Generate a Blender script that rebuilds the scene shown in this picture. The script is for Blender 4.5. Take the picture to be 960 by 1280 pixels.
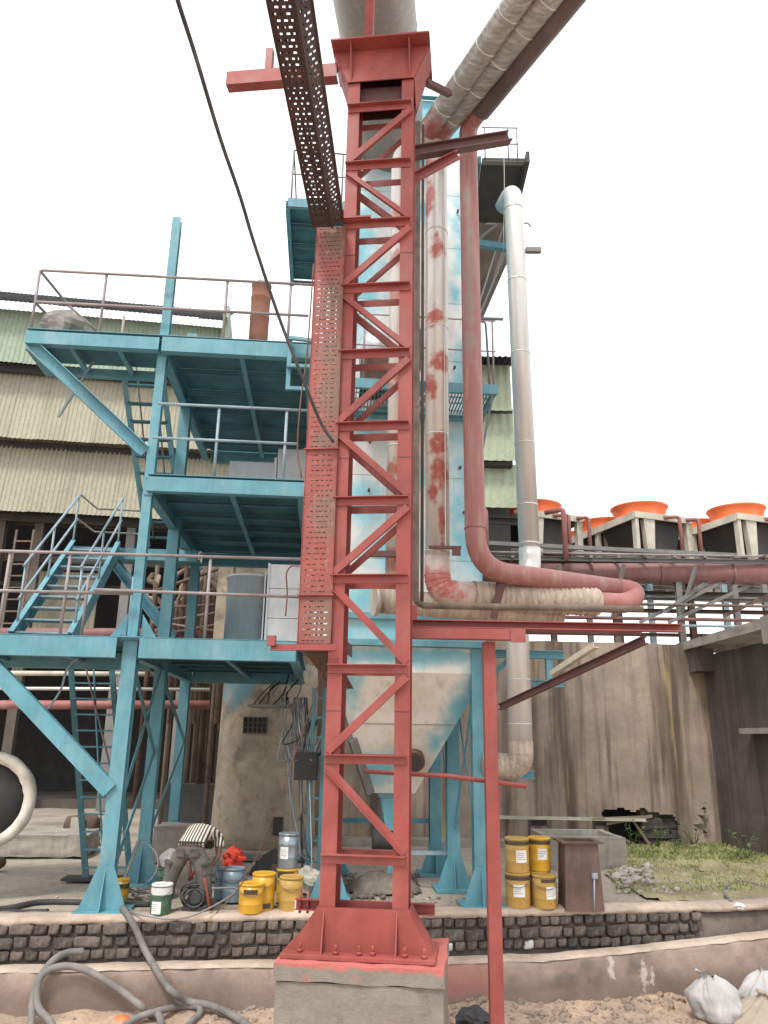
import bpy, math, random
from mathutils import Vector as V, Matrix, noise

for _o in list(bpy.data.objects):
    bpy.data.objects.remove(_o)
sc = bpy.context.scene
COL = sc.collection
R = math.radians
PI = math.pi
rnd = random.Random(11)

# ------------------------------------------------------------------ camera
FPX, PITCH, ROLL, EYE = 966.0, R(16.3), R(0.955), 2.0
RM = Matrix.Rotation(PI / 2 + PITCH, 3, 'X') @ Matrix.Rotation(ROLL, 3, 'Z')
cam_d = bpy.data.cameras.new('camera')
cam_d.sensor_fit = 'AUTO'
cam_d.sensor_width = 36.0
cam_d.lens = FPX * 36.0 / 1280.0
cam_d.clip_start = 0.05
cam_d.clip_end = 2000
cam = bpy.data.objects.new('camera', cam_d)
cam.matrix_world = Matrix.Translation((0, 0, EYE)) @ RM.to_4x4()
COL.objects.link(cam)
sc.camera = cam

# ------------------------------------------------------------------ light
SUN_EL, SUN_AZ = R(58), R(205)       # azimuth measured clockwise from +Y (north)
w = bpy.data.worlds.new('World')
sc.world = w
w.use_nodes = True
wn = w.node_tree
wn.nodes.clear()
wo = wn.nodes.new('ShaderNodeOutputWorld')
wb = wn.nodes.new('ShaderNodeBackground')
wb.inputs['Strength'].default_value = 0.11
sk = wn.nodes.new('ShaderNodeTexSky')
sk.sky_type = 'NISHITA'
sk.sun_disc = False
sk.sun_elevation = SUN_EL
sk.sun_rotation = SUN_AZ
sk.air_density = 1.5
sk.dust_density = 4.0
mx = wn.nodes.new('ShaderNodeMix')
mx.data_type = 'RGBA'
mx.inputs['Factor'].default_value = 0.85
mx.inputs['B'].default_value = (8.6, 8.7, 8.8, 1)
wn.links.new(sk.outputs['Color'], mx.inputs['A'])
wn.links.new(mx.outputs['Result'], wb.inputs['Color'])
wn.links.new(wb.outputs['Background'], wo.inputs['Surface'])
sl = bpy.data.lights.new('sun', 'SUN')
sl.energy = 1.5
sl.angle = R(11)
sl.color = (1.0, 0.96, 0.9)
so = bpy.data.objects.new('sun', sl)
sd = V((math.sin(SUN_AZ) * math.cos(SUN_EL), math.cos(SUN_AZ) * math.cos(SUN_EL), math.sin(SUN_EL)))
so.rotation_euler = sd.to_track_quat('Z', 'Y').to_euler()
so.location = (-6, -6, 20)
COL.objects.link(so)
sc.view_settings.view_transform = 'Standard'
sc.view_settings.look = 'None'
sc.view_settings.exposure = 0.95
sc.view_settings.gamma = 1.0
sc.cycles.max_bounces = 6
sc.cycles.diffuse_bounces = 4


# ------------------------------------------------------------------ photo measuring
def ray(px, py):
    return RM @ V(((px - 480) / FPX, (640 - py) / FPX, -1))


CAMO = V((0, 0, EYE))


def at(px, py, Y):
    r = ray(px, py)
    return CAMO + r * (Y / r.y)


def ground(px, py, z=0.0):
    r = ray(px, py)
    return CAMO + r * ((z - EYE) / r.z)


class Frame:
    def __init__(s, o, rz=0.0):
        s.o = V(o)
        s.rz = rz
        s.M = Matrix.Translation(s.o) @ Matrix.Rotation(rz, 4, 'Z')
        s.I = s.M.inverted()

    def _r(s, px, py):
        return s.I @ CAMO, s.I.to_3x3() @ ray(px, py)

    def y(s, px, py, yl=0.0):
        o, d = s._r(px, py)
        return o + d * ((yl - o.y) / d.y)

    def z(s, px, py, zl=0.0):
        o, d = s._r(px, py)
        return o + d * ((zl - o.z) / d.z)

    def x(s, px, py, xl=0.0):
        o, d = s._r(px, py)
        return o + d * ((xl - o.x) / d.x)

    def loc(s, p):
        return s.I @ V(p)


# ------------------------------------------------------------------ mesh builder
def sec_rect(w, h):
    return [(-w / 2, -h / 2), (w / 2, -h / 2), (w / 2, h / 2), (-w / 2, h / 2)]


def sec_I(w, h, t=0.012):
    a, b, c = w / 2, h / 2, t / 2
    return [(-a, -b), (a, -b), (a, -b + t), (c, -b + t), (c, b - t), (a, b - t), (a, b), (-a, b), (-a, b - t), (-c, b - t), (-c, -b + t), (-a, -b + t)]


def sec_C(w, h, t=0.01, flip=False):
    a, b = w / 2, h / 2
    p = [(-a, -b), (a, -b), (a, -b + t), (-a + t, -b + t), (-a + t, b - t), (a, b - t), (a, b), (-a, b)]
    if flip:
        p = [(-x, y) for x, y in reversed(p)]
    return p


def sec_L(w, h, t=0.008, fx=False, fy=False):
    a, b = w / 2, h / 2
    p = [(-a, -b), (a, -b), (a, -b + t), (-a + t, -b + t), (-a + t, b), (-a, b)]
    if fx:
        p = [(-x, y) for x, y in reversed(p)]
    if fy:
        p = [(x, -y) for x, y in reversed(p)]
    return p


class MB:
    def __init__(s):
        s.v, s.f, s.sm = [], [], []

    def add(s, vs, fs, smooth=False):
        n = len(s.v)
        s.v.extend([tuple(v) for v in vs])
        for f in fs:
            s.f.append(tuple(i + n for i in f))
            s.sm.append(smooth)
        return s

    def box(s, x0, x1, y0, y1, z0, z1):
        vs = [(x0, y0, z0), (x1, y0, z0), (x1, y1, z0), (x0, y1, z0), (x0, y0, z1), (x1, y0, z1), (x1, y1, z1), (x0, y1, z1)]
        return s.add(vs, [(0, 3, 2, 1), (4, 5, 6, 7), (0, 1, 5, 4), (1, 2, 6, 5), (2, 3, 7, 6), (3, 0, 4, 7)])

    def ext(s, p, q, poly, up=(0, 0, 1)):
        p, q = V(p), V(q)
        d = (q - p).normalized()
        u = V(up)
        u = u - d * u.dot(d)
        if u.length < 1e-5:
            u = V((0, 1, 0)) - d * d.y
            if u.length < 1e-5:
                u = V((1, 0, 0))
        u.normalize()
        sd_ = d.cross(u)
        n = len(poly)
        vs = [p + sd_ * a + u * b for a, b in poly] + [q + sd_ * a + u * b for a, b in poly]
        fs = [(i, (i + 1) % n, n + (i + 1) % n, n + i) for i in range(n)]
        fs += [tuple(range(n))[::-1], tuple(range(n, 2 * n))]
        return s.add(vs, fs)

    def bar(s, p, q, w, h, up=(0, 0, 1)):
        return s.ext(p, q, sec_rect(w, h), up)

    def slab(s, pts, nrm):
        """flat polygon thickened along nrm"""
        n = len(pts)
        nv = V(nrm)
        vs = [V(p) for p in pts] + [V(p) + nv for p in pts]
        fs = [tuple(range(n))[::-1], tuple(range(n, 2 * n))] + [(i, (i + 1) % n, n + (i + 1) % n, n + i) for i in range(n)]
        return s.add(vs, fs)

    def tube(s, pts, r, n=10, caps=True):
        pts = [V(p) for p in pts]
        m = len(pts)
        rs = r if isinstance(r, (list, tuple)) else [r] * m
        t0 = (pts[1] - pts[0]).normalized()
        u = V((0, 0, 1)) if abs(t0.z) < .9 else V((1, 0, 0))
        u = (u - t0 * u.dot(t0)).normalized()
        vs = []
        for i in range(m):
            t = (pts[min(i + 1, m - 1)] - pts[max(i - 1, 0)])
            if t.length < 1e-9:
                t = t0
            t.normalize()
            u = u - t * u.dot(t)
            u.normalize()
            b = t.cross(u)
            for k in range(n):
                a = 2 * PI * k / n
                vs.append(pts[i] + (u * math.cos(a) + b * math.sin(a)) * rs[i])
        fs = []
        for i in range(m - 1):
            for k in range(n):
                k2 = (k + 1) % n
                fs.append((i * n + k, i * n + k2, (i + 1) * n + k2, (i + 1) * n + k))
        s.add(vs, fs, True)
        if caps:
            o = len(s.v) - m * n
            s.f.append(tuple(o + k for k in range(n))[::-1]); s.sm.append(False)
            s.f.append(tuple(o + (m - 1) * n + k for k in range(n))); s.sm.append(False)
        return s

    def lathe(s, prof, n=20, c=(0, 0, 0), axis='Z', caps=True, jit=None):
        vs = []
        for r_, z_ in prof:
            for k in range(n):
                a = 2 * PI * k / n
                rr = r_ * (jit(a, z_) if jit else 1)
                x, y, z = rr * math.cos(a), rr * math.sin(a), z_
                if axis == 'X':
                    x, y, z = z, x, y
                elif axis == 'Y':
                    x, y, z = y, z, x
                vs.append((c[0] + x, c[1] + y, c[2] + z))
        fs = []
        m = len(prof)
        for i in range(m - 1):
            for k in range(n):
                k2 = (k + 1) % n
                fs.append((i * n + k, i * n + k2, (i + 1) * n + k2, (i + 1) * n + k))
        s.add(vs, fs, True)
        if caps:
            o = len(s.v) - m * n
            s.f.append(tuple(o + k for k in range(n))[::-1]); s.sm.append(False)
            s.f.append(tuple(o + (m - 1) * n + k for k in range(n))); s.sm.append(False)
        return s

    def mesh(s, name, mat):
        me = bpy.data.meshes.new(name)
        me.from_pydata(s.v, [], s.f)
        me.polygons.foreach_set('use_smooth', s.sm)
        me.update()
        if mat:
            me.materials.append(mat)
        return me

    def build(s, name, mat, parent=None, label=None, bevel=0.0):
        o = bpy.data.objects.new(name, s.mesh(name, mat))
        COL.objects.link(o)
        if parent:
            o.parent = parent
        if label:
            o['label'] = label
        if bevel:
            b = o.modifiers.new('bevel', 'BEVEL')
            b.width = bevel
            b.segments = 2
            b.limit_method = 'ANGLE'
        return o


def tag(o, label=None, cat=None, group=None, kind=None):
    if label: o['label'] = label
    if cat: o['category'] = cat
    if group: o['group'] = group
    if kind: o['kind'] = kind
    return o


def thing(name, label, cat, loc=(0, 0, 0), rz=0.0, group=None):
    o = bpy.data.objects.new(name, None)
    o.empty_display_size = .2
    COL.objects.link(o)
    o.location = loc
    o.rotation_euler = (0, 0, rz)
    return tag(o, label, cat, group)


def inst(src, name, parent, loc=(0, 0, 0), rot=(0, 0, 0), scale=(1, 1, 1)):
    """another object on the same mesh data"""
    o = src.copy()
    o.name = name
    COL.objects.link(o)
    o.parent = parent
    o.location, o.rotation_euler, o.scale = loc, rot, scale
    return o


def copy_tree(o, parent=None):
    c = o.copy()
    COL.objects.link(c)
    c.parent = parent
    for ch in list(o.children):
        copy_tree(ch, c)
    return c


def fillet(pts, rad, n=6):
    pts = [V(p) for p in pts]
    out = [pts[0]]
    for i in range(1, len(pts) - 1):
        a, b, c = pts[i - 1], pts[i], pts[i + 1]
        d1, d2 = (a - b), (c - b)
        r_ = min(rad, d1.length * .49, d2.length * .49)
        p, q = b + d1.normalized() * r_, b + d2.normalized() * r_
        for k in range(n + 1):
            t = k / n
            out.append(p * (1 - t) ** 2 + b * 2 * t * (1 - t) + q * t * t)
    out.append(pts[-1])
    return out


def smooth(pts, n=8):
    """Catmull-Rom through the points"""
    pts = [V(p) for p in pts]
    P = [pts[0] * 2 - pts[1]] + pts + [pts[-1] * 2 - pts[-2]]
    out = []
    for i in range(1, len(P) - 2):
        for k in range(n):
            t = k / n
            a, b, c, d = P[i - 1], P[i], P[i + 1], P[i + 2]
            out.append(.5 * ((2 * b) + (c - a) * t + (2 * a - 5 * b + 4 * c - d) * t * t + (3 * b - a - 3 * c + d) * t ** 3))
    out.append(pts[-1])
    return out

# ------------------------------------------------------------------ materials
class NT:
    def __init__(s, name):
        s.m = bpy.data.materials.new(name)
        s.m.use_nodes = True
        s.t = s.m.node_tree
        s.t.nodes.clear()
        s.out = s.t.nodes.new('ShaderNodeOutputMaterial')
        s.b = s.t.nodes.new('ShaderNodeBsdfPrincipled')
        s.t.links.new(s.b.outputs[0], s.out.inputs[0])
        s.tc = s.t.nodes.new('ShaderNodeTexCoord')
        s.P = s.tc.outputs['Object']

    def n(s, typ, **kw):
        nd = s.t.nodes.new(typ)
        for k, v in kw.items():
            setattr(nd, k, v)
        return nd

    def put(s, sock, val):
        if hasattr(val, 'is_linked') or isinstance(val, bpy.types.NodeSocket):
            s.t.links.new(val, sock)
        else:
            if isinstance(val, (tuple, list)) and len(val) == 3 and sock.type == 'RGBA':
                val = (*val, 1)
            sock.default_value = val

    def map(s, vec, scale=(1, 1, 1), loc=(0, 0, 0)):
        nd = s.n('ShaderNodeMapping')
        s.put(nd.inputs['Vector'], vec)
        nd.inputs['Scale'].default_value = scale
        nd.inputs['Location'].default_value = loc
        return nd.outputs[0]

    def noise(s, scale, vec=None, detail=5, rough=.55, dist=0.0):
        nd = s.n('ShaderNodeTexNoise')
        s.put(nd.inputs['Vector'], vec or s.P)
        nd.inputs['Scale'].default_value = scale
        nd.inputs['Detail'].default_value = detail
        nd.inputs['Roughness'].default_value = rough
        nd.inputs['Distortion'].default_value = dist
        return nd.outputs['Fac']

    def ramp(s, x, a, b, lo=0.0, hi=1.0):
        nd = s.n('ShaderNodeMapRange', interpolation_type='SMOOTHSTEP')
        s.put(nd.inputs[0], x)
        for i, v in enumerate((a, b, lo, hi)):
            nd.inputs[i + 1].default_value = v
        return nd.outputs[0]

    def mix(s, f, a, b):
        nd = s.n('ShaderNodeMix', data_type='RGBA')
        s.put(nd.inputs['Factor'], f)
        s.put(nd.inputs['A'], a)
        s.put(nd.inputs['B'], b)
        return nd.outputs['Result']

    def math(s, op, a, b=0.0, clamp=False):
        nd = s.n('ShaderNodeMath', operation=op, use_clamp=clamp)
        s.put(nd.inputs[0], a)
        s.put(nd.inputs[1], b)
        return nd.outputs[0]

    def xyz(s, vec=None):
        nd = s.n('ShaderNodeSeparateXYZ')
        s.put(nd.inputs[0], vec or s.P)
        return nd.outputs

    def scale_col(s, col, f):
        nd = s.n('ShaderNodeMix', data_type='RGBA', blend_type='MULTIPLY')
        nd.inputs['Factor'].default_value = 1
        s.put(nd.inputs['A'], col)
        c = s.n('ShaderNodeCombineColor')
        for i in range(3):
            s.put(c.inputs[i], f)
        s.t.links.new(c.outputs[0], nd.inputs['B'])
        return nd.outputs['Result']

    def spots(s, pts, warp=.5, nscale=3.0, soft=.35):
        """mask: 1 near the given (x,y,z,rx,ry,rz) blobs, edges broken by noise"""
        acc = None
        nz = s.noise(nscale, detail=4)
        for (x, y, z, rx, ry, rz) in pts:
            m = s.map(s.P, (1 / rx, 1 / ry, 1 / rz), (-x / rx, -y / ry, -z / rz))
            ln = s.n('ShaderNodeVectorMath', operation='LENGTH')
            s.put(ln.inputs[0], m)
            d = s.math('ADD', ln.outputs['Value'], s.math('MULTIPLY', s.math('SUBTRACT', nz, .5), warp * 3))
            k = s.ramp(d, 1.0 + soft, 1.0 - soft)
            acc = k if acc is None else s.math('MAXIMUM', acc, k)
        return acc

    def fin(s, col, rough=.6, metal=0.0, bump=None, bstr=.2, bdist=.02, spec=None):
        s.put(s.b.inputs['Base Color'], col)
        s.put(s.b.inputs['Roughness'], rough)
        s.put(s.b.inputs['Metallic'], metal)
        if spec is not None:
            s.b.inputs['Specular IOR Level'].default_value = spec
        if bump is not None:
            nd = s.n('ShaderNodeBump')
            nd.inputs['Strength'].default_value = bstr
            nd.inputs['Distance'].default_value = bdist
            s.put(nd.inputs['Height'], bump)
            s.t.links.new(nd.outputs[0], s.b.inputs['Normal'])
        return s.m


def paint(name, col, dust=(.45, .42, .38), dust_amt=.25, chip=None, chip_amt=.0, var=.18, rough=.5, metal=0.0, streak=.25, scale=2.5, bstr=.08):
    n = NT(name)
    big = n.noise(scale, detail=6)
    st = n.noise(3.0, n.map(n.P, (6, 6, .5)), detail=4)
    f = n.math('ADD', n.ramp(big, .3, .75, 1 - var, 1 + var), n.math('MULTIPLY', n.math('SUBTRACT', st, .5), streak))
    c = n.scale_col((*col, 1), f)
    fine = n.noise(scale * 1.3, n.map(n.P, (1, 1, .6), (1.7, 3.1, .4)), detail=10, rough=.72)
    c = n.mix(n.math('MULTIPLY', n.ramp(fine, .42, .80), dust_amt), c, dust)
    if chip:
        ch = n.noise(4.0, detail=10, rough=.75)
        c = n.mix(n.math('MULTIPLY', n.ramp(ch, .63 - chip_amt, .72 - chip_amt), .75), c, chip)
    rg = n.ramp(big, .3, .7, rough - .08, rough + .12)
    return n.fin(c, rg, metal, n.noise(30, detail=4), bstr, .01)


M = {}
M['red'] = paint('red_oxide_paint', (.275, .056, .047), dust=(.36, .15, .125), dust_amt=.5, chip=(.15, .042, .036), chip_amt=-.01, rough=.55)
M['red_dull'] = paint('dull_red_pipe', (.29, .105, .092), dust=(.40, .27, .24), dust_amt=.6, chip=(.2, .12, .1), chip_amt=.0, rough=.6)
M['maroon'] = paint('maroon_header', (.21, .09, .085), dust=(.34, .26, .23), dust_amt=.5, rough=.65)
M['dark_red'] = paint('dark_red_steel', (.11, .045, .042), dust=(.2, .13, .12), dust_amt=.4, rough=.65)
M['blue'] = paint('sky_blue_paint', (.094, .272, .332), dust=(.28, .38, .41), dust_amt=.55, chip=(.05, .15, .18), chip_amt=.0, streak=.45, rough=.48, var=.15)
M['blue_deck'] = paint('blue_deck_plate', (.066, .175, .20), dust=(.09, .17, .18), dust_amt=.5, rough=.7, var=.3)
M['steel'] = paint('grey_steel', (.17, .165, .16), dust=(.3, .27, .24), dust_amt=.5, chip=(.16, .08, .05), chip_amt=.02, rough=.6)
M['rail'] = paint('pink_grey_rail', (.25, .205, .20), dust=(.42, .41, .41), dust_amt=.7, chip=(.16, .09, .07), chip_amt=.02, rough=.5)
M['rail_blue'] = paint('blue_grey_rail', (.22, .31, .35), dust=(.45, .48, .5), dust_amt=.7, chip=(.12, .09, .08), chip_amt=.0, rough=.5)
M['rust'] = paint('rust', (.095, .056, .040), dust=(.20, .145, .105), dust_amt=.6, chip=(.06, .035, .025), chip_amt=.06, rough=.85, var=.35)
M['rust_pipe'] = paint('rusty_process_pipe', (.15, .11, .082), dust=(.28, .23, .185), dust_amt=.7, chip=(.07, .05, .04), chip_amt=.08, rough=.8, var=.4, scale=4)
M['black'] = paint('black_rubber_and_void', (.035, .035, .037), dust=(.12, .11, .1), dust_amt=.4, rough=.7)
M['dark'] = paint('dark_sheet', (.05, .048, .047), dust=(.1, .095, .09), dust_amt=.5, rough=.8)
M['hose'] = paint('dusty_hose', (.16, .155, .15), dust=(.36, .31, .27), dust_amt=.9, rough=.8, var=.25)
M['alum'] = paint('aluminium_sheet', (.62, .62, .60), dust=(.5, .46, .4), dust_amt=.4, rough=.42, metal=.55, var=.12)
M['galv'] = paint('galvanised_duct', (.46, .48, .50), dust=(.4, .4, .4), dust_amt=.3, rough=.4, metal=.4, var=.15)
M['insul'] = paint('insulation_cladding', (.46, .43, .38), dust=(.33, .27, .22), dust_amt=.8, rough=.55, metal=.2, var=.2, streak=.4)
M['orange'] = paint('orange_fibreglass', (.80, .16, .045), dust=(.8, .35, .2), dust_amt=.35, rough=.45, var=.1)
M['cream'] = paint('cream_steel', (.50, .47, .39), dust=(.3, .26, .2), dust_amt=.5, rough=.6)
M['yellow'] = paint('yellow_pail', (.62, .34, .025), dust=(.42, .29, .12), dust_amt=.7, chip=(.2, .12, .05), chip_amt=.03, rough=.4, var=.12)
M['yellow_old'] = paint('dusty_yellow_pail', (.46, .28, .06), dust=(.36, .28, .17), dust_amt=.9, chip=(.17, .11, .06), chip_amt=.06, rough=.55, var=.2)
M['green_pail'] = paint('green_pail', (.05, .12, .07), dust=(.2, .25, .2), dust_amt=.5, rough=.45)
M['greyblue_pail'] = paint('grey_blue_pail', (.17, .24, .29), dust=(.35, .38, .4), dust_amt=.5, rough=.4)
M['steel_pail'] = paint('steel_pail', (.30, .34, .38), dust=(.4, .4, .4), dust_amt=.4, rough=.38, metal=.6)
M['paper'] = paint('paper_label', (.75, .74, .70), dust=(.5, .46, .4), dust_amt=.4, rough=.8)
M['white_lid'] = paint('white_lid', (.65, .65, .63), dust=(.4, .36, .32), dust_amt=.5, rough=.5)
M['skin'] = paint('skin', (.13, .065, .04), dust=(.2, .12, .08), dust_amt=.2, rough=.55, var=.1)
M['hair'] = paint('black_hair', (.015, .013, .012), rough=.7)
M['trousers'] = paint('grey_trousers', (.085, .079, .071), dust=(.22, .20, .18), dust_amt=.5, rough=.9, var=.3, bstr=.3)
M['shoe'] = paint('dark_shoe', (.03, .028, .026), dust=(.2, .17, .14), dust_amt=.6, rough=.8)
M['red_cloth'] = paint('red_rag', (.55, .05, .025), rough=.85, var=.25, bstr=.3)
M['sack'] = paint('white_sack', (.44, .43, .425), dust=(.22, .19, .17), dust_amt=1.0, rough=.75, var=.2)
M['tarp'] = paint('grey_tarp', (.22, .21, .195), dust=(.34, .31, .27), dust_amt=.7, rough=.7, var=.3)
M['jute'] = paint('jute_wrap', (.60, .57, .50), dust=(.3, .25, .18), dust_amt=.8, rough=.9, var=.25, bstr=.4)
M['white_wrap'] = paint('white_wrap', (.6, .59, .55), dust=(.32, .27, .2), dust_amt=.8, rough=.8, var=.2)
M['cable'] = paint('grey_cable', (.22, .23, .25), dust=(.4, .4, .4), dust_amt=.5, rough=.6)
M['cable_black'] = paint('black_cable', (.045, .045, .047), rough=.6)
M['rope'] = paint('red_brown_rope', (.16, .07, .055), rough=.85)
M['wood'] = paint('weathered_wood', (.26, .2, .14), dust=(.36, .3, .24), dust_amt=.7, rough=.85)
M['brownsheet'] = paint('brown_grey_sheet', (.155, .135, .12), dust=(.25, .2, .16), dust_amt=.7, rough=.75, var=.3)


def concrete(name, col, stain=(.12, .09, .07), st_amt=.6, yellow=None, scale=1.0, vert=True, bstr=.35, extra=None):
    n = NT(name)
    a = n.noise(1.2 * scale, detail=7, rough=.6)
    b = n.noise(9 * scale, detail=7, rough=.7)
    f = n.math('ADD', n.ramp(a, .3, .7, .8, 1.18), n.math('MULTIPLY', n.math('SUBTRACT', b, .5), .5))
    c = n.scale_col((*col, 1), f)
    v = n.map(n.P, (1.6, 1.6, .10) if vert else (1, 1, 1))
    s1 = n.noise(1.1 * scale, v, detail=5, rough=.6)
    s2 = n.noise(3.2 * scale, v, detail=4, rough=.6, dist=.2)
    c = n.mix(n.math('MULTIPLY', n.ramp(s1, .44, .66), st_amt), c, stain)
    c = n.mix(n.math('MULTIPLY', n.ramp(s2, .52, .72), st_amt * .7), c, tuple(x * .75 for x in stain))
    if yellow:
        s3 = n.noise(2.2 * scale, n.map(v, loc=(3.3, 1.1, .4)), detail=4)
        c = n.mix(n.math('MULTIPLY', n.ramp(s3, .58, .68), .55), c, yellow)
    if extra:
        c = extra(n, c)
    bm = n.math('ADD', n.noise(22 * scale, detail=6, rough=.7), n.math('MULTIPLY', b, .6))
    return n.fin(c, .88, 0, bm, bstr, .02)


M['wall_conc'] = concrete('stained_basin_concrete', (.36, .285, .225), stain=(.11, .078, .06), yellow=(.50, .36, .17), st_amt=.95)
M['conc'] = concrete('grey_concrete', (.32, .29, .25), stain=(.16, .13, .11), st_amt=.45)
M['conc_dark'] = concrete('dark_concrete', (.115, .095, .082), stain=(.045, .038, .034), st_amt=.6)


def pier_extra(n, c):
    z = n.xyz()[2]
    k = n.spots([(-.75, -.4, 3.1, .5, 1.2, .6), (-.1, -.6, 3.3, 1.1, 1.2, .3)], .4, 3)
    c = n.mix(n.math('MULTIPLY', k, .85), c, (.09, .27, .34))
    return c


M['pier_conc'] = concrete('pier_concrete', (.42, .345, .26), stain=(.14, .11, .085), st_amt=.75, yellow=(.46, .33, .19), extra=pier_extra, vert=False, scale=1.2)


def plinth_extra(n, c):
    z = n.xyz()[2]
    up = n.ramp(n.math('ADD', z, n.math('MULTIPLY', n.math('SUBTRACT', n.noise(4, detail=5), .5), .16)), -.05, -.015)
    c = n.mix(n.math('MULTIPLY', up, .9), c, (.50, .13, .11))
    k = n.spots([(-.42, -.62, -.12, .07, .3, .09), (.1, -.62, -.1, .05, .3, .06), (-.05, -.62, -.1, .09, .3, .05)], .5, 8)
    return n.mix(n.math('MULTIPLY', k, .6), c, (.46, .16, .14))


M['plinth'] = concrete('plinth_concrete', (.25, .222, .19), stain=(.13, .115, .10), st_amt=.6, extra=plinth_extra, vert=False, scale=1.6, bstr=.5)


def retain_extra(n, c):
    nz = n.noise(3, detail=6)
    x, y, z = n.xyz()
    zz = n.math('ADD', z, n.math('MULTIPLY', n.math('SUBTRACT', nz, .5), .25))
    c = n.mix(n.math('MULTIPLY', n.ramp(zz, -.5, -.75), .55), c, (.13, .095, .075))
    k = n.spots([(.9, 8.6, -.6, .55, 2.5, .22)], .35, 3)
    c = n.mix(n.math('MULTIPLY', k, .5), c, (.42, .13, .11))
    k2 = n.spots([(3.15, 9, -.62, .05, 2, .14), (2.75, 9, -.55, .04, 2, .12), (3.25, 9, -.66, .03, 2, .1)], .9, 16)
    k3 = n.spots([(2.45, 9, -.58, .14, 2, .14), (3.05, 9, -.56, .10, 2, .13), (2.2, 9, -.66, .2, 2, .1)], 1.2, 6, .8)
    c = n.mix(n.math('MULTIPLY', k3, .6), c, (.09, .075, .065))
    return n.mix(n.math('MULTIPLY', k2, .7), c, (.55, .5, .45))


M['retain'] = concrete('retaining_render', (.335, .25, .205), stain=(.17, .125, .10), st_amt=.5, extra=retain_extra, vert=False, scale=1.1)
M['cap'] = concrete('dusty_mortar_cap', (.45, .36, .29), stain=(.3, .22, .17), st_amt=.5, vert=False, scale=2)
M['mortar'] = concrete('dark_mortar', (.15, .12, .10), stain=(.07, .055, .05), st_amt=.5, vert=False, scale=3)


def sandmat(name, col, col2, pebble=True, redspots=None):
    n = NT(name)
    a = n.noise(.9, detail=8, rough=.65)
    b = n.noise(16, detail=6, rough=.75)
    c = n.mix(n.ramp(a, .38, .65), col, col2)
    c = n.scale_col(c, n.ramp(b, .25, .8, .72, 1.22))
    if redspots:
        k = n.spots(redspots, .6, 3)
        c = n.mix(n.math('MULTIPLY', k, .7), c, (.46, .12, .10))
    return n.fin(c, .95, 0, n.math('ADD', b, n.noise(60, detail=3)), .6, .02)


M['yard'] = sandmat('dusty_yard', (.40, .345, .28), (.29, .245, .20))
M['sand'] = sandmat('pinkish_sand', (.50, .36, .26), (.34, .25, .19), redspots=[(1.0, 7.6, -.85, .55, .55, .4), (1.35, 7.3, -.85, .5, .4, .4), (.9, 8.3, -.85, .45, .5, .4)])
M['soil'] = sandmat('grassy_soil', (.37, .33, .19), (.25, .20, .13))
M['wet'] = sandmat('oily_mud', (.11, .095, .085), (.20, .17, .14))


def brickmat():
    n = NT('sooty_brick')
    oi = n.n('ShaderNodeObjectInfo')
    r_ = oi.outputs['Random']
    c = n.mix(n.ramp(r_, 0, 1), (.056, .048, .044), (.14, .112, .095))
    b = n.noise(14, detail=6, rough=.7)
    c = n.scale_col(c, n.ramp(b, .25, .75, .65, 1.35))
    c = n.mix(n.math('MULTIPLY', n.ramp(n.noise(5), .58, .7), .5), c, (.30, .25, .21))
    return n.fin(c, .92, 0, n.noise(30, detail=6), .6, .01)


M['brick'] = brickmat()
n_ = NT('limewashed_brick')
M['brick_white'] = n_.fin(n_.mix(n_.ramp(n_.noise(9, detail=6), .42, .58), (.12, .10, .09), (.55, .54, .52)), .9, 0, n_.noise(30), .5, .01)


def corrug(name, col, dirt):
    n = NT(name)
    a = n.noise(1.2, n.map(n.P, (2.5, 1, .35)), detail=6)
    c = n.mix(n.math('MULTIPLY', n.ramp(a, .45, .75), .55), col, dirt)
    b = n.noise(10, detail=5)
    oi = n.n('ShaderNodeObjectInfo')
    c = n.scale_col(c, n.math('ADD', n.ramp(b, .3, .7, .9, 1.08), n.math('MULTIPLY', n.math('SUBTRACT', oi.outputs['Random'], .5), .12)))
    return n.fin(c, .6 if 'dark' not in name else .95, 0, b, .05, spec=.3 if 'dark' not in name else .02)


M['sheet_cream'] = corrug('cream_sheeting', (.335, .315, .235), (.235, .21, .16))
M['sheet_green'] = corrug('green_sheeting', (.275, .335, .25), (.21, .24, .18))
M['sheet_dark'] = corrug('dark_roof_sheeting', (.040, .040, .043), (.07, .066, .062))
M['sheet_bright'] = corrug('translucent_green_sheeting', (.335, .375, .265), (.25, .28, .195))


def vessel_mat(name, spots_, base=(.66, .66, .64), blue=(.10, .40, .50), thin=.42, rust=None, metal=.25, dirt=.3):
    n = NT(name)
    k = n.spots(spots_, .9, 2.6, .75)
    cl = n.noise(1.3, detail=5, rough=.6)
    k = n.math('MAXIMUM', k, n.math('MULTIPLY', n.ramp(cl, thin + .1, thin + .28), .85))
    c = n.mix(n.math('MULTIPLY', n.ramp(n.noise(7, n.map(n.P, (2, 2, .5)), detail=5), .5, .75), dirt), base, (.42, .36, .29))
    if rust:
        c = n.mix(n.math('MULTIPLY', n.spots(rust, .8, 4, .7), .4), c, (.42, .32, .21))
    c = n.mix(n.math('MULTIPLY', k, .88), c, blue)
    rg = n.math('ADD', .34, n.math('MULTIPLY', k, .16))
    mt = n.math('MULTIPLY', n.math('SUBTRACT', 1.0, k), metal)
    return n.fin(c, rg, mt, n.noise(7, detail=4), .06, .02)


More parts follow.
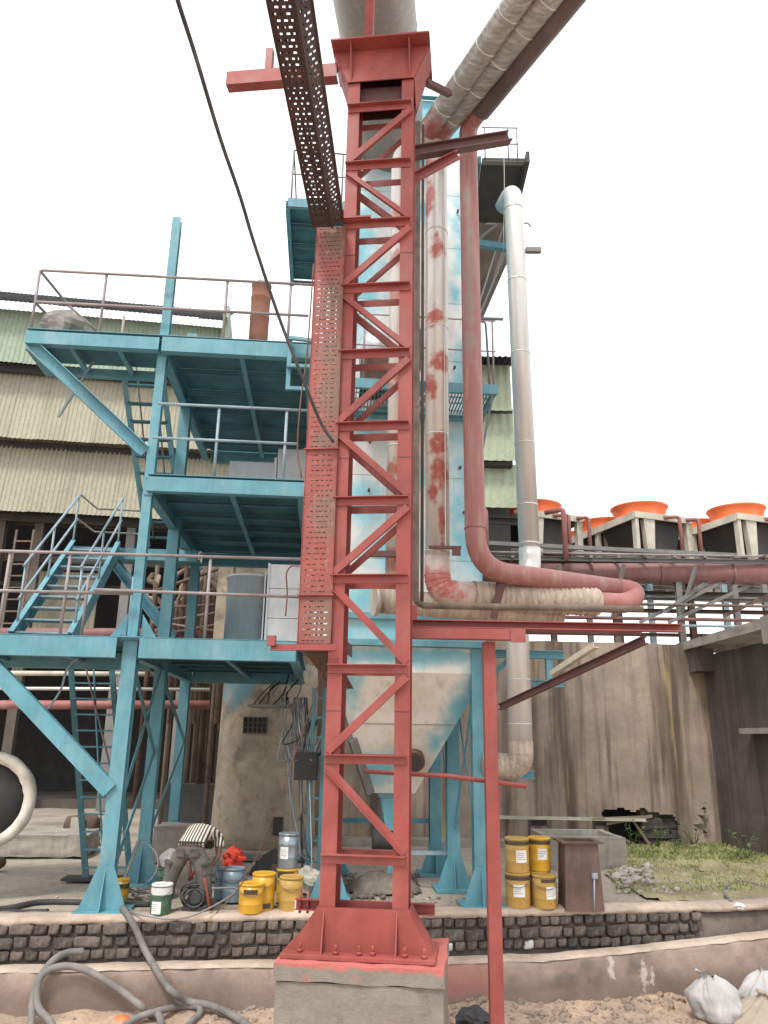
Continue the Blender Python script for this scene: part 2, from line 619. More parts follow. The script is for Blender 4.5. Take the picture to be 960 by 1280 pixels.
def pipe_mat(name, base, spots_, rough=.35, metal=.35, col=(.42, .10, .085), dirt=.35, wrinkle=None):
    n = NT(name)
    d = n.noise(4, n.map(n.P, (3, 3, .3)), detail=6)
    c = n.mix(n.math('MULTIPLY', n.ramp(d, .45, .72), dirt), base, (.40, .33, .27))
    if spots_:
        k = n.spots(spots_, .95, 7, .5)
        k = n.math('MULTIPLY', k, n.ramp(n.noise(11, detail=6), .25, .5, .45, 1))
        c = n.mix(n.math('MULTIPLY', k, .92), c, col)
    if wrinkle:
        wv = n.n('ShaderNodeTexWave', wave_type='BANDS', bands_direction=wrinkle)
        n.put(wv.inputs['Vector'], n.P)
        wv.inputs['Scale'].default_value = 4.5
        wv.inputs['Distortion'].default_value = 6
        wv.inputs['Detail'].default_value = 4
        wv.inputs['Detail Scale'].default_value = 2.0
        c = n.scale_col(c, n.ramp(n.noise(5, n.map(n.P, (4 if wrinkle == 'X' else 1, 4 if wrinkle == 'Y' else 1, 1)), detail=6), .25, .75, .72, 1.2))
        return n.fin(c, rough, metal, wv.outputs['Fac'], .35 if wrinkle == 'X' else .2, .03)
    return n.fin(c, rough, metal, n.noise(6, n.map(n.P, (1, 1, 4)), detail=4), .08, .02)


def shirt_mat():
    n = NT('striped_shirt')
    wv = n.n('ShaderNodeTexWave', wave_type='BANDS', bands_direction='X')
    n.put(wv.inputs['Vector'], n.P)
    wv.inputs['Scale'].default_value = 8.5
    wv.inputs['Distortion'].default_value = .5
    wv.inputs['Detail'].default_value = 1
    wv.inputs['Detail Scale'].default_value = 1.0
    c = n.mix(n.ramp(wv.outputs['Fac'], .45, .62), (.60, .56, .48), (.05, .04, .04))
    return n.fin(c, .9, 0, n.noise(12, detail=4), .3, .02)


M['shirt'] = shirt_mat()


def leafmat(name, a, b):
    n = NT(name)
    oi = n.n('ShaderNodeObjectInfo')
    nz = n.noise(2.5, detail=5)
    c = n.mix(n.ramp(nz, .35, .68), a, b)
    return n.fin(c, .75)


M['grass'] = leafmat('dry_green_grass', (.17, .22, .065), (.40, .38, .18))
M['leaf'] = leafmat('weed_leaf', (.06, .12, .03), (.13, .19, .06))

M['tray_dark'] = paint('dark_maroon_tray', (.062, .038, .036), dust=(.14, .095, .085), dust_amt=.5, rough=.7)  # darker maroon used on the overhead tray
M['lag_dark'] = paint('dark_bare_pipe', (.12, .085, .082), dust=(.2, .16, .15), dust_amt=.5, rough=.6)

# ------------------------------------------------------------------ helper shapes
def grid_mesh(x0, x1, y0, y1, nx, ny, zf):
    m = MB()
    vs = []
    for j in range(ny + 1):
        for i in range(nx + 1):
            x = x0 + (x1 - x0) * i / nx
            y = y0 + (y1 - y0) * j / ny
            vs.append((x, y, zf(x, y)))
    fs = [(j * (nx + 1) + i, j * (nx + 1) + i + 1, (j + 1) * (nx + 1) + i + 1, (j + 1) * (nx + 1) + i) for j in range(ny) for i in range(nx)]
    m.add(vs, fs, True)
    return m


def nz(x, y, s=1.0, k=0.0):
    return noise.noise(V((x * s, y * s, k)))


def lerp_tab(tab, x):
    if x <= tab[0][0]:
        return tab[0][1]
    for (a, b), (c, d) in zip(tab, tab[1:]):
        if x <= c:
            return b + (d - b) * (x - a) / (c - a)
    return tab[-1][1]


# front edge line of the brick wall and of the low rendered wall (measured on the photograph)
BR = [(p.x, p.y) for p in (ground(x, y, 0.0) for x, y in ((-300, 1151), (0, 1148), (200, 1145), (400, 1142), (600, 1139), (800, 1134), (930, 1131), (1100, 1122), (1300, 1105)))]
RT, RZ = [], []
for x, y, z in ((-300, 1213, -.46), (0, 1211, -.46), (200, 1209, -.46), (400, 1207, -.46), (560, 1204, -.46), (700, 1199, -.44), (800, 1189, -.38), (900, 1178, -.31), (1000, 1165, -.25), (1150, 1150, -.2), (1300, 1132, -.18)):
    p = ground(x, y, z)
    RT.append((p.x, p.y)); RZ.append((p.x, z + .46))


def br_y(x): return lerp_tab(BR, x)


def rt_y(x): return min(lerp_tab(RT, x), br_y(x) - .30)


def rt_z(x): return lerp_tab(RZ, x)


# yard ground, kept above the sand by the brick wall
def yard_z(x, y):
    h = .03 * nz(x, y, .8) + .015 * nz(x, y, 3)
    return max(-.03, h) - .03


m = MB()
NXg, NYg = 150, 90
vs = []
for j in range(NYg + 1):
    for i in range(NXg + 1):
        x = -40 + 80 * i / NXg
        t = j / NYg
        y0 = br_y(x) + .14
        y = y0 + (120 - y0) * t ** 2.2
        vs.append((x, y, yard_z(x, y) - (0.02 if j == 0 else 0)))
m.add(vs, [(j * (NXg + 1) + i, j * (NXg + 1) + i + 1, (j + 1) * (NXg + 1) + i + 1, (j + 1) * (NXg + 1) + i) for j in range(NYg) for i in range(NXg)], True)
tag(m.build('yard_ground', M['yard']), kind='structure')


# sand in the foreground: one sheet to the horizon behind the camera too
def sand_z(x, y):
    z = -1.0 + .09 * nz(x, y, .7) + .05 * nz(x, y, 2.3) + .02 * nz(x, y, 7)
    d = rt_y(x) - y
    z += .18 * math.exp(-max(d, 0) / .35) * (.75 + .5 * nz(x, 0, 1.3, 4))
    if x > 1.0 and y > 5:
        z += .10 * max(0, nz(x, y, 2.0, 9)) * min(1, max(0, d)) + .05 * abs(nz(x, y, 5, 2))
    return z


m = MB()
vs = []
NXs, NYs = 190, 110
for j in range(NYs + 1):
    for i in range(NXs + 1):
        x = -6 + 12 * i / NXs
        y1 = rt_y(x) + .1
        y = 4.5 + (y1 - 4.5) * j / NYs
        vs.append((x, y, sand_z(x, y)))
m.add(vs, [(j * (NXs + 1) + i, j * (NXs + 1) + i + 1, (j + 1) * (NXs + 1) + i + 1, (j + 1) * (NXs + 1) + i) for j in range(NYs) for i in range(NXs)], True)
for (x0, x1, y0, y1) in ((-60, -6, -40, 12), (6, 60, -40, 12), (-6, 6, -40, 4.5)):
    z = -1.03
    m.add([(x0, y0, z), (x1, y0, z), (x1, y1, z), (x0, y1, z)], [(0, 1, 2, 3)])
tag(m.build('sand_ground', M['sand']), kind='structure')

# strip of silt between brick wall and the rendered wall
m = MB()
xs = [-10 + .4 * i for i in range(51)]
for a, b in zip(xs, xs[1:]):
    m.add([(a, rt_y(a) + .2, -.50), (b, rt_y(b) + .2, -.50), (b, br_y(b) + .1, -.50), (a, br_y(a) + .1, -.50)], [(0, 1, 2, 3)])
tag(m.build('silt_strip', M['wet']), kind='structure')


# ------------------------------------------------------------------ low rendered wall
def along(x0, x1, step):
    n = max(1, int(round((x1 - x0) / step)))
    return [x0 + (x1 - x0) * i / n for i in range(n + 1)]


t = thing('retaining_wall', 'low pinkish rendered wall with rounded dusty top in front of the brick wall', 'low wall')
m = MB()
xs = along(-9.5, 9.5, .12)
prof = [(0.0, -1.3), (-.02, -.75), (.0, -.52), (.02, -.475), (.06, -.455), (.20, -.45), (.25, -.47), (.26, -.9)]
vs = []
for x in xs:
    for k, (dy, z) in enumerate(prof):
        w_ = .018 * nz(x, z * 3, 2.2, k * .7) + .012 * nz(x, z * 2, 7, k)
        vs.append((x, rt_y(x) + dy + w_, z + (rt_z(x) if k > 0 else 0) + (.012 * nz(x, 0, 2.4, 3) + .006 * nz(x, 0, 9, 3) if 1 < k < 7 else 0)))
np_ = len(prof)
m.add(vs, [(i * np_ + k, (i + 1) * np_ + k, (i + 1) * np_ + k + 1, i * np_ + k + 1) for i in range(len(xs) - 1) for k in range(np_ - 1)], True)
m.build('render_face', M['retain'], t)
m = MB()
vs = []
pc = [(.006, -.474), (.022, -.462), (.06, -.444), (.20, -.439), (.262, -.462)]
for x in xs:
    for k, (dy, z) in enumerate(pc):
        vs.append((x, rt_y(x) + dy + .018 * nz(x, 0, 2.2) + .015 * nz(x, 0, 8, k), z + rt_z(x) + .012 * nz(x, 0, 2.4, 3) + .01 * nz(x, k, 6, 3)))
m.add(vs, [(i * 5 + k, (i + 1) * 5 + k, (i + 1) * 5 + k + 1, i * 5 + k + 1) for i in range(len(xs) - 1) for k in range(4)], True)
m.build('dusty_cap', M['cap'], t)


# ------------------------------------------------------------------ brick wall
t = thing('brick_wall', 'long low wall of sooty worn bricks in three courses under a dusty mortar top', 'brick wall')
m = MB()
vs = []
pc = [(.045, -.6), (.045, -.09), (.09, -.05)]
for x in xs:
    for k, (dy, z) in enumerate(((.05, -.6), (.05, -.06), (.35, -.06), (.35, -.3))):
        vs.append((x, br_y(x) + dy, z))
m.add(vs, [(i * 4 + k, (i + 1) * 4 + k, (i + 1) * 4 + k + 1, i * 4 + k + 1) for i in range(len(xs) - 1) for k in range(3)], True)
m.build('mortar_core', M['mortar'], t)
m = MB()
vs = []
xs2 = along(-9.5, 9.5, .06)
for x in xs2:
    for k, (dy, z) in enumerate(((.012, -.075), (-.008, -.05), (.0, -.02), (.03, .0), (.2, .008), (.36, .0), (.38, -.1))):
        vs.append((x, br_y(x) + dy + .014 * nz(x, k, 4, 3), z + .016 * nz(x, k * .3, 5, 8) + (.018 * nz(x, 0, 11, 5) if k < 2 else 0)))
m.add(vs, [(i * 7 + k, (i + 1) * 7 + k, (i + 1) * 7 + k + 1, i * 7 + k + 1) for i in range(len(xs2) - 1) for k in range(6)], True)
m.build('mortar_cap', M['cap'], t)


def rough_brick(seed, wx, wy, wz, amt=.020):
    """a worn brick: rounded, slightly lumpy box"""
    m = MB()
    n = 2
    r2 = random.Random(seed)
    k0 = r2.random() * 50
    pos = [-1, -.68, .68, 1]
    vmap, vs, fs = {}, [], []

    def vid(i, j, k):
        key = (i, j, k)
        if key not in vmap:
            p = V((pos[i], pos[j], pos[k]))
            e = sum(1 for c in (i, j, k) if c in (0, 3))
            q = V((p.x * wx / 2, p.y * wy / 2, p.z * wz / 2))
            if e >= 2:
                q *= (.92 if e == 2 else .84)
            q += V((nz(q.x * 20, q.z * 20, 1, k0), nz(q.x * 20, q.z * 20, 1, k0 + 7), nz(q.x * 20, q.y * 20, 1, k0 + 3))) * amt
            vmap[key] = len(vs)
            vs.append(q)
        return vmap[key]
    for a in range(3):
        for b in range(3):
            fs += [(vid(a, 0, b), vid(a + 1, 0, b), vid(a + 1, 0, b + 1), vid(a, 0, b + 1)),
                   (vid(a, b, 3), vid(a + 1, b, 3), vid(a + 1, b + 1, 3), vid(a, b + 1, 3)),
                   (vid(0, a + 1, b), vid(0, a, b), vid(0, a, b + 1), vid(0, a + 1, b + 1)),
                   (vid(3, a, b), vid(3, a + 1, b), vid(3, a + 1, b + 1), vid(3, a, b + 1)),
                   (vid(a, b + 1, 0), vid(a + 1, b + 1, 0), vid(a + 1, b, 0), vid(a, b, 0))]
    m.add(vs, fs, True)
    return m


headers = [rough_brick(i, .118, .1, .105).mesh('brick', M['brick']) for i in range(5)]
stretch = [rough_brick(i + 20, .24, .1, .125).mesh('brick', M['brick']) for i in range(5)]
headers_w = [rough_brick(i + 40, .118, .1, .105).mesh('brick', M['brick_white']) for i in range(2)]
for c, zc in enumerate((-.125, -.255, -.385)):
    x = -5.6 + .05 * c
    while x < 4.15 - .12 * c:
        lng = (c == 1 and rnd.random() < .48) or (c != 1 and rnd.random() < .04)
        wd = (.25 if lng else .128) * rnd.uniform(.85, 1.12)
        xc = x + wd / 2
        white = (c == 2 and .75 < xc < 1.95 and rnd.random() < .55)
        me = rnd.choice(stretch if lng else headers_w if white else headers)
        o = bpy.data.objects.new('brick', me)
        COL.objects.link(o)
        o.parent = t
        sl_ = (br_y(xc + .1) - br_y(xc - .1)) / .2
        o.location = (xc, br_y(xc) + .035 + rnd.uniform(-.012, .014), zc + rnd.uniform(-.006, .006) + .014 * nz(xc, c, 1.3))
        o.rotation_euler = (rnd.uniform(-.05, .05), rnd.uniform(-.04, .04), math.atan(sl_) + rnd.uniform(-.06, .06))
        o.scale = (wd / (.24 if lng else .118), 1, rnd.uniform(.86, 1.08) * (.98 if c == 1 else .95))
        x += wd + rnd.uniform(.008, .035)

# ------------------------------------------------------------------ red lattice tower
T = Frame(at(456, 1196, 7.1), R(-6.6))
TZ = T.o.z
XL, XR, LW, TD = -.395, .355, .135, .27       # outer faces, leg width, tower depth
tower = thing('lattice_tower', 'tall red steel lattice column standing on the grey concrete block', 'steel tower', T.o, T.rz)
zt = 8.93
for x in (XL + LW / 2, XR - LW / 2):
    MB().ext((x, TD / 2, 0), (x, TD / 2, zt), sec_I(LW, TD, .014), (0, 1, 0)).build('leg', M['red'], tower)
# weld lines on the legs
lv = [T.y(470, y)[2] for y in (133, 205, 278, 358, 440, 530, 623, 720, 832, 945, 1070)]
for k, z in enumerate(lv):
    for rear in (0, 1):
        yy = -.035 if not rear else TD + .035
        m = MB()
        s_ = 1 if not rear else -1
        # angle: horizontal leg standing out from the face, vertical leg against it
        m.box(XL + .002, XR - .025, min(yy - s_ * .03, yy + s_ * .032), max(yy - s_ * .03, yy + s_ * .032), z, z + .009)
        y2 = yy + s_ * .024
        m.box(XL + .002, XR - .025, min(y2, y2 + s_ * .009), max(y2, y2 + s_ * .009), z - .07, z - .001)
        m.build('batten', M['red'], tower)
for k in range(10):
    za, zb = lv[k], lv[k + 1]
    if k % 2 == 0:
        p, q = (XR - .03, za - .10), (XL + .03, zb + .03)
    else:
        p, q = (XL + .03, za - .10), (XR - .03, zb + .03)
    for rear in (0, 1):
        if rear and k > 7:
            continue
        yy = -.02 if not rear else TD + .02
        m = MB()
        m.ext((p[0], yy, p[1]), (q[0], yy, q[1]), sec_L(.042, .068, .008, fx=bool(rear)), (1, 0, .2) if k % 2 else (-1, 0, .2))
        m.build('diagonal_brace', M['red'], tower)
for x in (XL + LW / 2, XR - LW / 2):
    for z in (1.95, 4.35, 6.65):
        MB().box(x - LW / 2 - .002, x + LW / 2 + .002, -.003, .012, z - .004, z + .004).build('weld_seam', M['dark_red'], tower)
# foot: gusset plates, stiffeners, base plate, bolts
gz0, gz1 = .035, .36
ga, gb = XL - .23, XR + .20
fy = -.02
m = MB().slab([(XL, fy, gz1), (XR, fy, gz1), (gb, fy, gz0), (ga, fy, gz0)], (0, .012, 0))
m.build('gusset_plate', M['red'], tower)
m = MB().slab([(XL, TD + .008, gz1), (XR, TD + .008, gz1), (gb, TD + .008, gz0), (ga, TD + .008, gz0)], (0, .012, 0))
m.build('gusset_plate', M['red'], tower)
for sx, x0, x1 in ((-1, XL, ga), (1, XR, gb)):
    m = MB().slab([(x0, fy + .013, gz1), (x0, TD + .007, gz1), (x1, TD + .007, gz0), (x1, fy + .013, gz0)], (sx * .012, 0, 0))
    m.build('side_plate', M['red'], tower)
for x in (XL + .04, XR - .10):
    m = MB().slab([(x, fy - .001, gz1 - .02), (x, fy - .09, gz0), (x, fy - .001, gz0)], (.012, 0, 0))
    m.build('stiffener', M['red'], tower)
MB().box(ga - .05, gb + .03, -.17, TD + .17, .0, .034).build('base_plate', M['red'], tower, bevel=.004)
for x in (XL - .13, XL + .17, XL + .36, XR - .28, XR - .02, XR + .14):
    y_ = -.10 + .015 * math.sin(x * 9)
    b = MB().lathe([(.014, .034), (.014, .10), (.012, .105)], 10, (x, y_, 0))
    b.lathe([(.026, .036), (.026, .058), (.022, .060)], 6, (x, y_, 0))
    b.build('anchor_bolt', M['red'], tower)
# channel lying behind the feet with studs
cz = T.y(450, 1141, TD + .1)[2]
cb = MB().ext((XL - .28, TD + .1, cz + .05), (XR + .2, TD + .1, cz + .05), sec_C(.06, .09, .008), (0, 0, 1)).build('tie_channel', M['red'], tower)
for x in (XL - .24, XL - .17):
    MB().lathe([(.012, -.02), (.012, .16)], 8, (x, TD + .1, cz)).build('stud', M['red'], cb)
# head box; inner plates in darker red imitate the shade inside
hz0, hz1 = zt - .005, T.y(475, 64)[2]
ha, hb = XL - .19, XR + .19
hd0, hd1 = -.10, TD + .10
pl = MB().box(ha, hb, hd0 - .10, hd1 + .1, hz1, hz1 + .022).build('cap_plate', M['red'], tower)
MB().slab([(XL, -.03, hz0), (XR, -.03, hz0), (hb - .01, -.03, hz1 - .002), (ha + .01, -.03, hz1 - .002)], (0, .012, 0)).build('head_plate', M['red'], tower)
MB().slab([(XL, TD + .018, hz0 - .25), (XR, TD + .018, hz0 - .25), (hb - .01, TD + .018, hz1 - .002), (ha + .01, TD + .018, hz1 - .002)], (0, .012, 0)).build('head_plate', M['dark_red'], tower)
for sx, x0, x1 in ((-1, XL, ha + .01), (1, XR, hb - .01)):
    MB().slab([(x0, -.017, hz0), (x0, TD + .016, hz0 - .18), (x1, TD + .016, hz1 - .003), (x1, -.017, hz1 - .003)], (sx * .012, 0, 0)).build('side_plate', M['red'], tower)
for x in (XL + .03, XR - .05):
    MB().slab([(x, -.031, hz0 + .02), (x, -.17, hz1 - .004), (x, -.031, hz1 - .004)], (.012, 0, 0)).build('stiffener', M['red'], tower)
MB().box(XL + LW - .01, XR - LW + .01, .1, .112, hz0 - .28, hz0 + .02).build('web_plate', M['dark_red'], tower)
# post above the head
pp = T.y(461, 60, TD / 2)
MB().ext((pp.x, TD / 2, hz1 + .023), (pp.x, TD / 2, hz1 + 1.9), sec_rect(.10, .10), (0, 1, 0)).build('post', M['red'], tower)
# cantilever channel to the left, with a short post standing on it
c0 = T.y(286, 90, .14)
c1z = hz1 - .13
m = MB().ext((c0.x, .14, c1z), (ha + .03, .14, c1z), sec_C(.13, .19, .012, flip=True), (0, 0, 1))
arm = m.build('cantilever_arm', M['red'], tower)
q = T.y(337, 76, .16)
MB().ext((q.x, .16, c1z + .097), (q.x, .16, c1z + .45), sec_rect(.085, .085), (0, 1, 0)).build('post', M['red'], arm)
# small bracket near the tray bend
b0 = T.y(400, 287, -.06)
MB().ext((XL - .12, -.055, lv[2] + .045), (XL + .30, -.055, lv[2] + .045), sec_L(.06, .06, .008), (0, 0, 1)).build('bracket', M['red'], tower)
# pipe-support rail carried by the tower near its top (dark) with a sloping red strut
e0, e1 = T.y(512, 190, TD + .06), T.y(634, 176, TD + .6)
MB().ext((XR - .02, TD + .08, e0.z), (T.y(636, 176, TD + .55).x, TD + .55, e1.z), sec_I(.12, .13, .012), (0, 0, 1)).build('pipe_rail', M['dark_red'], tower)
s0, s1 = T.y(514, 222, TD + .08), T.y(574, 186, TD + .3)
MB().ext((XR - .01, TD + .08, s0.z), (s1.x, TD + .3, s1.z - .07), sec_C(.08, .10, .01), (0, 0, 1)).build('strut', M['red'], tower)
s0, s1 = T.y(536, 105, TD + .05), T.y(552, 118, TD + .5)
MB().ext((XR + .12, TD + .02, s0.z), (s1.x + .1, TD + .5, s1.z), sec_rect(.07, .07), (0, 0, 1)).build('strut', M['dark_red'], tower)

# ------------------------------------------------------------------ concrete plinth
pf = T.z(337, 1209, -.001), T.z(557, 1206, -.001)
plinth = thing('concrete_plinth', 'square grey concrete block with red overspray on top under the lattice tower', 'concrete base', T.o, T.rz)
x0, x1, y0 = pf[0].x, pf[1].x, (pf[0].y + pf[1].y) / 2


def lumpy_box(x0, x1, y0, y1, z0, z1, n=14, amt=.012, k0=0.0):
    m = MB()

    def face(fn, nu, nv):
        vs = []
        for j in range(nv + 1):
            for i in range(nu + 1):
                p = V(fn(i / nu, j / nv))
                d = V((nz(p.y * 2, p.z * 4, 1.5, k0), nz(p.x * 2, p.z * 4, 1.5, k0 + 5), nz(p.x * 4, p.y * 4, 1.5, k0 + 9) * .7)) * amt
                vs.append(p + d)
        m.add(vs, [(j * (nu + 1) + i, j * (nu + 1) + i + 1, (j + 1) * (nu + 1) + i + 1, (j + 1) * (nu + 1) + i) for j in range(nv) for i in range(nu)])
    L = lambda a, b, t: a + (b - a) * t
    face(lambda u, v: (L(x0, x1, u), y0, L(z0, z1, v)), n, n)
    face(lambda u, v: (L(x1, x0, u), y1, L(z0, z1, v)), n, n)
    face(lambda u, v: (x1, L(y0, y1, u), L(z0, z1, v)), n, n)
    face(lambda u, v: (x0, L(y1, y0, u), L(z0, z1, v)), n, n)
    face(lambda u, v: (L(x0, x1, u), L(y0, y1, v), z1), n, n)
    return m


lumpy_box(x0, x1, y0, .75, -.13, -.004, 26, .016).build('cap_course', M['plinth'], plinth)
lumpy_box(x0 + .012, x1 - .012, y0 + .018, .74, -1.7, -.14, 26, .01, 4).build('block', M['plinth'], plinth)

# ------------------------------------------------------------------ red post with long arm carrying the pipes
ps = at(617, 1100, 7.55)
post = thing('pipe_support', 'free-standing red post with long red horizontal arm under the pipe loop', 'pipe support', (ps.x, ps.y, -1.05))
F2 = Frame((ps.x, ps.y, -1.05), 0)
ztop = F2.y(615, 803)[2]
MB().ext((0, 0, 0), (0, 0, ztop), sec_rect(.118, .12), (0, 1, 0)).build('post', M['red'], post, bevel=.004)
# arm: long rail above, short channel under it
a0, a1 = F2.y(513, 791, -.12), F2.y(854, 789, -.12)
za = (a0.z + a1.z) / 2 + .02
MB().ext((a0.x, -.10, za + .04), (a1.x, -.10, za + .04), sec_C(.10, .075, .009), (0, 0, 1)).build('rail', M['red'], post)
b1 = F2.y(654, 795, -.12)
MB().ext((a0.x, -.12, za - .055), (b1.x, -.12, za - .055), sec_rect(.12, .10), (0, 0, 1)).build('arm', M['red'], post)
MB().box(b1.x - .13, b1.x + .01, -.195, -.17, za - .13, za - .005).build('end_plate', M['red'], post)
# brace running down to the back from the arm's end
p1 = F2.y(806, 800, -.05)
p2 = F2.loc(at(625, 884, 9.9))
MB().ext(p1, p2, sec_I(.065, .075, .01), (0, 0, 1)).build('brace', M['dark_red'], post)
MB().ext(F2.loc(at(745, 806, 7.9)), F2.loc(at(690, 842, 9.0)), sec_L(.06, .06, .008), (0, 0, 1)).build('tie_bar', M['cream'], post)
MB().ext((b1.x, .0, za - .0), (a1.x - .35, .0, za - .0), sec_L(.06, .05, .008), (0, 0, 1)).build('tie_bar', M['dark_red'], post)
# red rod through it
o = MB().tube([at(454, 964, 7.62), at(560, 970, 7.66), at(658, 983, 7.7)], .021, 10).build('steel_rod', M['red'])
tag(o, 'thin red pipe lying across behind tower and red post', 'rod')

# ------------------------------------------------------------------ perforated cable trays


def perforated(m, o, ux, uy, L, W, pitch=.052, ncol=5, slot=(.031, .0085), margin=.04, stag=True):
    """sheet of length L along uy and width W along ux with rows of real slots"""
    o, ux, uy = V(o), V(ux).normalized(), V(uy).normalized()
    rows = int(L / pitch)
    cw = (W - 2 * margin) / ncol
    for r_ in range(rows):
        v0 = r_ * pitch
        v1 = v0 + pitch if r_ < rows - 1 else L
        va = v0 + (pitch - slot[1]) / 2
        vb = va + slot[1]
        off = cw * .25 * (1 if r_ % 2 else -1) if stag else 0
        xs_ = [0]
        for c in range(ncol):
            xc = margin + cw * (c + .5) + off
            xs_ += [xc - slot[0] / 2, xc + slot[0] / 2]
        xs_ += [W]

        def qd(x0, x1, y0, y1):
            m.add([o + ux * x0 + uy * y0, o + ux * x1 + uy * y0, o + ux * x1 + uy * y1, o + ux * x0 + uy * y1], [(0, 1, 2, 3)])
        qd(0, W, v0, va)
        qd(0, W, vb, v1)
        for k in range(0, len(xs_), 2):
            qd(xs_[k], xs_[k + 1], va, vb)
    return m


def tray_mat():
    n = NT('soiled_red_tray')
    c = n.scale_col((.27, .066, .054, 1), n.ramp(n.noise(3, detail=5), .3, .7, .8, 1.15))
    k = n.spots([(.10, 0, 1.25, .16, .6, .22), (.10, 0, 2.55, .16, .6, .30), (.08, 0, 3.0, .14, .6, .2), (.1, 0, 3.55, .2, .6, .28), (.08, 0, 4.35, .2, .6, .3), (.15, 0, .25, .25, .6, .22), (.05, 0, 2.0, .12, .6, .12)], .35, 5, .5)
    c = n.mix(n.math('MULTIPLY', k, .8), c, (.17, .105, .075))
    fine = n.noise(16, detail=6, rough=.7)
    c = n.mix(n.math('MULTIPLY', n.ramp(fine, .5, .75), .35), c, (.42, .30, .25))
    return n.fin(c, .65, 0, fine, .1, .01)


M['tray'] = tray_mat()
tv = at(391, 808, 7.12)
TT = Frame(tv, R(-6.6))
tray = thing('cable_tray', 'upright red perforated cable tray beside the lattice tower, blotched with brown dirt', 'cable tray', tv, TT.rz)
zb = TT.y(412, 283)[2]
tw, td = .305, .12
xa = -.145


def ch_panel(z0, z1):
    m = MB()
    perforated(m, (xa, 0, z0), (1, 0, 0), (0, 0, 1), z1 - z0, tw)
    o = m.build('perforated_sheet', M['tray'], tray)
    s_ = o.modifiers.new('thick', 'SOLIDIFY'); s_.thickness = .004; s_.offset = 0
    m = MB()
    for x in (xa - .003, xa + tw + .001):
        m.box(x, x + .004, -.012, td, z0, z1)
    m.build('side_flange', M['tray'], tray)


zj = [0.02, TT.y(390, 744)[2], TT.y(395, 562)[2], zb]
for a, b in zip(zj, zj[1:]):
    ch_panel(a + .006, b - .006)
r8 = random.Random(2)
for k, x in enumerate((.05, .115, .16, .215, .26)):  # cables added behind the sheet to block sky showing through slots
    pts = [(xa + x + r8.uniform(-.025, .025), .055 + r8.uniform(-.02, .03), .1 + (zb - .15) * q / 9) for q in range(10)]
    MB().tube(smooth(pts, 3), r8.uniform(.012, .022), 6).build('cable', M['cable_black'], tray)
for z in zj[1:3]:
    m = MB()
    m.box(xa - .02, xa + tw + .02, -.035, .0, z - .006, z + .006)
    m.build('joint_flange', M['red'], tray)
# bottom end turned to the back; its shade is put into darker colours
m = MB()
perforated(m, (xa, 0, .02), (1, 0, 0), (0, .55, -.02), .9, tw)
m.build('perforated_sheet', M['tray'], tray)
m = MB()
for x in (xa - .003, xa + tw + .001):
    m.box(x, x + .004, .0, 1.3, .03, .16)
m.build('side_flange', M['dark_red'], tray)
MB().slab([(xa + .01, .1, .0), (xa + tw, .1, .0), (xa + tw - .02, 1.6, -.28), (xa + .05, 1.6, -.28)], (0, 0, .01)).build('drop_chute', M['rust'], tray)
MB().ext((xa - .24, -.05, -.012), (xa + tw + .06, -.05, -.012), sec_L(.06, .06, .008), (0, 0, 1)).build('hanger_angle', M['red'], tray)
MB().box(xa - .27, xa - .19, -.07, -.03, -.0, .09).build('end_lug', M['red'], tray)

# overhead tray coming towards the viewer
top = thing('overhead_cable_tray', 'dark perforated cable tray running overhead from the top of the upright tray', 'cable tray')
A = at(409, 284, 7.08)
B = at(358, -6, 4.35)
d_ = (B - A).normalized()
B = A + d_ * ((B - A).length + 1.6)
side = V((d_.y, -d_.x, 0)).normalized() * -1      # to the left looking along... pick the viewer's right
if side.x < 0:
    side = -side
upv = side.cross(d_)
if upv.z < 0:
    upv = -upv
Lx = (B - A).length
m = MB()
perforated(m, A - side * .15, side, d_, Lx, .20, pitch=.058, ncol=3, slot=(.026, .018), margin=.02)
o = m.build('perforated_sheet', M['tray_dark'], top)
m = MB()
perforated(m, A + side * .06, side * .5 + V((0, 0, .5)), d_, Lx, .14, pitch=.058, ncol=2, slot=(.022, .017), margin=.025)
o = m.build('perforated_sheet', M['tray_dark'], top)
for k, x in enumerate((-.115, -.06, .0, .09)):  # added here too, to cover part of the bright slots
    pts = [A + d_ * (Lx * q / 9) + side * (x + r8.uniform(-.022, .022)) + upv * (.03 + r8.uniform(0, .02) + (.05 if x > .05 else 0)) for q in range(10)]
    MB().tube(smooth(pts, 3), r8.uniform(.010, .018), 6).build('cable', M['cable_black'], top)
m = MB()
m.ext(A + side * .055, B + side * .055, sec_rect(.022, .03), (0, 0, 1))
m.build('seam_rib', M['tray_dark'], top)
m = MB()
m.ext(A - side * .155 + V((0, 0, .04)), B - side * .155 + V((0, 0, .04)), sec_rect(.008, .10), (0, 0, 1))
m.ext(A + side * .16 + V((0, 0, .11)), B + side * .16 + V((0, 0, .11)), sec_rect(.03, .03), (0, 0, 1))
m.build('side_flange', M['tray_dark'], top)
MB().ext(at(372, 12, 4.62) + V((0, 0, .05)), at(388, 12, 4.62) + V((0, 0, .05)), sec_rect(.05, .03), (0, 0, 1)).build('clamp', M['tray_dark'], top)

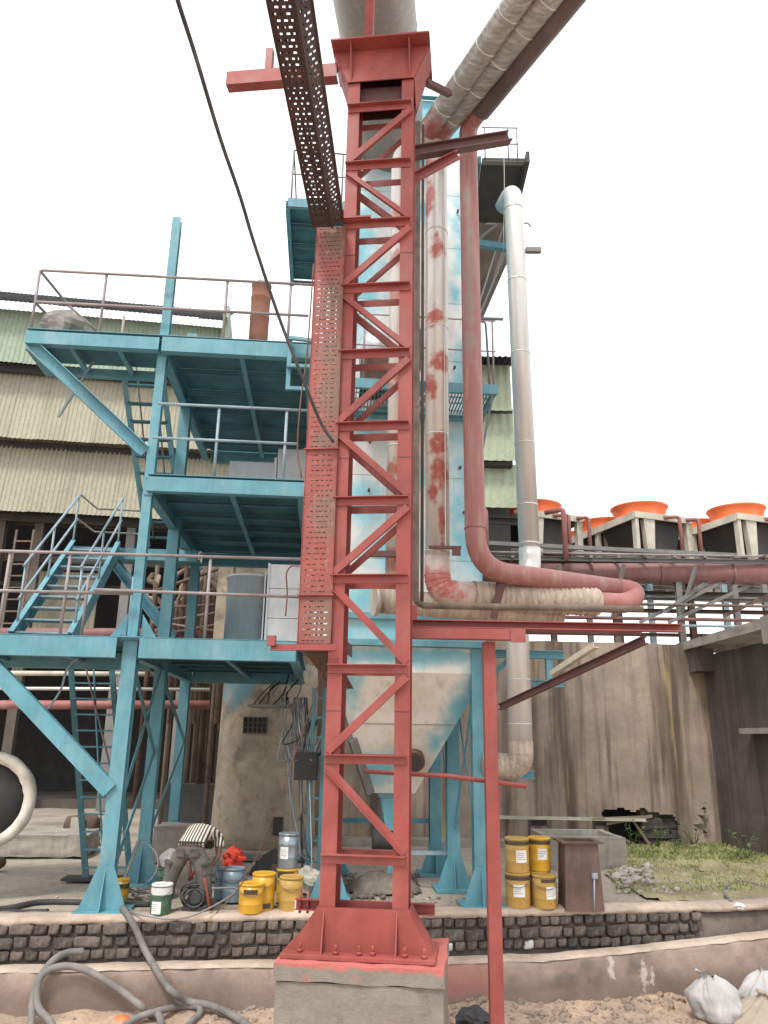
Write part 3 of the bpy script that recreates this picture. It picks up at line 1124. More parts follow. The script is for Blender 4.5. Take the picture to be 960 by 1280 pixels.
# cables
pts = [at(205, -60, 3.5), at(222, 0, 3.9), at(245, 72, 4.4), at(275, 172, 5.0), at(300, 245, 5.5), at(318, 305, 5.9), at(350, 400, 6.4), at(385, 490, 6.75), at(402, 530, 6.95), at(417, 553, 7.03)]
o = MB().tube(smooth(pts, 6), .0165, 8).build('black_cable', M['cable_black'])
tag(o, 'thick black cable sagging from the sky down to the upright red tray', 'cable')
pts = [at(392, 330, 7.28), at(384, 440, 7.26), at(376, 500, 7.24), at(372, 560, 7.22), at(377, 598, 7.2)]
o = MB().tube(smooth(pts, 6), .008, 6).build('thin_cable', M['rope'])
tag(o, 'thin brown cable hanging down along left edge of the upright tray', 'cable')
pts = [at(409, 815, 7.3), at(400, 850, 7.6), at(370, 940, 8.4), at(330, 1050, 9.4), at(300, 1108, 9.9), at(262, 1150, 10.0)]
o = MB().tube(smooth(pts, 6), .0065, 6).build('slack_rope', M['rope'])
tag(o, 'thin red-brown line slanting from the tray bottom down to the bent worker', 'rope')
pts = [at(357, 770, 9.7), at(359, 740, 9.7), at(358, 718, 9.65), at(364, 708, 9.6), at(374, 708, 9.5)]
o = MB().tube(smooth(pts, 6), .010, 6).build('looped_cable', M['rope'])
tag(o, 'pinkish cable looping over in front of the box duct', 'cable')

# ------------------------------------------------------------------ blue access platform
P = Frame(ground(130, 1137), R(4.3))
plat = thing('access_platform', 'three-storey sky blue steel access platform with decks, columns and railings', 'steel platform', P.o, P.rz)
Z1, Z2, Z3 = 3.17, 5.36, 7.45          # tops of the deck beams
BH = .25
YC = [0.0, 1.85, 4.4]                   # column rows
XRt = 2.12
m = MB().ext((0, 0, .0), (0, 0, Z1 - .02), sec_I(.18, .19, .012), (0, 1, 0)); col = m.build('column', M['blue'], plat)
m = MB().ext((0, 0, Z1 + .03), (0, 0, 9.56), sec_I(.125, .13, .012), (0, 1, 0)); m.build('column', M['blue'], plat)
MB().box(-.17, .17, -.15, .15, Z1 - .018, Z1 + .028).build('splice_plate', M['blue'], plat)
for sx in (-1, 1):
    for sy in (-.1, .1):
        MB().lathe([(.02, -.03), (.02, -.019), (.012, -.0185), (.012, .045), (.02, .046), (.02, .06)], 6, (sx * .13, sy, Z1)).build('bolt', M['blue'], plat)
    MB().slab([(sx * .095, 0, Z1 + .03), (sx * .30, 0, Z1 + .03), (sx * .095, 0, Z1 + .34)], (0, .012, 0)).build('gusset_plate', M['blue'], plat)


def col_foot(parent, x, y, mat=M['blue'], w_=.42, h=.42, z=0.0):
    MB().box(x - w_ * .68, x + w_ * .68, y - .26, y + .26, z - .03, z + .012).build('base_plate', mat, parent)
    MB().slab([(x - .09, y - .105, z + h), (x + .09, y - .105, z + h), (x + w_ * .62, y - .105, z + .013), (x - w_ * .62, y - .105, z + .013)], (0, -.012, 0)).build('gusset_plate', mat, parent)
    MB().slab([(x - .012, y - .119, z + h * .9), (x - .012, y - .25, z + .013), (x - .012, y - .119, z + .013)], (.012, 0, 0)).build('stiffener', mat, parent)


col_foot(plat, 0, 0, w_=.45, h=.50)
for y in YC[1:]:
    x = .03 if y < 3 else -.02
    h_ = 8.6 if y < 3 else 5.2
    MB().ext((x, y, 0), (x, y, h_), sec_I(.17, .18, .012), (0, 1, 0)).build('column', M['blue'], plat)
    col_foot(plat, x, y, w_=.42, h=.55)
# flat knee braces between column rows, below the first deck
for (ya, za, yb, zb_) in ((.1, .5, 1.75, 1.75), (.1, 2.75, 1.75, 1.75), (1.95, .6, 4.3, 1.9), (1.95, 2.8, 4.3, 1.9), (.15, 1.3, 1.7, 2.95)):
    MB().ext((.06, ya, za), (.06, yb, zb_), sec_rect(.10, .012), (1, 0, 0)).build('diagonal_brace', M['blue'], plat)
# beams -------------------------------------------------


def beam(p, q, h=BH, w_=.125, flip=True, name='beam', mat=M['blue'], C=True):
    return MB().ext(p, q, sec_C(w_, h, .012, flip=flip) if C else sec_I(w_, h, .01), (0, 0, 1)).build(name, mat, plat)


zc = lambda Z: Z - BH / 2
beam((-3.4, -.17, zc(Z1)), (-.14, -.17, zc(Z1)))
beam((.14, -.17, zc(Z1)), (XRt, -.17, zc(Z1)))
beam((.02, -.17, zc(Z2)), (XRt + .05, -.17, zc(Z2)), h=.2)
beam((-1.86, -.17, zc(Z3)), (-.02, -.17, zc(Z3)), h=.19)
beam((.02, -.17, zc(Z3)), (XRt + .55, -.17, zc(Z3)), h=.22)
# rear & cross beams
for Z, yb in ((Z1, 4.4), (Z2, 4.4), (Z3, 4.4)):
    beam((.1, yb, zc(Z)), (XRt, yb, zc(Z)))
    beam((.02, -.08, zc(Z) + .012), (.02, yb - .1, zc(Z) + .012), C=False)
    beam((XRt - .02, -.08, zc(Z) + .012), (XRt - .02, yb - .1, zc(Z) + .012), C=False)
beam((-3.4, 1.75, zc(Z1)), (-.1, 1.75, zc(Z1)))
beam((-1.84, -.08, zc(Z3) + .01), (-1.84, .80, zc(Z3) + .01), C=False)
beam((-1.84, .86, zc(Z3)), (-.1, .86, zc(Z3)), h=.12)
# deck plates and joists under them (pieces seen from below)


def deck(x0, x1, y0, y1, Z, nx, joist_y, joist_x):
    ys = [y0] + joist_y + [y1]
    for a, b in zip(ys, ys[1:]):
        o = MB().box(x0, x1, a + .006, b - .006, Z - .012, Z + .004).build('deck_plate', M['blue_deck'], plat)
    for y in joist_y:
        MB().ext((x0, y, Z - .06), (x1, y, Z - .06), sec_L(.06, .09, .008), (0, 0, 1)).build('joist', M['blue_deck'], plat)
    for x in joist_x:
        MB().ext((x, y0, Z - .135), (x, y1, Z - .135), sec_rect(.07, .05), (0, 0, 1)).build('joist', M['blue'], plat)


deck(.09, XRt - .09, -.10, 4.33, Z1, 1, [.7, 1.5, 2.3, 3.1, 3.8], [1.12])
deck(.09, XRt - .09, -.10, 4.33, Z2, 1, [.75, 1.5, 2.25, 3.0, 3.75], [1.12])
deck(.09, XRt - .09, -.10, 4.33, Z3, 1, [.75, 1.5, 2.25, 3.0, 3.75], [1.12])
deck(-3.4, -.02, -.10, 1.69, Z1, 1, [.8], [-2.2, -1.1])
deck(-1.80, -.02, -.10, .80, Z3, 1, [], [-1.3, -.62])
# toe plate lips
for Z, x0, x1 in ((Z2, .02, XRt), (Z1, -3.4, XRt), (Z3, -1.86, XRt + .1)):
    MB().box(x0, x1, -.235, -.10, Z + .005, Z + .013).build('edge_plate', M['blue'], plat)
# cantilever struts
MB().ext((-1.80, -.17, Z3 - .2), (-.10, -.06, 5.75), sec_C(.10, .17, .012), (0, 0, 1)).build('cantilever_strut', M['blue'], plat)
s0 = P.y(0, 842, -.1); s1 = P.y(138, 988, -.08)
dd = (s0 - s1).normalized()
MB().ext(s1 + V((.0, 0, 0)), s0 + dd * 1.2, sec_C(.12, .19, .012), (0, 0, 1)).build('cantilever_strut', M['blue'], plat)
MB().ext((-1.1, .4, Z3 - .15), (-1.45, .3, 6.35), sec_rect(.03, .03), (0, 1, 0)).build('tie_bar', M['rail_blue'], plat)
# railings ----------------------------------------------


def rail(pts, r_=.021, mat=M['rail'], nm='handrail', fr=.06):
    return MB().tube(fillet(pts, fr, 3) if len(pts) > 2 else pts, r_, 8).build(nm, mat, plat)


def posts(xs_, y, z0, z1, mat=M['rail'], r_=.021):
    for x in xs_:
        MB().tube([(x, y, z0), (x, y, z1)], r_, 8).build('rail_post', mat, plat)


ry = -.19
def PX(px, py): return P.y(px, py, ry).x
rail([(-3.3, ry, Z1 + 1.07), (XRt + .05, ry, Z1 + 1.10)])
rail([(-3.3, ry, Z1 + .55), (-.02, ry, Z1 + .57)])
rail([(-.5, ry - .05, Z1 + .60), (XRt + .05, ry - .05, Z1 + .585)])
posts([PX(3, 750), PX(80, 750), PX(259, 750)], ry + .02, Z1, Z1 + 1.08)
posts([PX(97, 760)], ry + .3, Z1, Z1 + .85)
posts([PX(156, 760)], ry + .3, Z1, Z1 + .85, M['rail_blue'])
rail([(.05, ry, Z2 + 1.06), (XRt + .05, ry, Z2 + 1.06)], mat=M['rail_blue'])
rail([(.02, ry, Z2 + .55), (XRt - .12, ry, Z2 + .55)], mat=M['rail_blue'])
posts([PX(270, 560), PX(356, 560)], ry + .02, Z2, Z2 + 1.05, M['rail_blue'])
# level 3 railing returns round the left end
zt3 = P.y(56, 338, ry).z
rail([(-1.15, .8, Z3 + .5), (-1.72, .8, zt3 + .02), (-1.83, ry, zt3), (XRt + .1, ry, zt3 + .02)])
rail([(-1.7, .8, Z3 + .5), (-1.83, ry, zt3 - .52), (XRt - .05, ry, zt3 - .50)])
rail([(-.9, .82, zt3 - .42), (-1.72, .82, zt3 - .40)])
posts([-1.83, PX(128, 380), PX(281, 390), PX(361, 400)], ry + .02, Z3, zt3)
posts([-1.72, -.86], .82, Z3, zt3 - .1)
# ladder between landing (L2 rear) and L3, and the one down to the yard
lad = [None]


def ladder(p0, p1, halfw, nr, dx, tread, label=None, root='steel_ladder', mat=M['blue'], rails=True, cat='ladder', smat=None):
    """p0 bottom, p1 top centre points in P-local; dx = half-width direction"""
    t = thing(root, label, cat, P.M @ V(p0), P.rz)
    p1 = V(p1) - V(p0)
    p0 = V((0, 0, 0))
    dx = V(dx).normalized() * halfw
    for s_ in (-1, 1):
        MB().ext(p0 + dx * s_, p1 + dx * s_, sec_rect(.085, .03), dx.cross(p1 - p0)).build('stringer', smat or mat, t)
    for k in range(nr):
        c = p0 + (p1 - p0) * ((k + .6) / nr)
        MB().box(c.x - halfw + .008, c.x + halfw - .008, c.y - tread / 2, c.y + tread / 2, c.z - .012, c.z + .012).build('tread', M['blue_deck'] if tread > .05 else mat, t)
    return t, p1, dx


LY0, LY1 = 3.9, .95
l3, q1, dx = ladder((-.33, 3.0, 5.12), (-.50, 1.0, Z3 - .1), .30, 10, (1, 0, 0), .10, 'steep blue ship ladder rising from the stair landing to the top deck')
for s_ in (-.6, .35):
    MB().tube([dx * s_ + V((0, -.15, .1)), q1 + dx * s_ + V((.05, -.12, .3))], .015, 6).build('handrail', M['steel'], l3)
bl = P.z(108, 1100, 0.0)
tl = P.y(82, 832, bl.y + .25)
l1, q1, dx = ladder((bl.x + .30, bl.y, .02), (tl.x + .36, bl.y + .3, Z1 - .1), .31, 13, (1, 0, 0), .045, 'near-vertical blue ladder standing on the dusty yard under the lowest deck', smat=M['blue_deck'])
MB().box(-.62, .5, -.12, .2, -.02, .015).build('base_plate', M['dark'], l1)
MB().tube([dx * -.1 + V((-.02, -.1, .1)), q1 + dx * .05 + V((.05, -.1, 0))], .014, 6).build('handrail', M['blue'], l1)
MB().tube([dx * .3 + V((-.02, -.1, 1.0)), q1 + dx * -.4 + V((.05, -.1, 0))], .014, 6).build('handrail', M['steel'], l1)
# straight stair up to the landing
sa, sb = P.y(14, 797, .30), P.y(92, 683, 3.15)
ra = P.y(88, 797, .30)
wst = ra.x - sa.x
st = thing('steel_stair', 'sky blue steel stair with tube handrails climbing from the lowest deck to the landing', 'stair', P.M @ V((sa.x, .30, Z1)), P.rz)
dv = V((sb.x - sa.x, sb.y - .30, sb.z - Z1))
for k in (0, 1):
    o_ = V((wst * k, 0, 0))
    MB().ext(o_, o_ + dv, sec_C(.07, .25, .01, flip=k == 1), (0, 0, 1)).build('stringer', M['blue'], st)
for k in range(9):
    c = dv * ((k + .5) / 9)
    MB().box(c.x + .03, c.x + wst - .03, c.y - .12, c.y + .12, c.z - .015, c.z + .01).build('tread', M['rail_blue'], st)
for k in (0, 1):
    o_ = V((wst * k, 0, 0))
    for hh in (.95, .5):
        e = o_ + dv + V((0, .0, hh))
        MB().tube([o_ + V((0, 0, hh)) + dv * .03, e], .02, 8).build('handrail', M['rail_blue'], st)
        if k == 0:
            MB().tube([e, e + V((0.05, .9, .0)), e + V((wst + .2, .95, 0))], .018, 8).build('handrail', M['rail'], st)
    for tt in (.06, .5, .97):
        b = o_ + dv * tt
        MB().tube([b, b + V((0, 0, .95))], .018, 8).build('rail_post', M['rail_blue'], st)
# landing joining stair and L2
lz = P.z(0, 0, 0)
zl = dv.z + Z1
yl = sb.y + .08
MB().ext((sb.x - .05, yl, zl - .09), (.2, yl, zl - .09), sec_C(.1, .2, .01, flip=True), (0, 0, 1)).build('landing_beam', M['blue'], plat)
MB().box(sb.x, .1, yl + .06, yl + 1.2, zl - .012, zl).build('deck_plate', M['blue_deck'], plat)
MB().ext((sb.x + .7, yl + .1, zl - .25), (.0, yl - .6, Z1 + .35), sec_C(.1, .16, .01), (0, 0, 1)).build('landing_brace', M['blue'], plat)
# loose hose tied below deck
o = MB().tube(smooth([at(98, 822, 10.4), at(84, 836, 10.4), at(76, 862, 10.4), at(60, 885, 10.35), at(52, 884, 10.3)], 6), .016, 6).build('blue_hose', M['rail_blue'])
tag(o, 'short blue-grey hose drooping from the lowest deck onto the slanting strut', 'hose')


# tarpaulin heap on the top deck
def lump(rx, ry_, h, seed, n=22, rings=7, amp=.35, sharp=1.0):
    m = MB()
    vs = [(0, 0, h)]
    for i in range(1, rings + 1):
        t_ = i / rings
        for k in range(n):
            a = 2 * PI * k / n
            rr = (t_ ** .8) * (1 + .18 * nz(math.cos(a) * 1.5, math.sin(a) * 1.5, 1, seed))
            z = h * (1 - t_ ** 2.2)
            z += h * amp * nz(math.cos(a) * t_ * 2.5, math.sin(a) * t_ * 2.5, 1, seed + 3) * (1 - t_ * .6)
            z += h * amp * .5 * abs(nz(math.cos(a) * t_ * 6, math.sin(a) * t_ * 6, 1, seed + 8)) * sharp
            vs.append((rx * rr * math.cos(a), ry_ * rr * math.sin(a), max(z, 0.0) if i < rings else 0))
    fs = [(0, 1 + k, 1 + (k + 1) % n) for k in range(n)]
    for i in range(rings - 1):
        for k in range(n):
            a, b = 1 + i * n + k, 1 + i * n + (k + 1) % n
            fs.append((a, a + n, b + n, b))
    return m.add(vs, fs, True)


def sack(rx, ry_, h, seed, n=22, rings=12, fold=.16, flat=.25, smooth_=False):
    """a slumped soft body: squashed ball with ridged folds, flat underneath"""
    m = MB()
    vs = []
    for i in range(rings + 1):
        th = PI * i / rings
        for k in range(n):
            a = 2 * PI * k / n
            d = V((math.sin(th) * math.cos(a), math.sin(th) * math.sin(a), math.cos(th)))
            q = V((d.x * 1.25 + seed, d.y * 1.25, d.z * .9))
            f1 = 1 - abs(noise.noise(q)) * 2
            f2 = 1 - abs(noise.noise(q * 2.3 + V((5, 1, 2)))) * 2
            f3 = noise.noise(q * 5.5)
            s_ = 1 + fold * (1.25 * (f1 - .4) + .35 * (f2 - .4) + .10 * f3)
            p = V((d.x * rx * s_, d.y * ry_ * s_, d.z * .5 * h * s_ + .5 * h))
            p.x *= 1 + .25 * (1 - p.z / h)
            if p.z < h * flat:
                p.z = max(0, (p.z - h * flat * .5) * 2) if p.z > h * flat * .5 else 0
            vs.append(p)
    m.add(vs, [(i * n + k, (i + 1) * n + k, (i + 1) * n + (k + 1) % n, i * n + (k + 1) % n) for i in range(rings) for k in range(n)], smooth_)
    return m


tp = P.M @ V((-1.50, .12, Z3 + .006))
o = sack(.27, .22, .46, 3, n=20, rings=11, fold=.3).build('tarpaulin', M['tarp']); o.location = tp
tag(o, 'crumpled grey tarpaulin heap on left end of the top deck', 'tarpaulin')

# teal hanger frame by the tray at top deck level
hf = thing('hanger_frame', 'small sky blue open frame hung at the top deck edge beside the upright tray', 'frame', P.M @ V((0, 0, Z3)), P.rz)
fa, fb = P.y(361, 436, -.3), P.y(364, 492, -.3)
zq = [P.y(362, y, -.3).z - Z3 for y in (425, 460, 488)]
xq = [P.y(x, 460, -.3).x for x in (361, 383)]
for x in xq[:1]:
    MB().ext((x, -.3, zq[2]), (x, -.3, zq[0]), sec_rect(.06, .06), (0, 1, 0)).build('upright', M['blue'], hf)
MB().ext((xq[0] - .02, -.37, zq[1]), (xq[1] + .2, -.37, zq[1]), sec_rect(.06, .05), (0, 0, 1)).build('cross_bar', M['blue'], hf)
MB().ext((xq[0] - .02, -.37, zq[2]), (xq[1] + .2, -.37, zq[2]), sec_rect(.05, .05), (0, 0, 1)).build('cross_bar', M['blue'], hf)
MB().ext((xq[0] - .02, -.36, zq[0]), (xq[0] + .3, -.36, zq[0] - .02), sec_rect(.05, .05), (0, 0, 1)).build('cross_bar', M['blue'], hf)

# ------------------------------------------------------------------ tall clad filter vessel on blue legs
W = Frame(ground(603, 1132), R(4.3))
VX0, VX1, VY0, VY1 = -1.84, .09, .0, 2.5
ZB, ZM, ZT = 3.22, 6.72, 12.45
M['vessel_up'] = vessel_mat('upper_cladding', [(-1.75, 0, 9.2, .30, 1, 1.3), (-.5, 0, 12.1, .9, 1, .75), (-1.2, 0, 11.3, .8, 1, .5), (-.0, 0, 9.9, .26, 1, 1.1), (.05, 0, 7.4, .30, 1, .5), (-.25, 0, 8.7, .10, 1, .25), (-.9, 0, 10.2, .5, .9, .22), (.1, 1.2, 10, .12, 1.6, 3)], thin=.56)
M['vessel_low'] = vessel_mat('lower_cladding', [(-1.7, 0, 6.6, .35, .6, .28), (-1.2, 0, 6.65, .5, .6, .2), (-1.6, 0, 5.2, .4, .6, .32), (-.05, 0, 5.4, .30, .6, 1.5), (-1.2, 0, 4.6, .4, .6, .3), (-.9, 0, 3.3, 1.4, 1, .42), (-1.5, 0, 3.9, .4, 1, .2), (.1, 1.2, 5, .12, 2, 2.5)], thin=.40, blue=(.14, .46, .56))
M['hopper'] = vessel_mat('hopper_sheet', [(-.9, .2, 3.08, 1.6, .5, .12), (.02, .5, 2.75, .24, .9, .40), (-.14, .65, 2.45, .22, .9, .34), (-.34, .8, 2.1, .18, .9, .3), (-1.78, .5, 2.75, .25, .9, .40), (-.5, .9, 1.95, .14, .9, .16), (-1.2, 1, 1.6, .3, .9, .2)], base=(.72, .69, .63), rust=[(-1.0, .4, 2.6, .45, 1, .25), (-.9, .9, 1.8, .4, 1, .3)], thin=.55, metal=.1, dirt=.5)
ves = thing('filter_vessel', 'tall box-shaped vessel in blue-stained aluminium cladding with a pointed hopper on blue legs', 'vessel', W.o, W.rz)
MB().box(VX0 + .03, VX1 - .03, VY0 + .03, VY1 - .03, ZB, ZM - .02).build('casing', M['galv'], ves)
MB().box(VX0 + .04, VX1 - .04, VY0 + .05, VY1 - .03, ZM - .02, ZT - .02).build('casing', M['galv'], ves)


def clad(x0, x1, z0, z1, y, mat, nrm=-1):
    """cross-broken sheet: four triangles meeting in a slightly raised middle"""
    g = .004
    x0 += g; x1 -= g; z0 += g; z1 -= g
    cx, cz = (x0 + x1) / 2, (z0 + z1) / 2
    d = nrm * .024
    t_ = nrm * .012
    vs = [(x0, y, z0), (x1, y, z0), (x1, y, z1), (x0, y, z1), (x0, y + t_, z0), (x1, y + t_, z0), (x1, y + t_, z1), (x0, y + t_, z1), (cx, y + d + t_, cz)]
    return MB().add(vs, [(0, 1, 5, 4), (1, 2, 6, 5), (2, 3, 7, 6), (3, 0, 4, 7), (4, 5, 8), (5, 6, 8), (6, 7, 8), (7, 4, 8)]).build('cladding_sheet', mat, ves)


def clad_side(y0, y1, z0, z1, x, mat):
    g = .004
    y0 += g; y1 -= g; z0 += g; z1 -= g
    vs = [(x, y0, z0), (x, y1, z0), (x, y1, z1), (x, y0, z1), (x + .012, y0, z0), (x + .012, y1, z0), (x + .012, y1, z1), (x + .012, y0, z1), (x + .034, (y0 + y1) / 2, (z0 + z1) / 2)]
    return MB().add(vs, [(0, 1, 5, 4), (1, 2, 6, 5), (2, 3, 7, 6), (3, 0, 4, 7), (4, 5, 8), (5, 6, 8), (6, 7, 8), (7, 4, 8)]).build('cladding_sheet', mat, ves)


zl_ = [3.62] + [W.y(480, y, 0).z for y in (698, 594)] + [ZM - .02]
xs_ = [VX0, VX0 + .63, VX0 + 1.27, VX1]
for a, b in zip(zl_, zl_[1:]):
    for c, d in zip(xs_, xs_[1:]):
        clad(c, d, a, b, VY0 + .028, M['vessel_low'])
    for k in range(3):
        clad_side(VY0 + k * .83, VY0 + (k + 1) * .83, a, b, VX1 - .03, M['vessel_low'])
zu = [ZM + .02, 7.55, 8.55, 9.55, 10.55, 11.5, ZT]
for a, b in zip(zu, zu[1:]):
    for c, d in zip(xs_, xs_[1:]):
        clad(c + .01, d - .0, a, b, VY0 + .048, M['vessel_up'])
    for k in range(3):
        clad_side(VY0 + .03 + k * .82, VY0 + .03 + (k + 1) * .82, a, b, VX1 - .04, M['vessel_up'])
    for k in range(3):
        MB().box(VX0 + .015, VX0 + .036, VY0 + .04 + k * .82, VY0 + .85 + k * .82, a + .004, b - .004).build('cladding_sheet', M['vessel_up'], ves)
for x in (VX0 + .01, VX1 - .01):
    MB().ext((x, VY0 + .03, ZM + .03), (x, VY0 + .03, ZT + .01), sec_L(.05, .05, .006, fx=x > 0), (0, 1, 0)).build('corner_trim', M['blue'], ves)
# bottom ring beams
MB().box(VX0 - .01, VX1 + .01, VY0 - .02, VY1, 3.22, 3.60).build('skirt_plate', M['vessel_low'], ves)
for z in (3.24, 3.60):
    MB().ext((VX0 - .03, VY0 - .055, z), (VX1 + .03, VY0 - .055, z), sec_C(.07, .08, .008, flip=True), (0, 0, 1)).build('stiffener', M['blue'], ves)
MB().ext((VX0 - .03, VY0 - .03, ZT + .03), (VX1 + .03, VY0 - .03, ZT + .03), sec_L(.09, .09, .01), (0, 0, 1)).build('roof_edge', M['blue'], ves)
# bolts / bosses scattered on the front
for (px, py, yl) in ((505, 532, 0), (462, 553, 0), (461, 613, 0), (575, 585, 0), (580, 641, 0), (568, 460, 0), (572, 265, 0), (535, 842, .12), (535, 868, .3), (461, 920, .75)):
    p = W.y(px, py, yl)
    if yl == 0:
        MB().lathe([(.022, 0), (.022, .03), (.012, .036)], 8, (p.x, -(VY0 - .0), p.z), 'Z').v
    MB().box(p.x - .014, p.x + .014, p.y - .05, p.y + .01, p.z - .018, p.z + .018).build('boss', M['rust'], ves)
# hopper: four sloping faces
hx, hy, hz = -.93, 1.25, W.y(487, 990, 1.25).z
hw = .25
T4 = [(VX0 - .16, VY0 + .04, 3.2), (VX1 + .02, VY0 + .04, 3.2), (VX1 - .02, VY1 - .1, 3.2), (VX0 - .16, VY1 - .1, 3.2)]
K4 = [(a, b, 2.86) for a, b, c in T4]
hxl, hxr = -1.36, -.74
hx = (hxl + hxr) / 2
B4 = [(hxl, hy - hw, hz), (hxr, hy - hw, hz), (hxr, hy + hw, hz), (hxl, hy + hw, hz)]
m = MB()
N_ = 8


def rows(a, b, c, d, nu, nv):
    vs = []
    a, b, c, d = map(V, (a, b, c, d))
    nrm = (b - a).cross(d - a).normalized()
    for j in range(nv + 1):
        for i in range(nu + 1):
            u, v = i / nu, j / nv
            p = (a * (1 - u) + b * u) * (1 - v) + (d * (1 - u) + c * u) * v
            e = math.sin(PI * u) * math.sin(PI * v)
            vs.append(p + nrm * (.035 * e + .012 * nz(p.x * 3, p.z * 3, 1, 4) * e))
    m.add(vs, [(j * (nu + 1) + i, j * (nu + 1) + i + 1, (j + 1) * (nu + 1) + i + 1, (j + 1) * (nu + 1) + i) for j in range(nv) for i in range(nu)], True)


for k in range(4):
    k2 = (k + 1) % 4
    m.add([T4[k], T4[k2], K4[k2], K4[k]], [(3, 2, 1, 0)])
    rows(B4[k], B4[k2], K4[k2], K4[k], N_, N_)
m.build('hopper', M['hopper'], ves)
# seam ribs of the hopper front and the inspection hatch
mid = lambda a, b, t_: tuple(a[i] + (b[i] - a[i]) * t_ for i in range(3))
for tt in (.42,):
    a, b = mid(K4[0], B4[0], tt), mid(K4[1], B4[1], tt)
    MB().bar(V(a) + V((0.02, -.045, 0)), V(b) + V((-.02, -.045, 0)), .006, .012).build('seam', M['steel'], ves)
e0, e1 = V(K4[0]), V(B4[0])
MB().bar(e0.lerp(e1, .55) + V((-.02, -.02, 0)), e1 + V((-.02, -.03, 0)), .12, .07, (0, -1, .6)).build('edge_channel', M['steel'], ves)
hp = V(mid(mid(K4[0], K4[1], .68), mid(B4[0], B4[1], .68), .72)) + V((.02, -.06, 0))
hn = V((0, -.81, -.58))
b = MB()
b.tube([hp - hn * .06, hp + hn * .05], .17, 18)
b.build('hatch', M['rust'], ves)
MB().tube([hp + hn * .051, hp + hn * .058], .13, 18).build('hatch_dark_disc', M['dark'], ves)  # dark disc imitates the shade inside the open hatch
# outlet, valve and chute
MB().box(hx - .2, hx + .2, hy - .2, hy + .2, hz - .05, hz).build('outlet_flange', M['blue'], ves)
o = MB().slab([(hx - .17, hy - .17, hz - .05), (hx + .17, hy - .17, hz - .05), (hx + .09, hy - .17, hz - .5), (hx - .09, hy - .17, hz - .5)], (0, .34, 0)).build('outlet_chute', M['blue'], ves)
MB().lathe([(.16, -.22), (.16, .22)], 14, (hx - .05, hy - .02, hz - .62), 'X').build('rotary_valve', M['dark'], ves)
MB().box(hx - .05, hx + .05, hy - .05, hy + .05, -.02, hz - .5).build('down_pipe', M['blue'], ves)
# legs
legs = [(0, 0), (-1.92, .35), (-.17, 1.10), (-.24, 2.40), (-1.85, 2.4)]
for i, (x, y) in enumerate(legs):
    MB().ext((x, y + .09, 0), (x, y + .09, 3.2 if i else 3.62), sec_I(.18, .18, .012), (0, 1, 0)).build('leg', M['blue'], ves)
    col_foot(ves, x, y + .09, w_=.40, h=.45)
for p, q in (((-.0, .15, .5), (-.15, 1.1, 2.9)), ((-.02, .2, 2.7), (-.16, 1.1, .8)), ((-.2, 1.3, .9), (-.22, 2.4, 3.0)), ((-1.9, .45, 1.2), (-1.85, 2.3, 2.9))):
    MB().ext(p, q, sec_rect(.09, .012), (1, 0, 0)).build('diagonal_brace', M['blue'], ves)
MB().ext((-1.9, .42, 1.62), (-1.85, 2.35, 1.62), sec_L(.07, .07, .008), (0, 0, 1)).build('tie_bar', M['blue'], ves)
MB().ext((-1.85, 2.45, .75), (-.3, 2.45, .75), sec_L(.07, .07, .008), (0, 0, 1)).build('tie_bar', M['blue'], ves)
MB().ext((-1.85, 1.2, .45), (-.2, 1.2, .45), sec_L(.06, .05, .008), (0, 0, 1)).build('tie_bar', M['rail_blue'], ves)
# bracket beams on the right of the legs
zb1 = W.y(660, 818, .3).z
MB().ext((.06, .3, zb1), (W.y(705, 818, .3).x, .3, zb1), sec_I(.12, .11, .01), (0, 0, 1)).build('bracket_beam', M['blue'], ves)
xh = W.y(686, 830, .3).x
MB().ext((xh, .3, zb1 - .06), (xh, .3, zb1 - .36), sec_rect(.09, .09), (0, 1, 0)).build('hanger', M['blue'], ves)
MB().ext((xh - .25, .3, zb1 - .40), (xh + .2, .3, zb1 - .40), sec_I(.12, .09, .01), (0, 0, 1)).build('bracket_beam', M['blue'], ves)
MB().ext((.08, .35, zb1 - .45), (W.y(640, 820, .35).x, .35, zb1 - .03), sec_rect(.07, .05), (0, 1, 0)).build('knee_brace', M['blue'], ves)
zb2 = W.y(650, 968, .4).z
MB().ext((.06, .4, zb2), (W.y(668, 968, .4).x, .4, zb2), sec_C(.08, .10, .01), (0, 0, 1)).build('bracket_beam', M['blue'], ves)
# walkway grating round the front, with its railing
gz = 6.70
gd = 0.95
gx0, gx1 = VX0 - .15, W.y(612, 488, -.5).x
gm = MB()
for k in range(int((gx1 - gx0) / .045)):
    x = gx0 + .02 + k * .045
    gm.box(x, x + .012, -gd + .03, -.0, gz - .03, gz)
for y in (-gd + .2, -gd + .4, -gd + .6):
    gm.box(gx0, gx1, y, y + .01, gz - .026, gz - .004)
gm.build('grating', M['blue'], ves)
MB().ext((gx0, -gd, gz - .07), (gx1, -gd, gz - .07), sec_C(.06, .14, .01, flip=True), (0, 0, 1)).build('walkway_beam', M['blue'], ves)
MB().ext((gx0, -.10, gz - .13), (gx1, -.10, gz - .13), sec_L(.08, .09, .01), (0, 0, 1)).build('walkway_beam', M['blue'], ves)
for x in (gx0 + .03, -.95, gx1 - .03):
    MB().bar((x, -gd + .03, gz - .08), (x, -.02, gz - .08), .05, .09).build('walkway_bracket', M['blue'], ves)
MB().bar((gx1 - .05, -gd + .05, gz - .12), (gx1 - .05, -.05, gz - .72), .03, .03).build('walkway_bracket', M['rail_blue'], ves)
for hh in (1.0, .52):
    MB().tube([(gx0, -gd, gz + hh), (gx1, -gd, gz + hh)], .012, 6).build('handrail', M['rail'], ves)
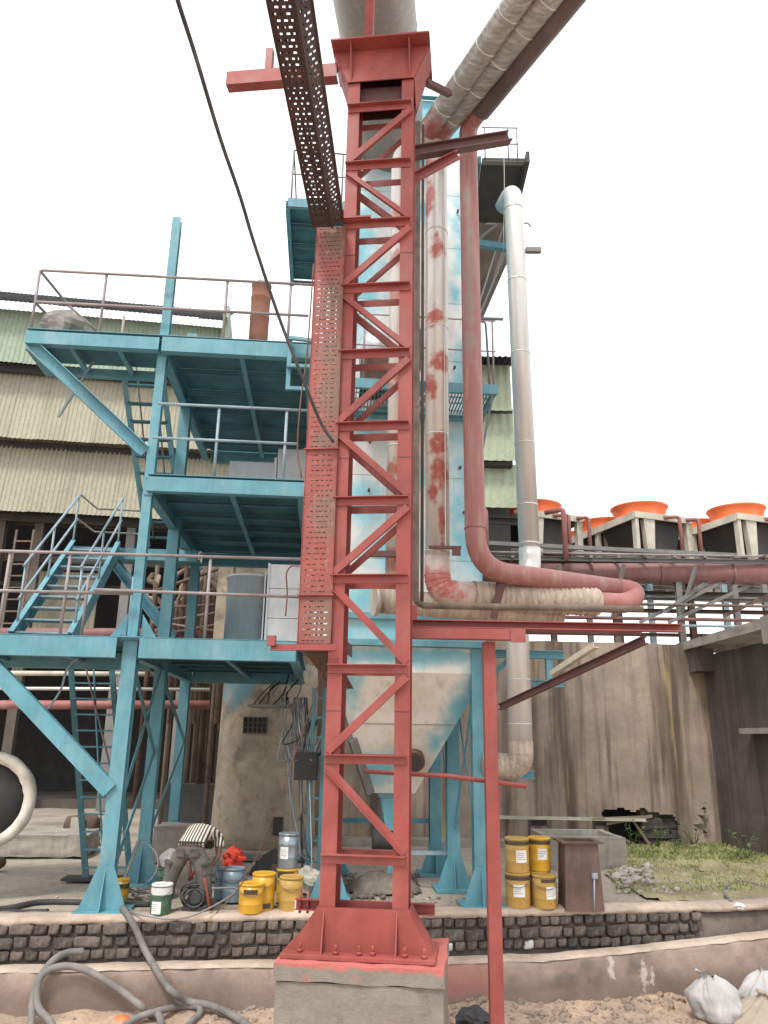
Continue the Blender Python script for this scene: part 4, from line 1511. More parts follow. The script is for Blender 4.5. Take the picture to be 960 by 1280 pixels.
for x in (gx0 + .1, W.y(455, 440, -gd).x, gx1 - .04):
    MB().tube([(x, -gd, gz), (x, -gd, gz + 1.0)], .014, 6).build('rail_post', M['rail'], ves)
# high platform on the left side of the vessel
hl = thing('high_platform', 'small blue steel platform high on the left side of the vessel behind the tray', 'platform', W.M @ V((0, 0, 0)), W.rz)
a = W.y(360, 250, .0)
zz = a.z
x0 = a.x
for k in range(4):
    MB().box(x0 + .03, VX0 - .03, .03 + k * .55, .57 + k * .55, zz, zz + .012).build('deck_plate', M['blue_deck'], hl)
    MB().ext((x0, .57 + k * .55, zz - .05), (VX0 - .02, .57 + k * .55, zz - .05), sec_L(.06, .08, .008), (0, 0, 1)).build('joist', M['blue_deck'], hl)
MB().ext((x0, 0, zz - .06), (VX0 - .02, 0, zz - .06), sec_C(.07, .16, .01, flip=True), (0, 0, 1)).build('edge_beam', M['blue'], hl)
MB().ext((x0, .04, zz - .06), (x0, 2.25, zz - .06), sec_C(.07, .16, .01), (0, 0, 1)).build('edge_beam', M['blue'], hl)
MB().tube(fillet([(VX0, 0.0, zz + .95), (x0 + .05, 0.0, zz + .97), (x0 + .05, 2.2, zz + .97)], .05, 3), .014, 6).build('handrail', M['steel'], hl)
MB().tube([(x0 + .05, .0, zz + .5), (VX0, 0.0, zz + .5)], .012, 6).build('handrail', M['steel'], hl)
for x in (x0 + .05, VX0 - .25, VX0 - .08):
    MB().tube([(x, .0, zz), (x, .0, zz + .95)], .014, 6).build('rail_post', M['steel'], hl)
# machinery standing on the walkway behind the lattice
fan = thing('blower', 'rusty blower casing with grey domed end on the vessel walkway', 'blower', W.M @ V((-1.45, -.52, gz)), W.rz)
MB().box(-.28, .42, -.25, .25, .0, .42).build('base_frame', M['rust'], fan)
MB().lathe([(.05, -.24), (.3, -.22), (.33, -.1), (.33, .18), (.3, .22)], 20, (.02, 0, .62), 'Y').build('fan_scroll', M['galv'], fan)
MB().box(.34, .56, -.2, .2, .3, .95).build('motor_box', M['dark'], fan)

# ------------------------------------------------------------------ pipes


def axial(p):
    return (RM.transposed() @ (V(p) - CAMO)).z * -1


def rad(px_w, p):
    return px_w / 2 / FPX * axial(p)


def ring(parent, p, d, r, mat, w_=.025, nm='band'):
    p, d = V(p), V(d).normalized()
    MB().tube([p - d * w_ / 2, p + d * w_ / 2], r, 20).build(nm, mat, parent)


def pipe_thing(name, label, cat, base):
    return thing(name, label, cat, (0, 0, 0))


# big duct over the tower
d0, d1 = at(492, 158, 10.75), at(461, -8, 7.5)
zavg = (d0.z + d1.z) / 2
d0.z = d1.z = zavg
dd = (d1 - d0).normalized()
big = thing('overhead_duct', 'wide grey insulated duct overhead running from the vessel top towards the viewer', 'duct')
M['duct'] = pipe_mat('grey_duct_cladding', (.27, .255, .24), [], rough=.5, metal=.2, dirt=.6)
MB().tube([d0 + V((0, .35, 0)), d0 + dd * 1.2, d1 + dd * .0, d1 + dd * 3.2], .545, 36).build('duct_shell', M['duct'], big)
for k in (.35, 1.35, 2.35, 3.4, 4.4):
    ring(big, d0 + dd * k, dd, .553, M['duct'], .03)

# the three sloping pipes of the upper right
zt_ = at(560, 172, 9.25).z


def zray(px, py, z):
    r_ = ray(px, py)
    return CAMO + r_ * ((z - EYE) / r_.z)


wp = thing('insulated_pipe', 'white insulated pipe with red overspray that drops in front of the vessel and turns right', 'pipe')
PB0 = zray(686, -4, zt_ + .1)
pB = at(548, 178, 9.25); pB.z = zt_
dB = (PB0 - pB).normalized()
Cx = at(546, 450, 9.25).x
corner = V((Cx, 9.25, at(545, 741, 9.25).z))
endw = at(748, 753, 9.72); endw.z = corner.z
topc = V((Cx, 9.25, zt_))
spots_ = [(Cx + dx, 9.1, at(545, y, 9.25).z, rx_, .3, h) for y, h, rx_, dx in ((318, .15, .10, .0), (300, .06, .03, .0), (402, .13, .12, -.03), (458, .15, .12, .03), (487, .16, .07, -.09), (560, .16, .10, .0), (592, .22, .11, .02), (618, .14, .05, -.06), (655, .16, .04, .04), (685, .1, .03, .05), (255, .3, .06, -.11), (215, .2, .05, -.12))]
M['white_pipe'] = pipe_mat('white_pipe_red_spray', (.64, .63, .60), spots_, dirt=.35)
rv = .152
dn = V((0, 0, -1))
MB().tube(fillet([topc + (PB0 - topc).normalized() * .3, topc, corner + V((0, 0, .42))], .35, 8), rv, 24).build('riser', M['white_pipe'], wp)
upl = pipe_mat('weathered_overhead_lagging', (.42, .415, .40), [(topc.x + .05, topc.y - .1, topc.z, .3, .4, .3)], rough=.45, metal=.3, dirt=.8, wrinkle='Y')
M['lagging'] = upl
dirB = (PB0 - topc).normalized()
MB().tube([topc + dirB * .12, PB0, PB0 + dirB * 3], .165, 24).build('overhead_run', M['lagging'], wp)
for k in (.45, 1.0, 1.5, 2.0, 2.45, 2.9, 3.4):
    ring(wp, topc + dirB * k, dirB, .171, M['alum'], .022)
M['elbow_red'] = pipe_mat('elbow_red_tint', (.52, .42, .38), [(corner.x, 9.1, corner.z + .1, .35, .5, .16)], dirt=.7, metal=.1, rough=.6)
ex = (endw - corner).normalized()
el = fillet([corner + V((0, 0, .44)), corner, corner + ex * .46], .40, 7)
MB().tube(el, .160, 24).build('elbow', M['elbow_red'], wp)
for i in range(1, len(el) - 1):
    ring(wp, el[i], el[i + 1] - el[i - 1], .164, M['elbow_red'], .014, 'gore_seam')
# wrapped horizontal run: bunched cloth rings
n_seg = 84
pts = [corner + ex * .45 + (endw - corner - ex * .45) * (i / n_seg) for i in range(n_seg + 1)]
rs = [.166 + ((.014 if i % 3 == 0 else 0) + .012 * rnd.random() if i > 30 else .008 * rnd.random()) for i in range(n_seg + 1)]
rs[-1] = .15
M['wrap'] = pipe_mat('ribbed_wrapping', (.42, .345, .275), [], rough=.8, metal=0, dirt=.9, wrinkle='X')
MB().tube(pts, rs, 24).build('wrapped_run', M['wrap'], wp)
for py, sp in ((292, 0), (412, 0), (545, 0), (690, 0), (705, 0), (712, 0)):
    z = at(545, py, 9.25).z
    ring(wp, (Cx, 9.25, z), dn, rv + .006, M['alum'] if py < 600 else M['insul'], .018)
for x, z in ((Cx + .09, 0),):
    MB().box(x - .004, x + .004, 9.25 - .152 + .03, 9.25 - .118, corner.z + .5, zt_ - .35).build('lap_seam', M['alum'], wp)
# clamp with bracket
z = at(545, 689, 9.25).z
MB().box(Cx - .12, Cx + .27, 9.02, 9.06, z - .02, z + .015).build('clamp', M['dark_red'], wp)
MB().box(Cx + .16, Cx + .26, 9.0, 9.05, z - .1, z + .01).build('clamp', M['dark_red'], wp)

rp = thing('red_pipe', 'bare dull red pipe with grey flaking streak that drops, turns right and doubles back', 'pipe')
rr_ = .125
Rx = at(592, 560, 9.0).x
zr = at(625, 712, 9.0).z
cr = V((Rx, 9.0, zr))
u0 = at(772, 737, 9.95); u0.z = zr - .02
zr_top = zt_ - .02
tr = V((Rx, 9.0, zr_top))
PC0 = zray(716, -4, zr_top + .12)
dirC = (PC0 - tr).normalized()
endr = endw + V((.02, 0, 0))
M['red_flaky'] = pipe_mat('flaking_red_pipe', (.29, .115, .102), [(Rx - .03, 8.9, at(590, y, 9).z, .055, .3, h) for y, h in ((260, .3), (310, .4), (350, .4), (400, .4), (430, .25), (375, .25))], rough=.55, metal=0, col=(.24, .19, .17), dirt=.35)
MB().tube(fillet([tr + dirC * .35, tr, cr, u0], .46, 10), rr_, 24).build('riser', M['red_flaky'], rp)
w1 = u0 + (u0 - cr).normalized() * .33
w2 = endr + (endr - corner).normalized() * .42
MB().tube(fillet([u0 - (u0 - cr).normalized() * .02, w1, w2, endr - (endr - corner).normalized() * .03], .26, 8), rr_ + .004, 24).build('return_bend', M['red_dull'], rp)
ring(rp, u0, u0 - cr, rr_ + .008, M['red_dull'], .012, 'weld')
ring(rp, cr + V((0, 0, .5)), dn, rr_ + .008, M['red_dull'], .012, 'weld')
MB().tube([tr + dirC * .3, PC0, PC0 + dirC * 3], .15, 20).build('overhead_run', M['lag_dark'], rp)

lp = thing('rear_white_pipe', 'white pipe seen through the lattice right leg, ending in a capped tee', 'pipe')
Lx = at(499, 500, 9.35)
Lb = at(499, 754, 9.35)
PA0 = zray(650, -4, zt_ + .1)
tl_ = V((Lx.x, 9.35, zt_ - .1))
kA = at(536, 174, 9.1); kA.z = zt_ - .02
dirA = (PA0 - kA).normalized()
spl = [(Lx.x - .08, 9.2, at(492, y, 9.35).z, .12, .3, .14) for y in (275, 330, 372, 480, 590, 700)]
M['left_pipe'] = pipe_mat('white_pipe_pink_spray', (.62, .59, .55), spl, col=(.44, .18, .15), dirt=.4)
MB().tube(fillet([kA + dirA * .1, kA - dirA * .12, tl_ + V((0, 0, -.12)), V((Lx.x, 9.35, Lb.z))], .3, 7), .150, 24).build('riser', M['left_pipe'], lp)
M['lag_a'] = pipe_mat('lagging_red_end', (.43, .415, .39), [(kA.x + .05, kA.y - .1, kA.z, .2, .3, .3)], rough=.45, metal=.3, dirt=.7, wrinkle='Y')
MB().tube([kA, PA0, PA0 + dirA * 3], .155, 24).build('overhead_run', M['lag_a'], lp)
for k in (.45, .95, 1.5, 2.0, 2.5, 3.1):
    ring(lp, kA + dirA * k, dirA, .161, M['alum'], .022)
MB().tube([V((Lx.x - .24, 9.2, Lb.z)), V((Lx.x + 2.1, 9.85, Lb.z - .02))], .15, 20).build('tee_run', M['wrap'], lp)
ring(lp, V((Lx.x - .26, 9.195, Lb.z)), (1, .28, 0), .185, M['insul'], .05, 'end_cap')
for py in (300, 560, 735):
    ring(lp, V((Lx.x, 9.35, at(499, py, 9.35).z)), dn, .157, M['insul'], .02)
MB().box(Lx.x - .36, Lx.x + .12, 9.05, 9.12, at(490, 694, 9.2).z - .05, at(490, 694, 9.2).z + .02).build('clamp', M['dark_red'], lp)

tp_ = thing('tracer_pipe', 'thin rusty pipe beside the white riser that turns right above the red arm', 'pipe')
tx = at(521, 450, 8.6).x
tz = at(525, 757, 8.6).z
te = at(806, 784, 8.3)
MB().tube(fillet([(tx, 8.6, zt_ - .35), (tx, 8.6, tz), (te.x, te.y, tz - .05)], .12, 5), .037, 12).build('pipe_run', M['rust_pipe'], tp_)
MB().tube([(tx + .075, 8.7, zt_ - .3), (tx + .075, 8.7, tz + .0)], .020, 8).build('companion_pipe', M['rust'], tp_)
xx = at(520, 770, 8.5)
MB().ext((tx - .02, 8.5, tz - .02), (tx - .02, 8.5, tz - .30), sec_rect(.06, .05), (0, 1, 0)).build('stand', M['red'], tp_)
# small red stand under the wrapped run
s_ = at(622, 745, 9.35)
sb_ = thing('pipe_clip', 'dark red angled clip gripping the wrapped pipe run', 'clip', (s_.x, s_.y, s_.z))
MB().ext((-.08, -.12, -.30), (.04, -.12, .16), sec_L(.09, .07, .01), (0, 1, 0)).build('clip_leg', M['dark_red'], sb_)
MB().box(-.02, .09, -.16, .02, .12, .16).build('clip_top', M['dark_red'], sb_)

vp = thing('vent_pipe', 'tall white pipe to the right of the vessel with a bend at top and bottom', 'pipe')
va, vb = at(641, 238, 10.9), at(662, 690, 10.9)
vx = (va.x + vb.x) / 2
tx_ = va.z
M['vent'] = pipe_mat('white_vent_pipe', (.62, .62, .60), [], rough=.4, metal=.35, dirt=.3)
la, lb = at(648, 790, 10.5), at(650, 958, 10.5)
lx_ = (la.x + lb.x) / 2
MB().tube(fillet([va + V((-.10, .38, -.05)), va, vb], .25, 6), .150, 24).build('upper_run', M['vent'], vp)
MB().tube(fillet([vb + V((0, 0, .05)), vb + V((0, 0, -.22)), V((lx_, 10.5, at(648, 765, 10.5).z)), V((lx_, 10.5, lb.z + .30))], .2, 6), .156, 24).build('lower_run', M['vent'], vp)
el = fillet([V((lx_, 10.5, lb.z + .32)), V((lx_, 10.5, lb.z + .0)), V((lx_ - .42, 10.75, lb.z + .0))], .30, 6)
MB().tube(el, .160, 20).build('elbow', M['wrap'], vp)
for i in range(1, len(el) - 1, 2):
    ring(vp, el[i], el[i + 1] - el[i - 1], .165, M['wrap'], .014, 'gore_seam')
for py in (262, 352, 443, 555, 632, 680):
    t_ = (py - 238) / (690 - 238)
    ring(vp, va.lerp(vb, t_) if False else V((va.x + (vb.x - va.x) * (va.z - at(650, py, 10.9).z) / (va.z - vb.z), 10.9, at(650, py, 10.9).z)), dn, .156, M['alum'], .02)
for py in (850, 905):
    ring(vp, V((lx_, 10.5, at(650, py, 10.5).z)), dn, .161, M['alum'], .016)
hk = at(655, 279, 10.9)
MB().tube(smooth([hk, hk + V((.06, 0, .0)), hk + V((.11, 0, -.06))], 4), .014, 6).build('hook', M['steel'], vp)
MB().ext(at(657, 313, 10.95), at(676, 313, 10.95), sec_rect(.08, .08), (0, 0, 1)).build('stub', M['steel'], vp)

# ------------------------------------------------------------------ corrugated factory shed on the left
S0 = at(0, 455, 20.5)
S = Frame((S0.x, S0.y, 0), R(8))
shed = thing('factory_shed', 'big corrugated factory shed with cream and green sheeting over a dark open hall', 'factory building', S.o, S.rz)


def sheet(x0, x1, y0, z0, y1, z1, mat, n=7, dep=.022, name='wall_sheet', parent=None, lift=0.0):
    """one corrugated sheet between (y0,z0) bottom and (y1,z1) top"""
    vs, fs = [], []
    m = MB()
    k = n * 4
    prof = [0, 0, 1, 1]
    d = V((0, y1 - y0, z1 - z0)).normalized()
    nv = V((0, -d.z, d.y))
    if nv.y > 0 and abs(nv.y) > .3:
        nv = -nv
    for i in range(k + 1):
        x = x0 + (x1 - x0) * i / k
        off = nv * (dep * prof[i % 4] + lift)
        vs += [V((x, y0, z0)) + off, V((x, y1, z1)) + off]
    fs = [(2 * i, 2 * i + 2, 2 * i + 3, 2 * i + 1) for i in range(k)]
    return m.add(vs, fs).build(name, mat, parent or shed)


def sheets(xa, xb, y0, z0, y1, z1, mat, wd=.78, name='wall_sheet', parent=None, n=6):
    c = max(1, round((xb - xa) / wd))
    for i in range(c):
        a = xa + (xb - xa) * i / c
        b = xa + (xb - xa) * (i + 1) / c
        sheet(a, b + .02, y0, z0 + rnd.uniform(-.015, .015), y1, z1, mat, name=name, parent=parent, lift=.006 * (i % 2), n=n)


def sz(px, py, yl=0.0): return S.y(px, py, yl).z


XA = S.y(-120, 450).x
XB = S.y(277, 430).x
XC = S.y(345, 560).x
gz0, gz1 = sz(0, 453), sz(0, 381)
sheets(XA, XB, -.05, gz0, .25, gz1, M['sheet_green'])
b0, b1 = sz(0, 546, .15), sz(0, 452, .5)
sheets(XA, XC, .15, b0, .6, b1, M['sheet_cream'])
c0_, c1_ = sz(0, 638, .35), sz(0, 548, .8)
sheets(XA, XC, .35, c0_, .8, c1_ + .15, M['sheet_cream'])
r0, r1 = sz(0, 384, -.3), sz(0, 352, 2.6)
sheets(XA, XB + .1, -.35, gz1 + .02, 2.8, gz1 + 2.05, M['sheet_dark'], name='roof_sheet')
sheets(XA, XB + .1, -.36, gz1 - .08, -.35, gz1 + .04, M['sheet_dark'], name='eaves_sheet')
# louvre gaps: dark strips behind the overlaps imitate the shadow there
for z, y in ((gz0, .25), (b0, .65), (c0_, .9)):
    MB().box(XA, XC, y + .05, y + .2, z - .12, z + .1).build('gap_dark_strip', M['dark'], shed)
MB().box(XB - .02, XB + .16, -.1, 2.6, gz0 - .1, gz1 + .6).build('corner_trim', M['sheet_green'], shed)
# inside of the hall; its shade is put into near-black walls and ceiling
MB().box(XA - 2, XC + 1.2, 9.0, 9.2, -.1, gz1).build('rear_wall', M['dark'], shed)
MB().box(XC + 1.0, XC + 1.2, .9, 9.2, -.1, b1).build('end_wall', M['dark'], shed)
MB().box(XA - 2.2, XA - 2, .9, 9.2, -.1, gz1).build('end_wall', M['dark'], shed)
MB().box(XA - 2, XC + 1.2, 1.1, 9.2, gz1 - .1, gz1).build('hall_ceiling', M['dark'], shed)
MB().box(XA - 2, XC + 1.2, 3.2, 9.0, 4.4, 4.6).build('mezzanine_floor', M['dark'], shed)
for px in (-20, 30, 150, 232):
    x = S.y(px, 800, 1.2).x
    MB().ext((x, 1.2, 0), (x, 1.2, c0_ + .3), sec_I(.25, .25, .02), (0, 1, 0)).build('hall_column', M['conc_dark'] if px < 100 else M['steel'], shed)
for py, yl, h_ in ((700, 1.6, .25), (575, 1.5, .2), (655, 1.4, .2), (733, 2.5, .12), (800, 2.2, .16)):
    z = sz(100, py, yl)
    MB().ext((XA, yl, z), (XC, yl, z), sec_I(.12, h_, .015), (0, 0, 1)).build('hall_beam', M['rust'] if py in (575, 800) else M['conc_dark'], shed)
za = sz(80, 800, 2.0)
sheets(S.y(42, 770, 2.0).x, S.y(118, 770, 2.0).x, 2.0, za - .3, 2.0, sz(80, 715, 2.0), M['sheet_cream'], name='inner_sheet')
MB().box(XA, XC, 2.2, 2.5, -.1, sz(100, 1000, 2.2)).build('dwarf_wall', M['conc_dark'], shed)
# long pipes in front of the hall
for nm, pyl, pyr, d, r_, mt, lb in (('hall_pipe', 881, 881, 15.8, .085, 'red_dull', 'long dull red pipe crossing in front of the dark hall below the lowest deck'),
                                    ('hall_pipe', 841, 843, 16.6, .05, 'cream', 'upper of two thin pale pipes crossing the dark hall below the lowest deck'),
                                    ('hall_pipe', 860, 862, 16.2, .035, 'alum', 'lower of two thin pale pipes crossing the dark hall below the lowest deck'),
                                    ('hall_pipe', 792, 793, 16.9, .13, 'maroon', 'thick maroon pipe behind the lowest deck handrail')):
    a, b = at(-60, pyl, d), at(262, pyr, d + .5)
    o = MB().tube([a, b], r_, 12).build(nm, M[mt])
    tag(o, lb, 'pipe')
# lattice ladder far left in the hall
ll = thing('hall_ladder', 'small rusty ladder standing in the dark hall at left picture edge', 'ladder', at(18, 760, 17))
a = at(6, 760, 17) - ll.location
b = at(28, 760, 17) - ll.location
hh = at(18, 662, 17).z - at(18, 760, 17).z
for q in (a, b):
    MB().bar(q + V((0, 0, -1.6)), q + V((0, 0, hh)), .04, .04).build('stringer', M['rust_pipe'], ll)
for k in range(12):
    z = -1.4 + (hh + 1.4) * k / 12
    MB().bar(a + V((0, 0, z)), b + V((0, 0, z)), .03, .03).build('rung', M['rust_pipe'], ll)
# pipes in the interior, packed rusty bank behind the platform
bank = thing('pipe_bank', 'tangle of rusty vertical process pipes behind the blue platform', 'pipes', at(240, 1000, 17.0))
bo = bank.location.copy()
r3 = random.Random(5)
for k in range(26):
    px = 192 + k * 4.0 + r3.uniform(-3, 3)
    d = 16.4 + r3.uniform(0, 1.6)
    ptop = r3.uniform(690, 760)
    pb = r3.choice([905, 1010, 1050, 860])
    a, b = at(px + 4, pb, d), at(px, ptop, d)
    a.x = b.x
    e = b + V((r3.choice([-.25, .3, .4, -.3]), r3.uniform(-.2, .3), r3.uniform(-.1, .25)))
    c = e + V((0, .3, r3.uniform(.1, .8)))
    MB().tube([p - bo for p in fillet([a, b, e, c], .2, 4)], r3.uniform(.03, .062), 8).build('pipe', r3.choice([M['rust_pipe'], M['rust_pipe'], M['wood'], M['rust'], M['rust_pipe']]), bank)
for k in range(7):
    py = r3.uniform(700, 860)
    a, b = at(190, py, 16.6), at(300, py + r3.uniform(-40, 40), 16.6)
    MB().tube([a - bo, b - bo], r3.uniform(.025, .04), 8).build('pipe', r3.choice([M['rust_pipe'], M['rust'], M['wood']]), bank)
MB().box(-.6, .55, .1, .5, -1.2, .3).build('boiler_block', M['dark'], bank)
# pump plinths on the hall floor and block
o = lumpy_box(-.75, .75, -.5, .5, 0, .34, 10, .05, 3).build('floor_block', M['conc']); o.location = ground(58, 1066); o.rotation_euler = (0, 0, .1)
tag(o, 'low flat concrete block lying on the dusty yard left of the ladder', 'concrete block')
mo = thing('hall_motor', 'small dusty motor on the ground at the mouth of the dark hall', 'motor', ground(100, 1056))
MB().lathe([(.0, -.3), (.2, -.28), (.22, -.1), (.22, .25), (.16, .3)], 14, (0, 0, .3), 'X').build('motor_body', M['rust'], mo)
MB().box(-.3, .3, -.2, .2, -.02, .12).build('motor_foot', M['steel'], mo)
MB().box(-.12, .12, -.28, -.2, .3, .5).build('terminal_box', M['cream'], mo)
o = lumpy_box(-.36, .36, -.3, .3, 0, .55, 8, .03, 7).build('plinth_block', M['conc']); o.location = ground(222, 1075)
tag(o, 'grey concrete block behind the blue columns left of the pier', 'concrete block')

# rust-coloured chimney behind the railing, with the small roof it stands on
ch = thing('rusty_chimney', 'short orange-brown ribbed metal chimney behind top railing', 'chimney', at(323, 420, 24))
r_ = rad(24, ch.location)
h_ = at(325, 357, 24).z - ch.location.z
MB().lathe([(r_ * .98, -1.5), (r_, 0), (r_, h_ * .3), (r_ * 1.05, h_ * .32), (r_ * 1.05, h_ * .36), (r_, h_ * .38), (r_, h_ * .68), (r_ * 1.05, h_ * .7), (r_ * 1.05, h_ * .74), (r_, h_ * .76), (r_, h_ * .96), (r_ * 1.06, h_ * .97), (r_ * 1.06, h_), (r_ * .9, h_)], 20).build('flue', paint('rusty_orange', (.19, .075, .042), dust=(.27, .16, .11), dust_amt=.5, rough=.8), ch)
rb = thing('rear_roof_block', 'low dark-roofed block behind the railing under the rusty chimney', 'building', at(288, 600, 23))
ro = rb.location.copy()
a, b = at(287, 422, 23) - ro, at(470, 436, 23) - ro
sheets(a.x, b.x, 0, a.z - .3, 2.5, a.z + .15, M['sheet_dark'], name='roof_sheet', parent=rb)
sheets(a.x, b.x, .3, -4.0, .3, a.z - .3, M['sheet_cream'], name='wall_sheet', parent=rb)

# ------------------------------------------------------------------ concrete pier and what stands on the platform
pr = ground(320, 1062)
pier = thing('concrete_pier', 'blotchy concrete pier under the platform, blue overspray near its top', 'concrete pier', pr, R(2))
x0, x1 = ground(251, 1062).x - pr.x, at(388, 1062, pr.y).x - pr.x
prr = (x1 - x0) / 2
pcx = (x0 + x1) / 2
MB().lathe([(prr * 1.04, -.1), (prr * 1.03, .3), (prr * 1.0, 1.0), (prr * .985, 2.0), (prr * .97, 3.0), (prr * .965, 3.4), (.1, 3.41)], 48, (pcx, prr, 0), jit=lambda a, z: 1 + .012 * nz(a * 4, z * 2, 1, 2)).build('pier_block', M['pier_conc'], pier)
FP = Frame(pr, R(2))
va_, vb_ = FP.y(304, 916, 0), FP.y(334, 897, 0)
nv_, nh = 3, 5
_off = prr - math.sqrt(max(.01, prr ** 2 - ((va_.x + vb_.x) / 2 - pcx) ** 2)) + .05
vb = MB()
wv, hv = (vb_.x - va_.x), (vb_.z - va_.z)
for i in range(nh + 1):
    x = va_.x + wv * i / nh
    vb.box(x - .012, x + .012, _off - .09, _off + .012, va_.z, vb_.z)
for j in range(nv_ + 1):
    z = va_.z + hv * j / nv_
    vb.box(va_.x - .011, vb_.x + .011, _off - .087, _off + .01, z - .011, z + .011)
o = vb.build('vent_block', M['conc_dark'], pier)
MB().box(va_.x, vb_.x, _off - .06, _off - .05, va_.z, vb_.z).build('vent_back', M['black'], o)  # black plate imitates the shade inside the vent openings
o = MB().box(FP.y(340, 1050, -.1).x, FP.y(352, 1050, -.1).x, -.05, .6, .25, FP.y(345, 1022, -.1).z).build('cable_box', M['dark'], pier)
# upper frame on the pier
zl_ = FP.y(300, 722, .3).z
zh_ = FP.y(300, 640, .3).z
MB().box(FP.y(270, 750, .3).x, FP.y(289, 750, .3).x, .3, .8, 3.3, zh_).build('column', M['pier_conc'], pier)
MB().box(FP.y(289, 750, .3).x, FP.y(400, 750, .3).x, .35, .8, zl_, zh_).build('lintel', M['pier_conc'], pier)

# ducts standing on the decks
P0 = V((0, 0, 0))
du = P.y(308, 795, 1.0)
dct = thing('round_duct', 'grey galvanised round duct standing on the lowest deck', 'duct', P.M @ V((du.x, 1.0, Z1 + .005)), P.rz)
rdu = (P.y(336, 760, 1.0).x - P.y(280, 760, 1.0).x) / 2
htop = P.y(308, 722, 1.0).z - Z1
MB().lathe([(rdu, 0), (rdu, htop - .04), (rdu + .02, htop - .038), (rdu + .02, htop)], 28).build('duct_shell', M['galv'], dct)
MB().box(rdu * .72, rdu * .78, -rdu * .8, -rdu * .68, .02, htop + .05).build('lap_strip', M['galv'], dct)
bx0, bx1 = P.y(335, 760, .7).x, P.y(392, 760, .7).x
bd = thing('box_duct', 'bright square sheet-metal duct with seams beside the round duct on the lowest deck', 'duct', P.M @ V((bx0, .7, Z1 + .005)), P.rz)
ht = P.y(350, 708, .7).z - Z1
M['zinc'] = paint('bright_zinc', (.52, .53, .53), dust=(.45, .43, .4), dust_amt=.35, rough=.4, metal=.4)
zz_ = [.0, ht * .36, ht * .72, ht * 1.02]
for a, b in zip(zz_, zz_[1:]):
    MB().slab([(0 if a > .01 else .0, 0, a + .008), (bx1 - bx0, 0, a + .008), (bx1 - bx0, 0, b), (0, 0, b)], (0, .9, 0)).build('duct_panel', M['zinc'], bd)
MB().box(-.03, .0, -.02, .92, .0, ht * 1.03).build('corner_flange', M['galv'], bd)
# box duct on the middle deck
ux0, ux1 = P.y(286, 590, 2.2).x, P.y(342, 590, 2.2).x
ub = thing('grey_duct', 'plain grey box duct on the middle deck under the top deck', 'duct', P.M @ V((ux0, 2.2, Z2 + .005)), P.rz)
hh = P.y(300, 577, 2.2).z - Z2
MB().box(0, ux1 - ux0, 0, .8, 0, hh).build('duct_panel', M['galv'], ub)
MB().box(ux1 - ux0 + .004, ux1 - ux0 + .05, -.05, .85, 0, hh + .08).build('joint_flange', M['zinc'], ub)
MB().box(ux1 - ux0 + .06, ux1 - ux0 + .85, -.02, .8, 0, hh + .25).build('duct_panel', M['zinc'], ub)
MB().lathe([(.14, 0), (.15, .3), (.12, .34)], 14, (-.2, .1, 0)).build('filter_can', M['white_lid'], ub)

# hanging cables beside the pier
cb = thing('cable_bunch', 'bunch of grey cables drooping from a tray under the lowest deck beside the pier', 'cables', at(345, 870, 12.0))
co = cb.location.copy()
MB().box(*(sorted((at(310, 880, 12).x - co.x, at(376, 880, 12).x - co.x))), -.05, .35, at(345, 884, 12).z - co.z, at(345, 881, 12).z - co.z).build('tray', M['steel'], cb)
r4 = random.Random(9)
for k in range(9):
    a = at(316 + k * 6, 882, 12.0 + r4.uniform(0, .25))
    b = at(330 + k * 5 + r4.uniform(-8, 8), 868 - r4.uniform(0, 10), 12.05)
    c = at(345 + k * 4, 845 + r4.uniform(-5, 8), 12.2)
    MB().tube([p - co for p in smooth([a, b, c], 5)], r4.uniform(.010, .016), 6).build('cable', r4.choice([M['cable'], M['alum'], M['cable_black']]), cb)
for k in range(20):
    px = 350 + r4.uniform(0, 34)
    low = r4.choice([950, 930, 1010, 1060, 1085])
    a = at(px, 872, 12.0)
    b = at(px + r4.uniform(-10, 8), (872 + low) / 2, 11.9 + r4.uniform(-.3, .1))
    c = at(px + r4.uniform(-6, 14), low, 11.8 + r4.uniform(-.3, .2))
    pts = [a, b, c]
    if low < 1000:
        pts += [at(px + 22, low - 12, 11.8), at(px + 36, low - 50, 11.9)]
    else:
        pts += [at(px + r4.uniform(0, 22), low + 14, 11.7)]
    MB().tube([p - co for p in smooth(pts, 5)], r4.uniform(.008, .015), 6).build('cable', r4.choice([M['cable'], M['cable'], M['alum'], M['cable_black'], M['rail_blue'], M['cable_black']]), cb)
cr_ = thing('cable_rack', 'narrow blue ladder rack carrying cables behind the left tower leg', 'rack', ground(390, 1108))
o_ = cr_.location
for px in (383, 398):
    x = at(px, 1108, o_.y).x - o_.x
    MB().box(x - .03, x + .03, -.03, .03, 0, 2.7).build('upright', M['blue'], cr_)
for k in range(9):
    MB().box(at(383, 1108, o_.y).x - o_.x, at(398, 1108, o_.y).x - o_.x, -.02, .02, .3 + k * .28, .33 + k * .28).build('rung', M['blue'], cr_)
jb = MB().box(-.16, .16, -.1, .1, 0, .38).build('junction_box', M['dark']); jb.location = at(382, 975, 11.7)
tag(jb, 'dark junction box among the cables beside the blue rack', 'electrical box')

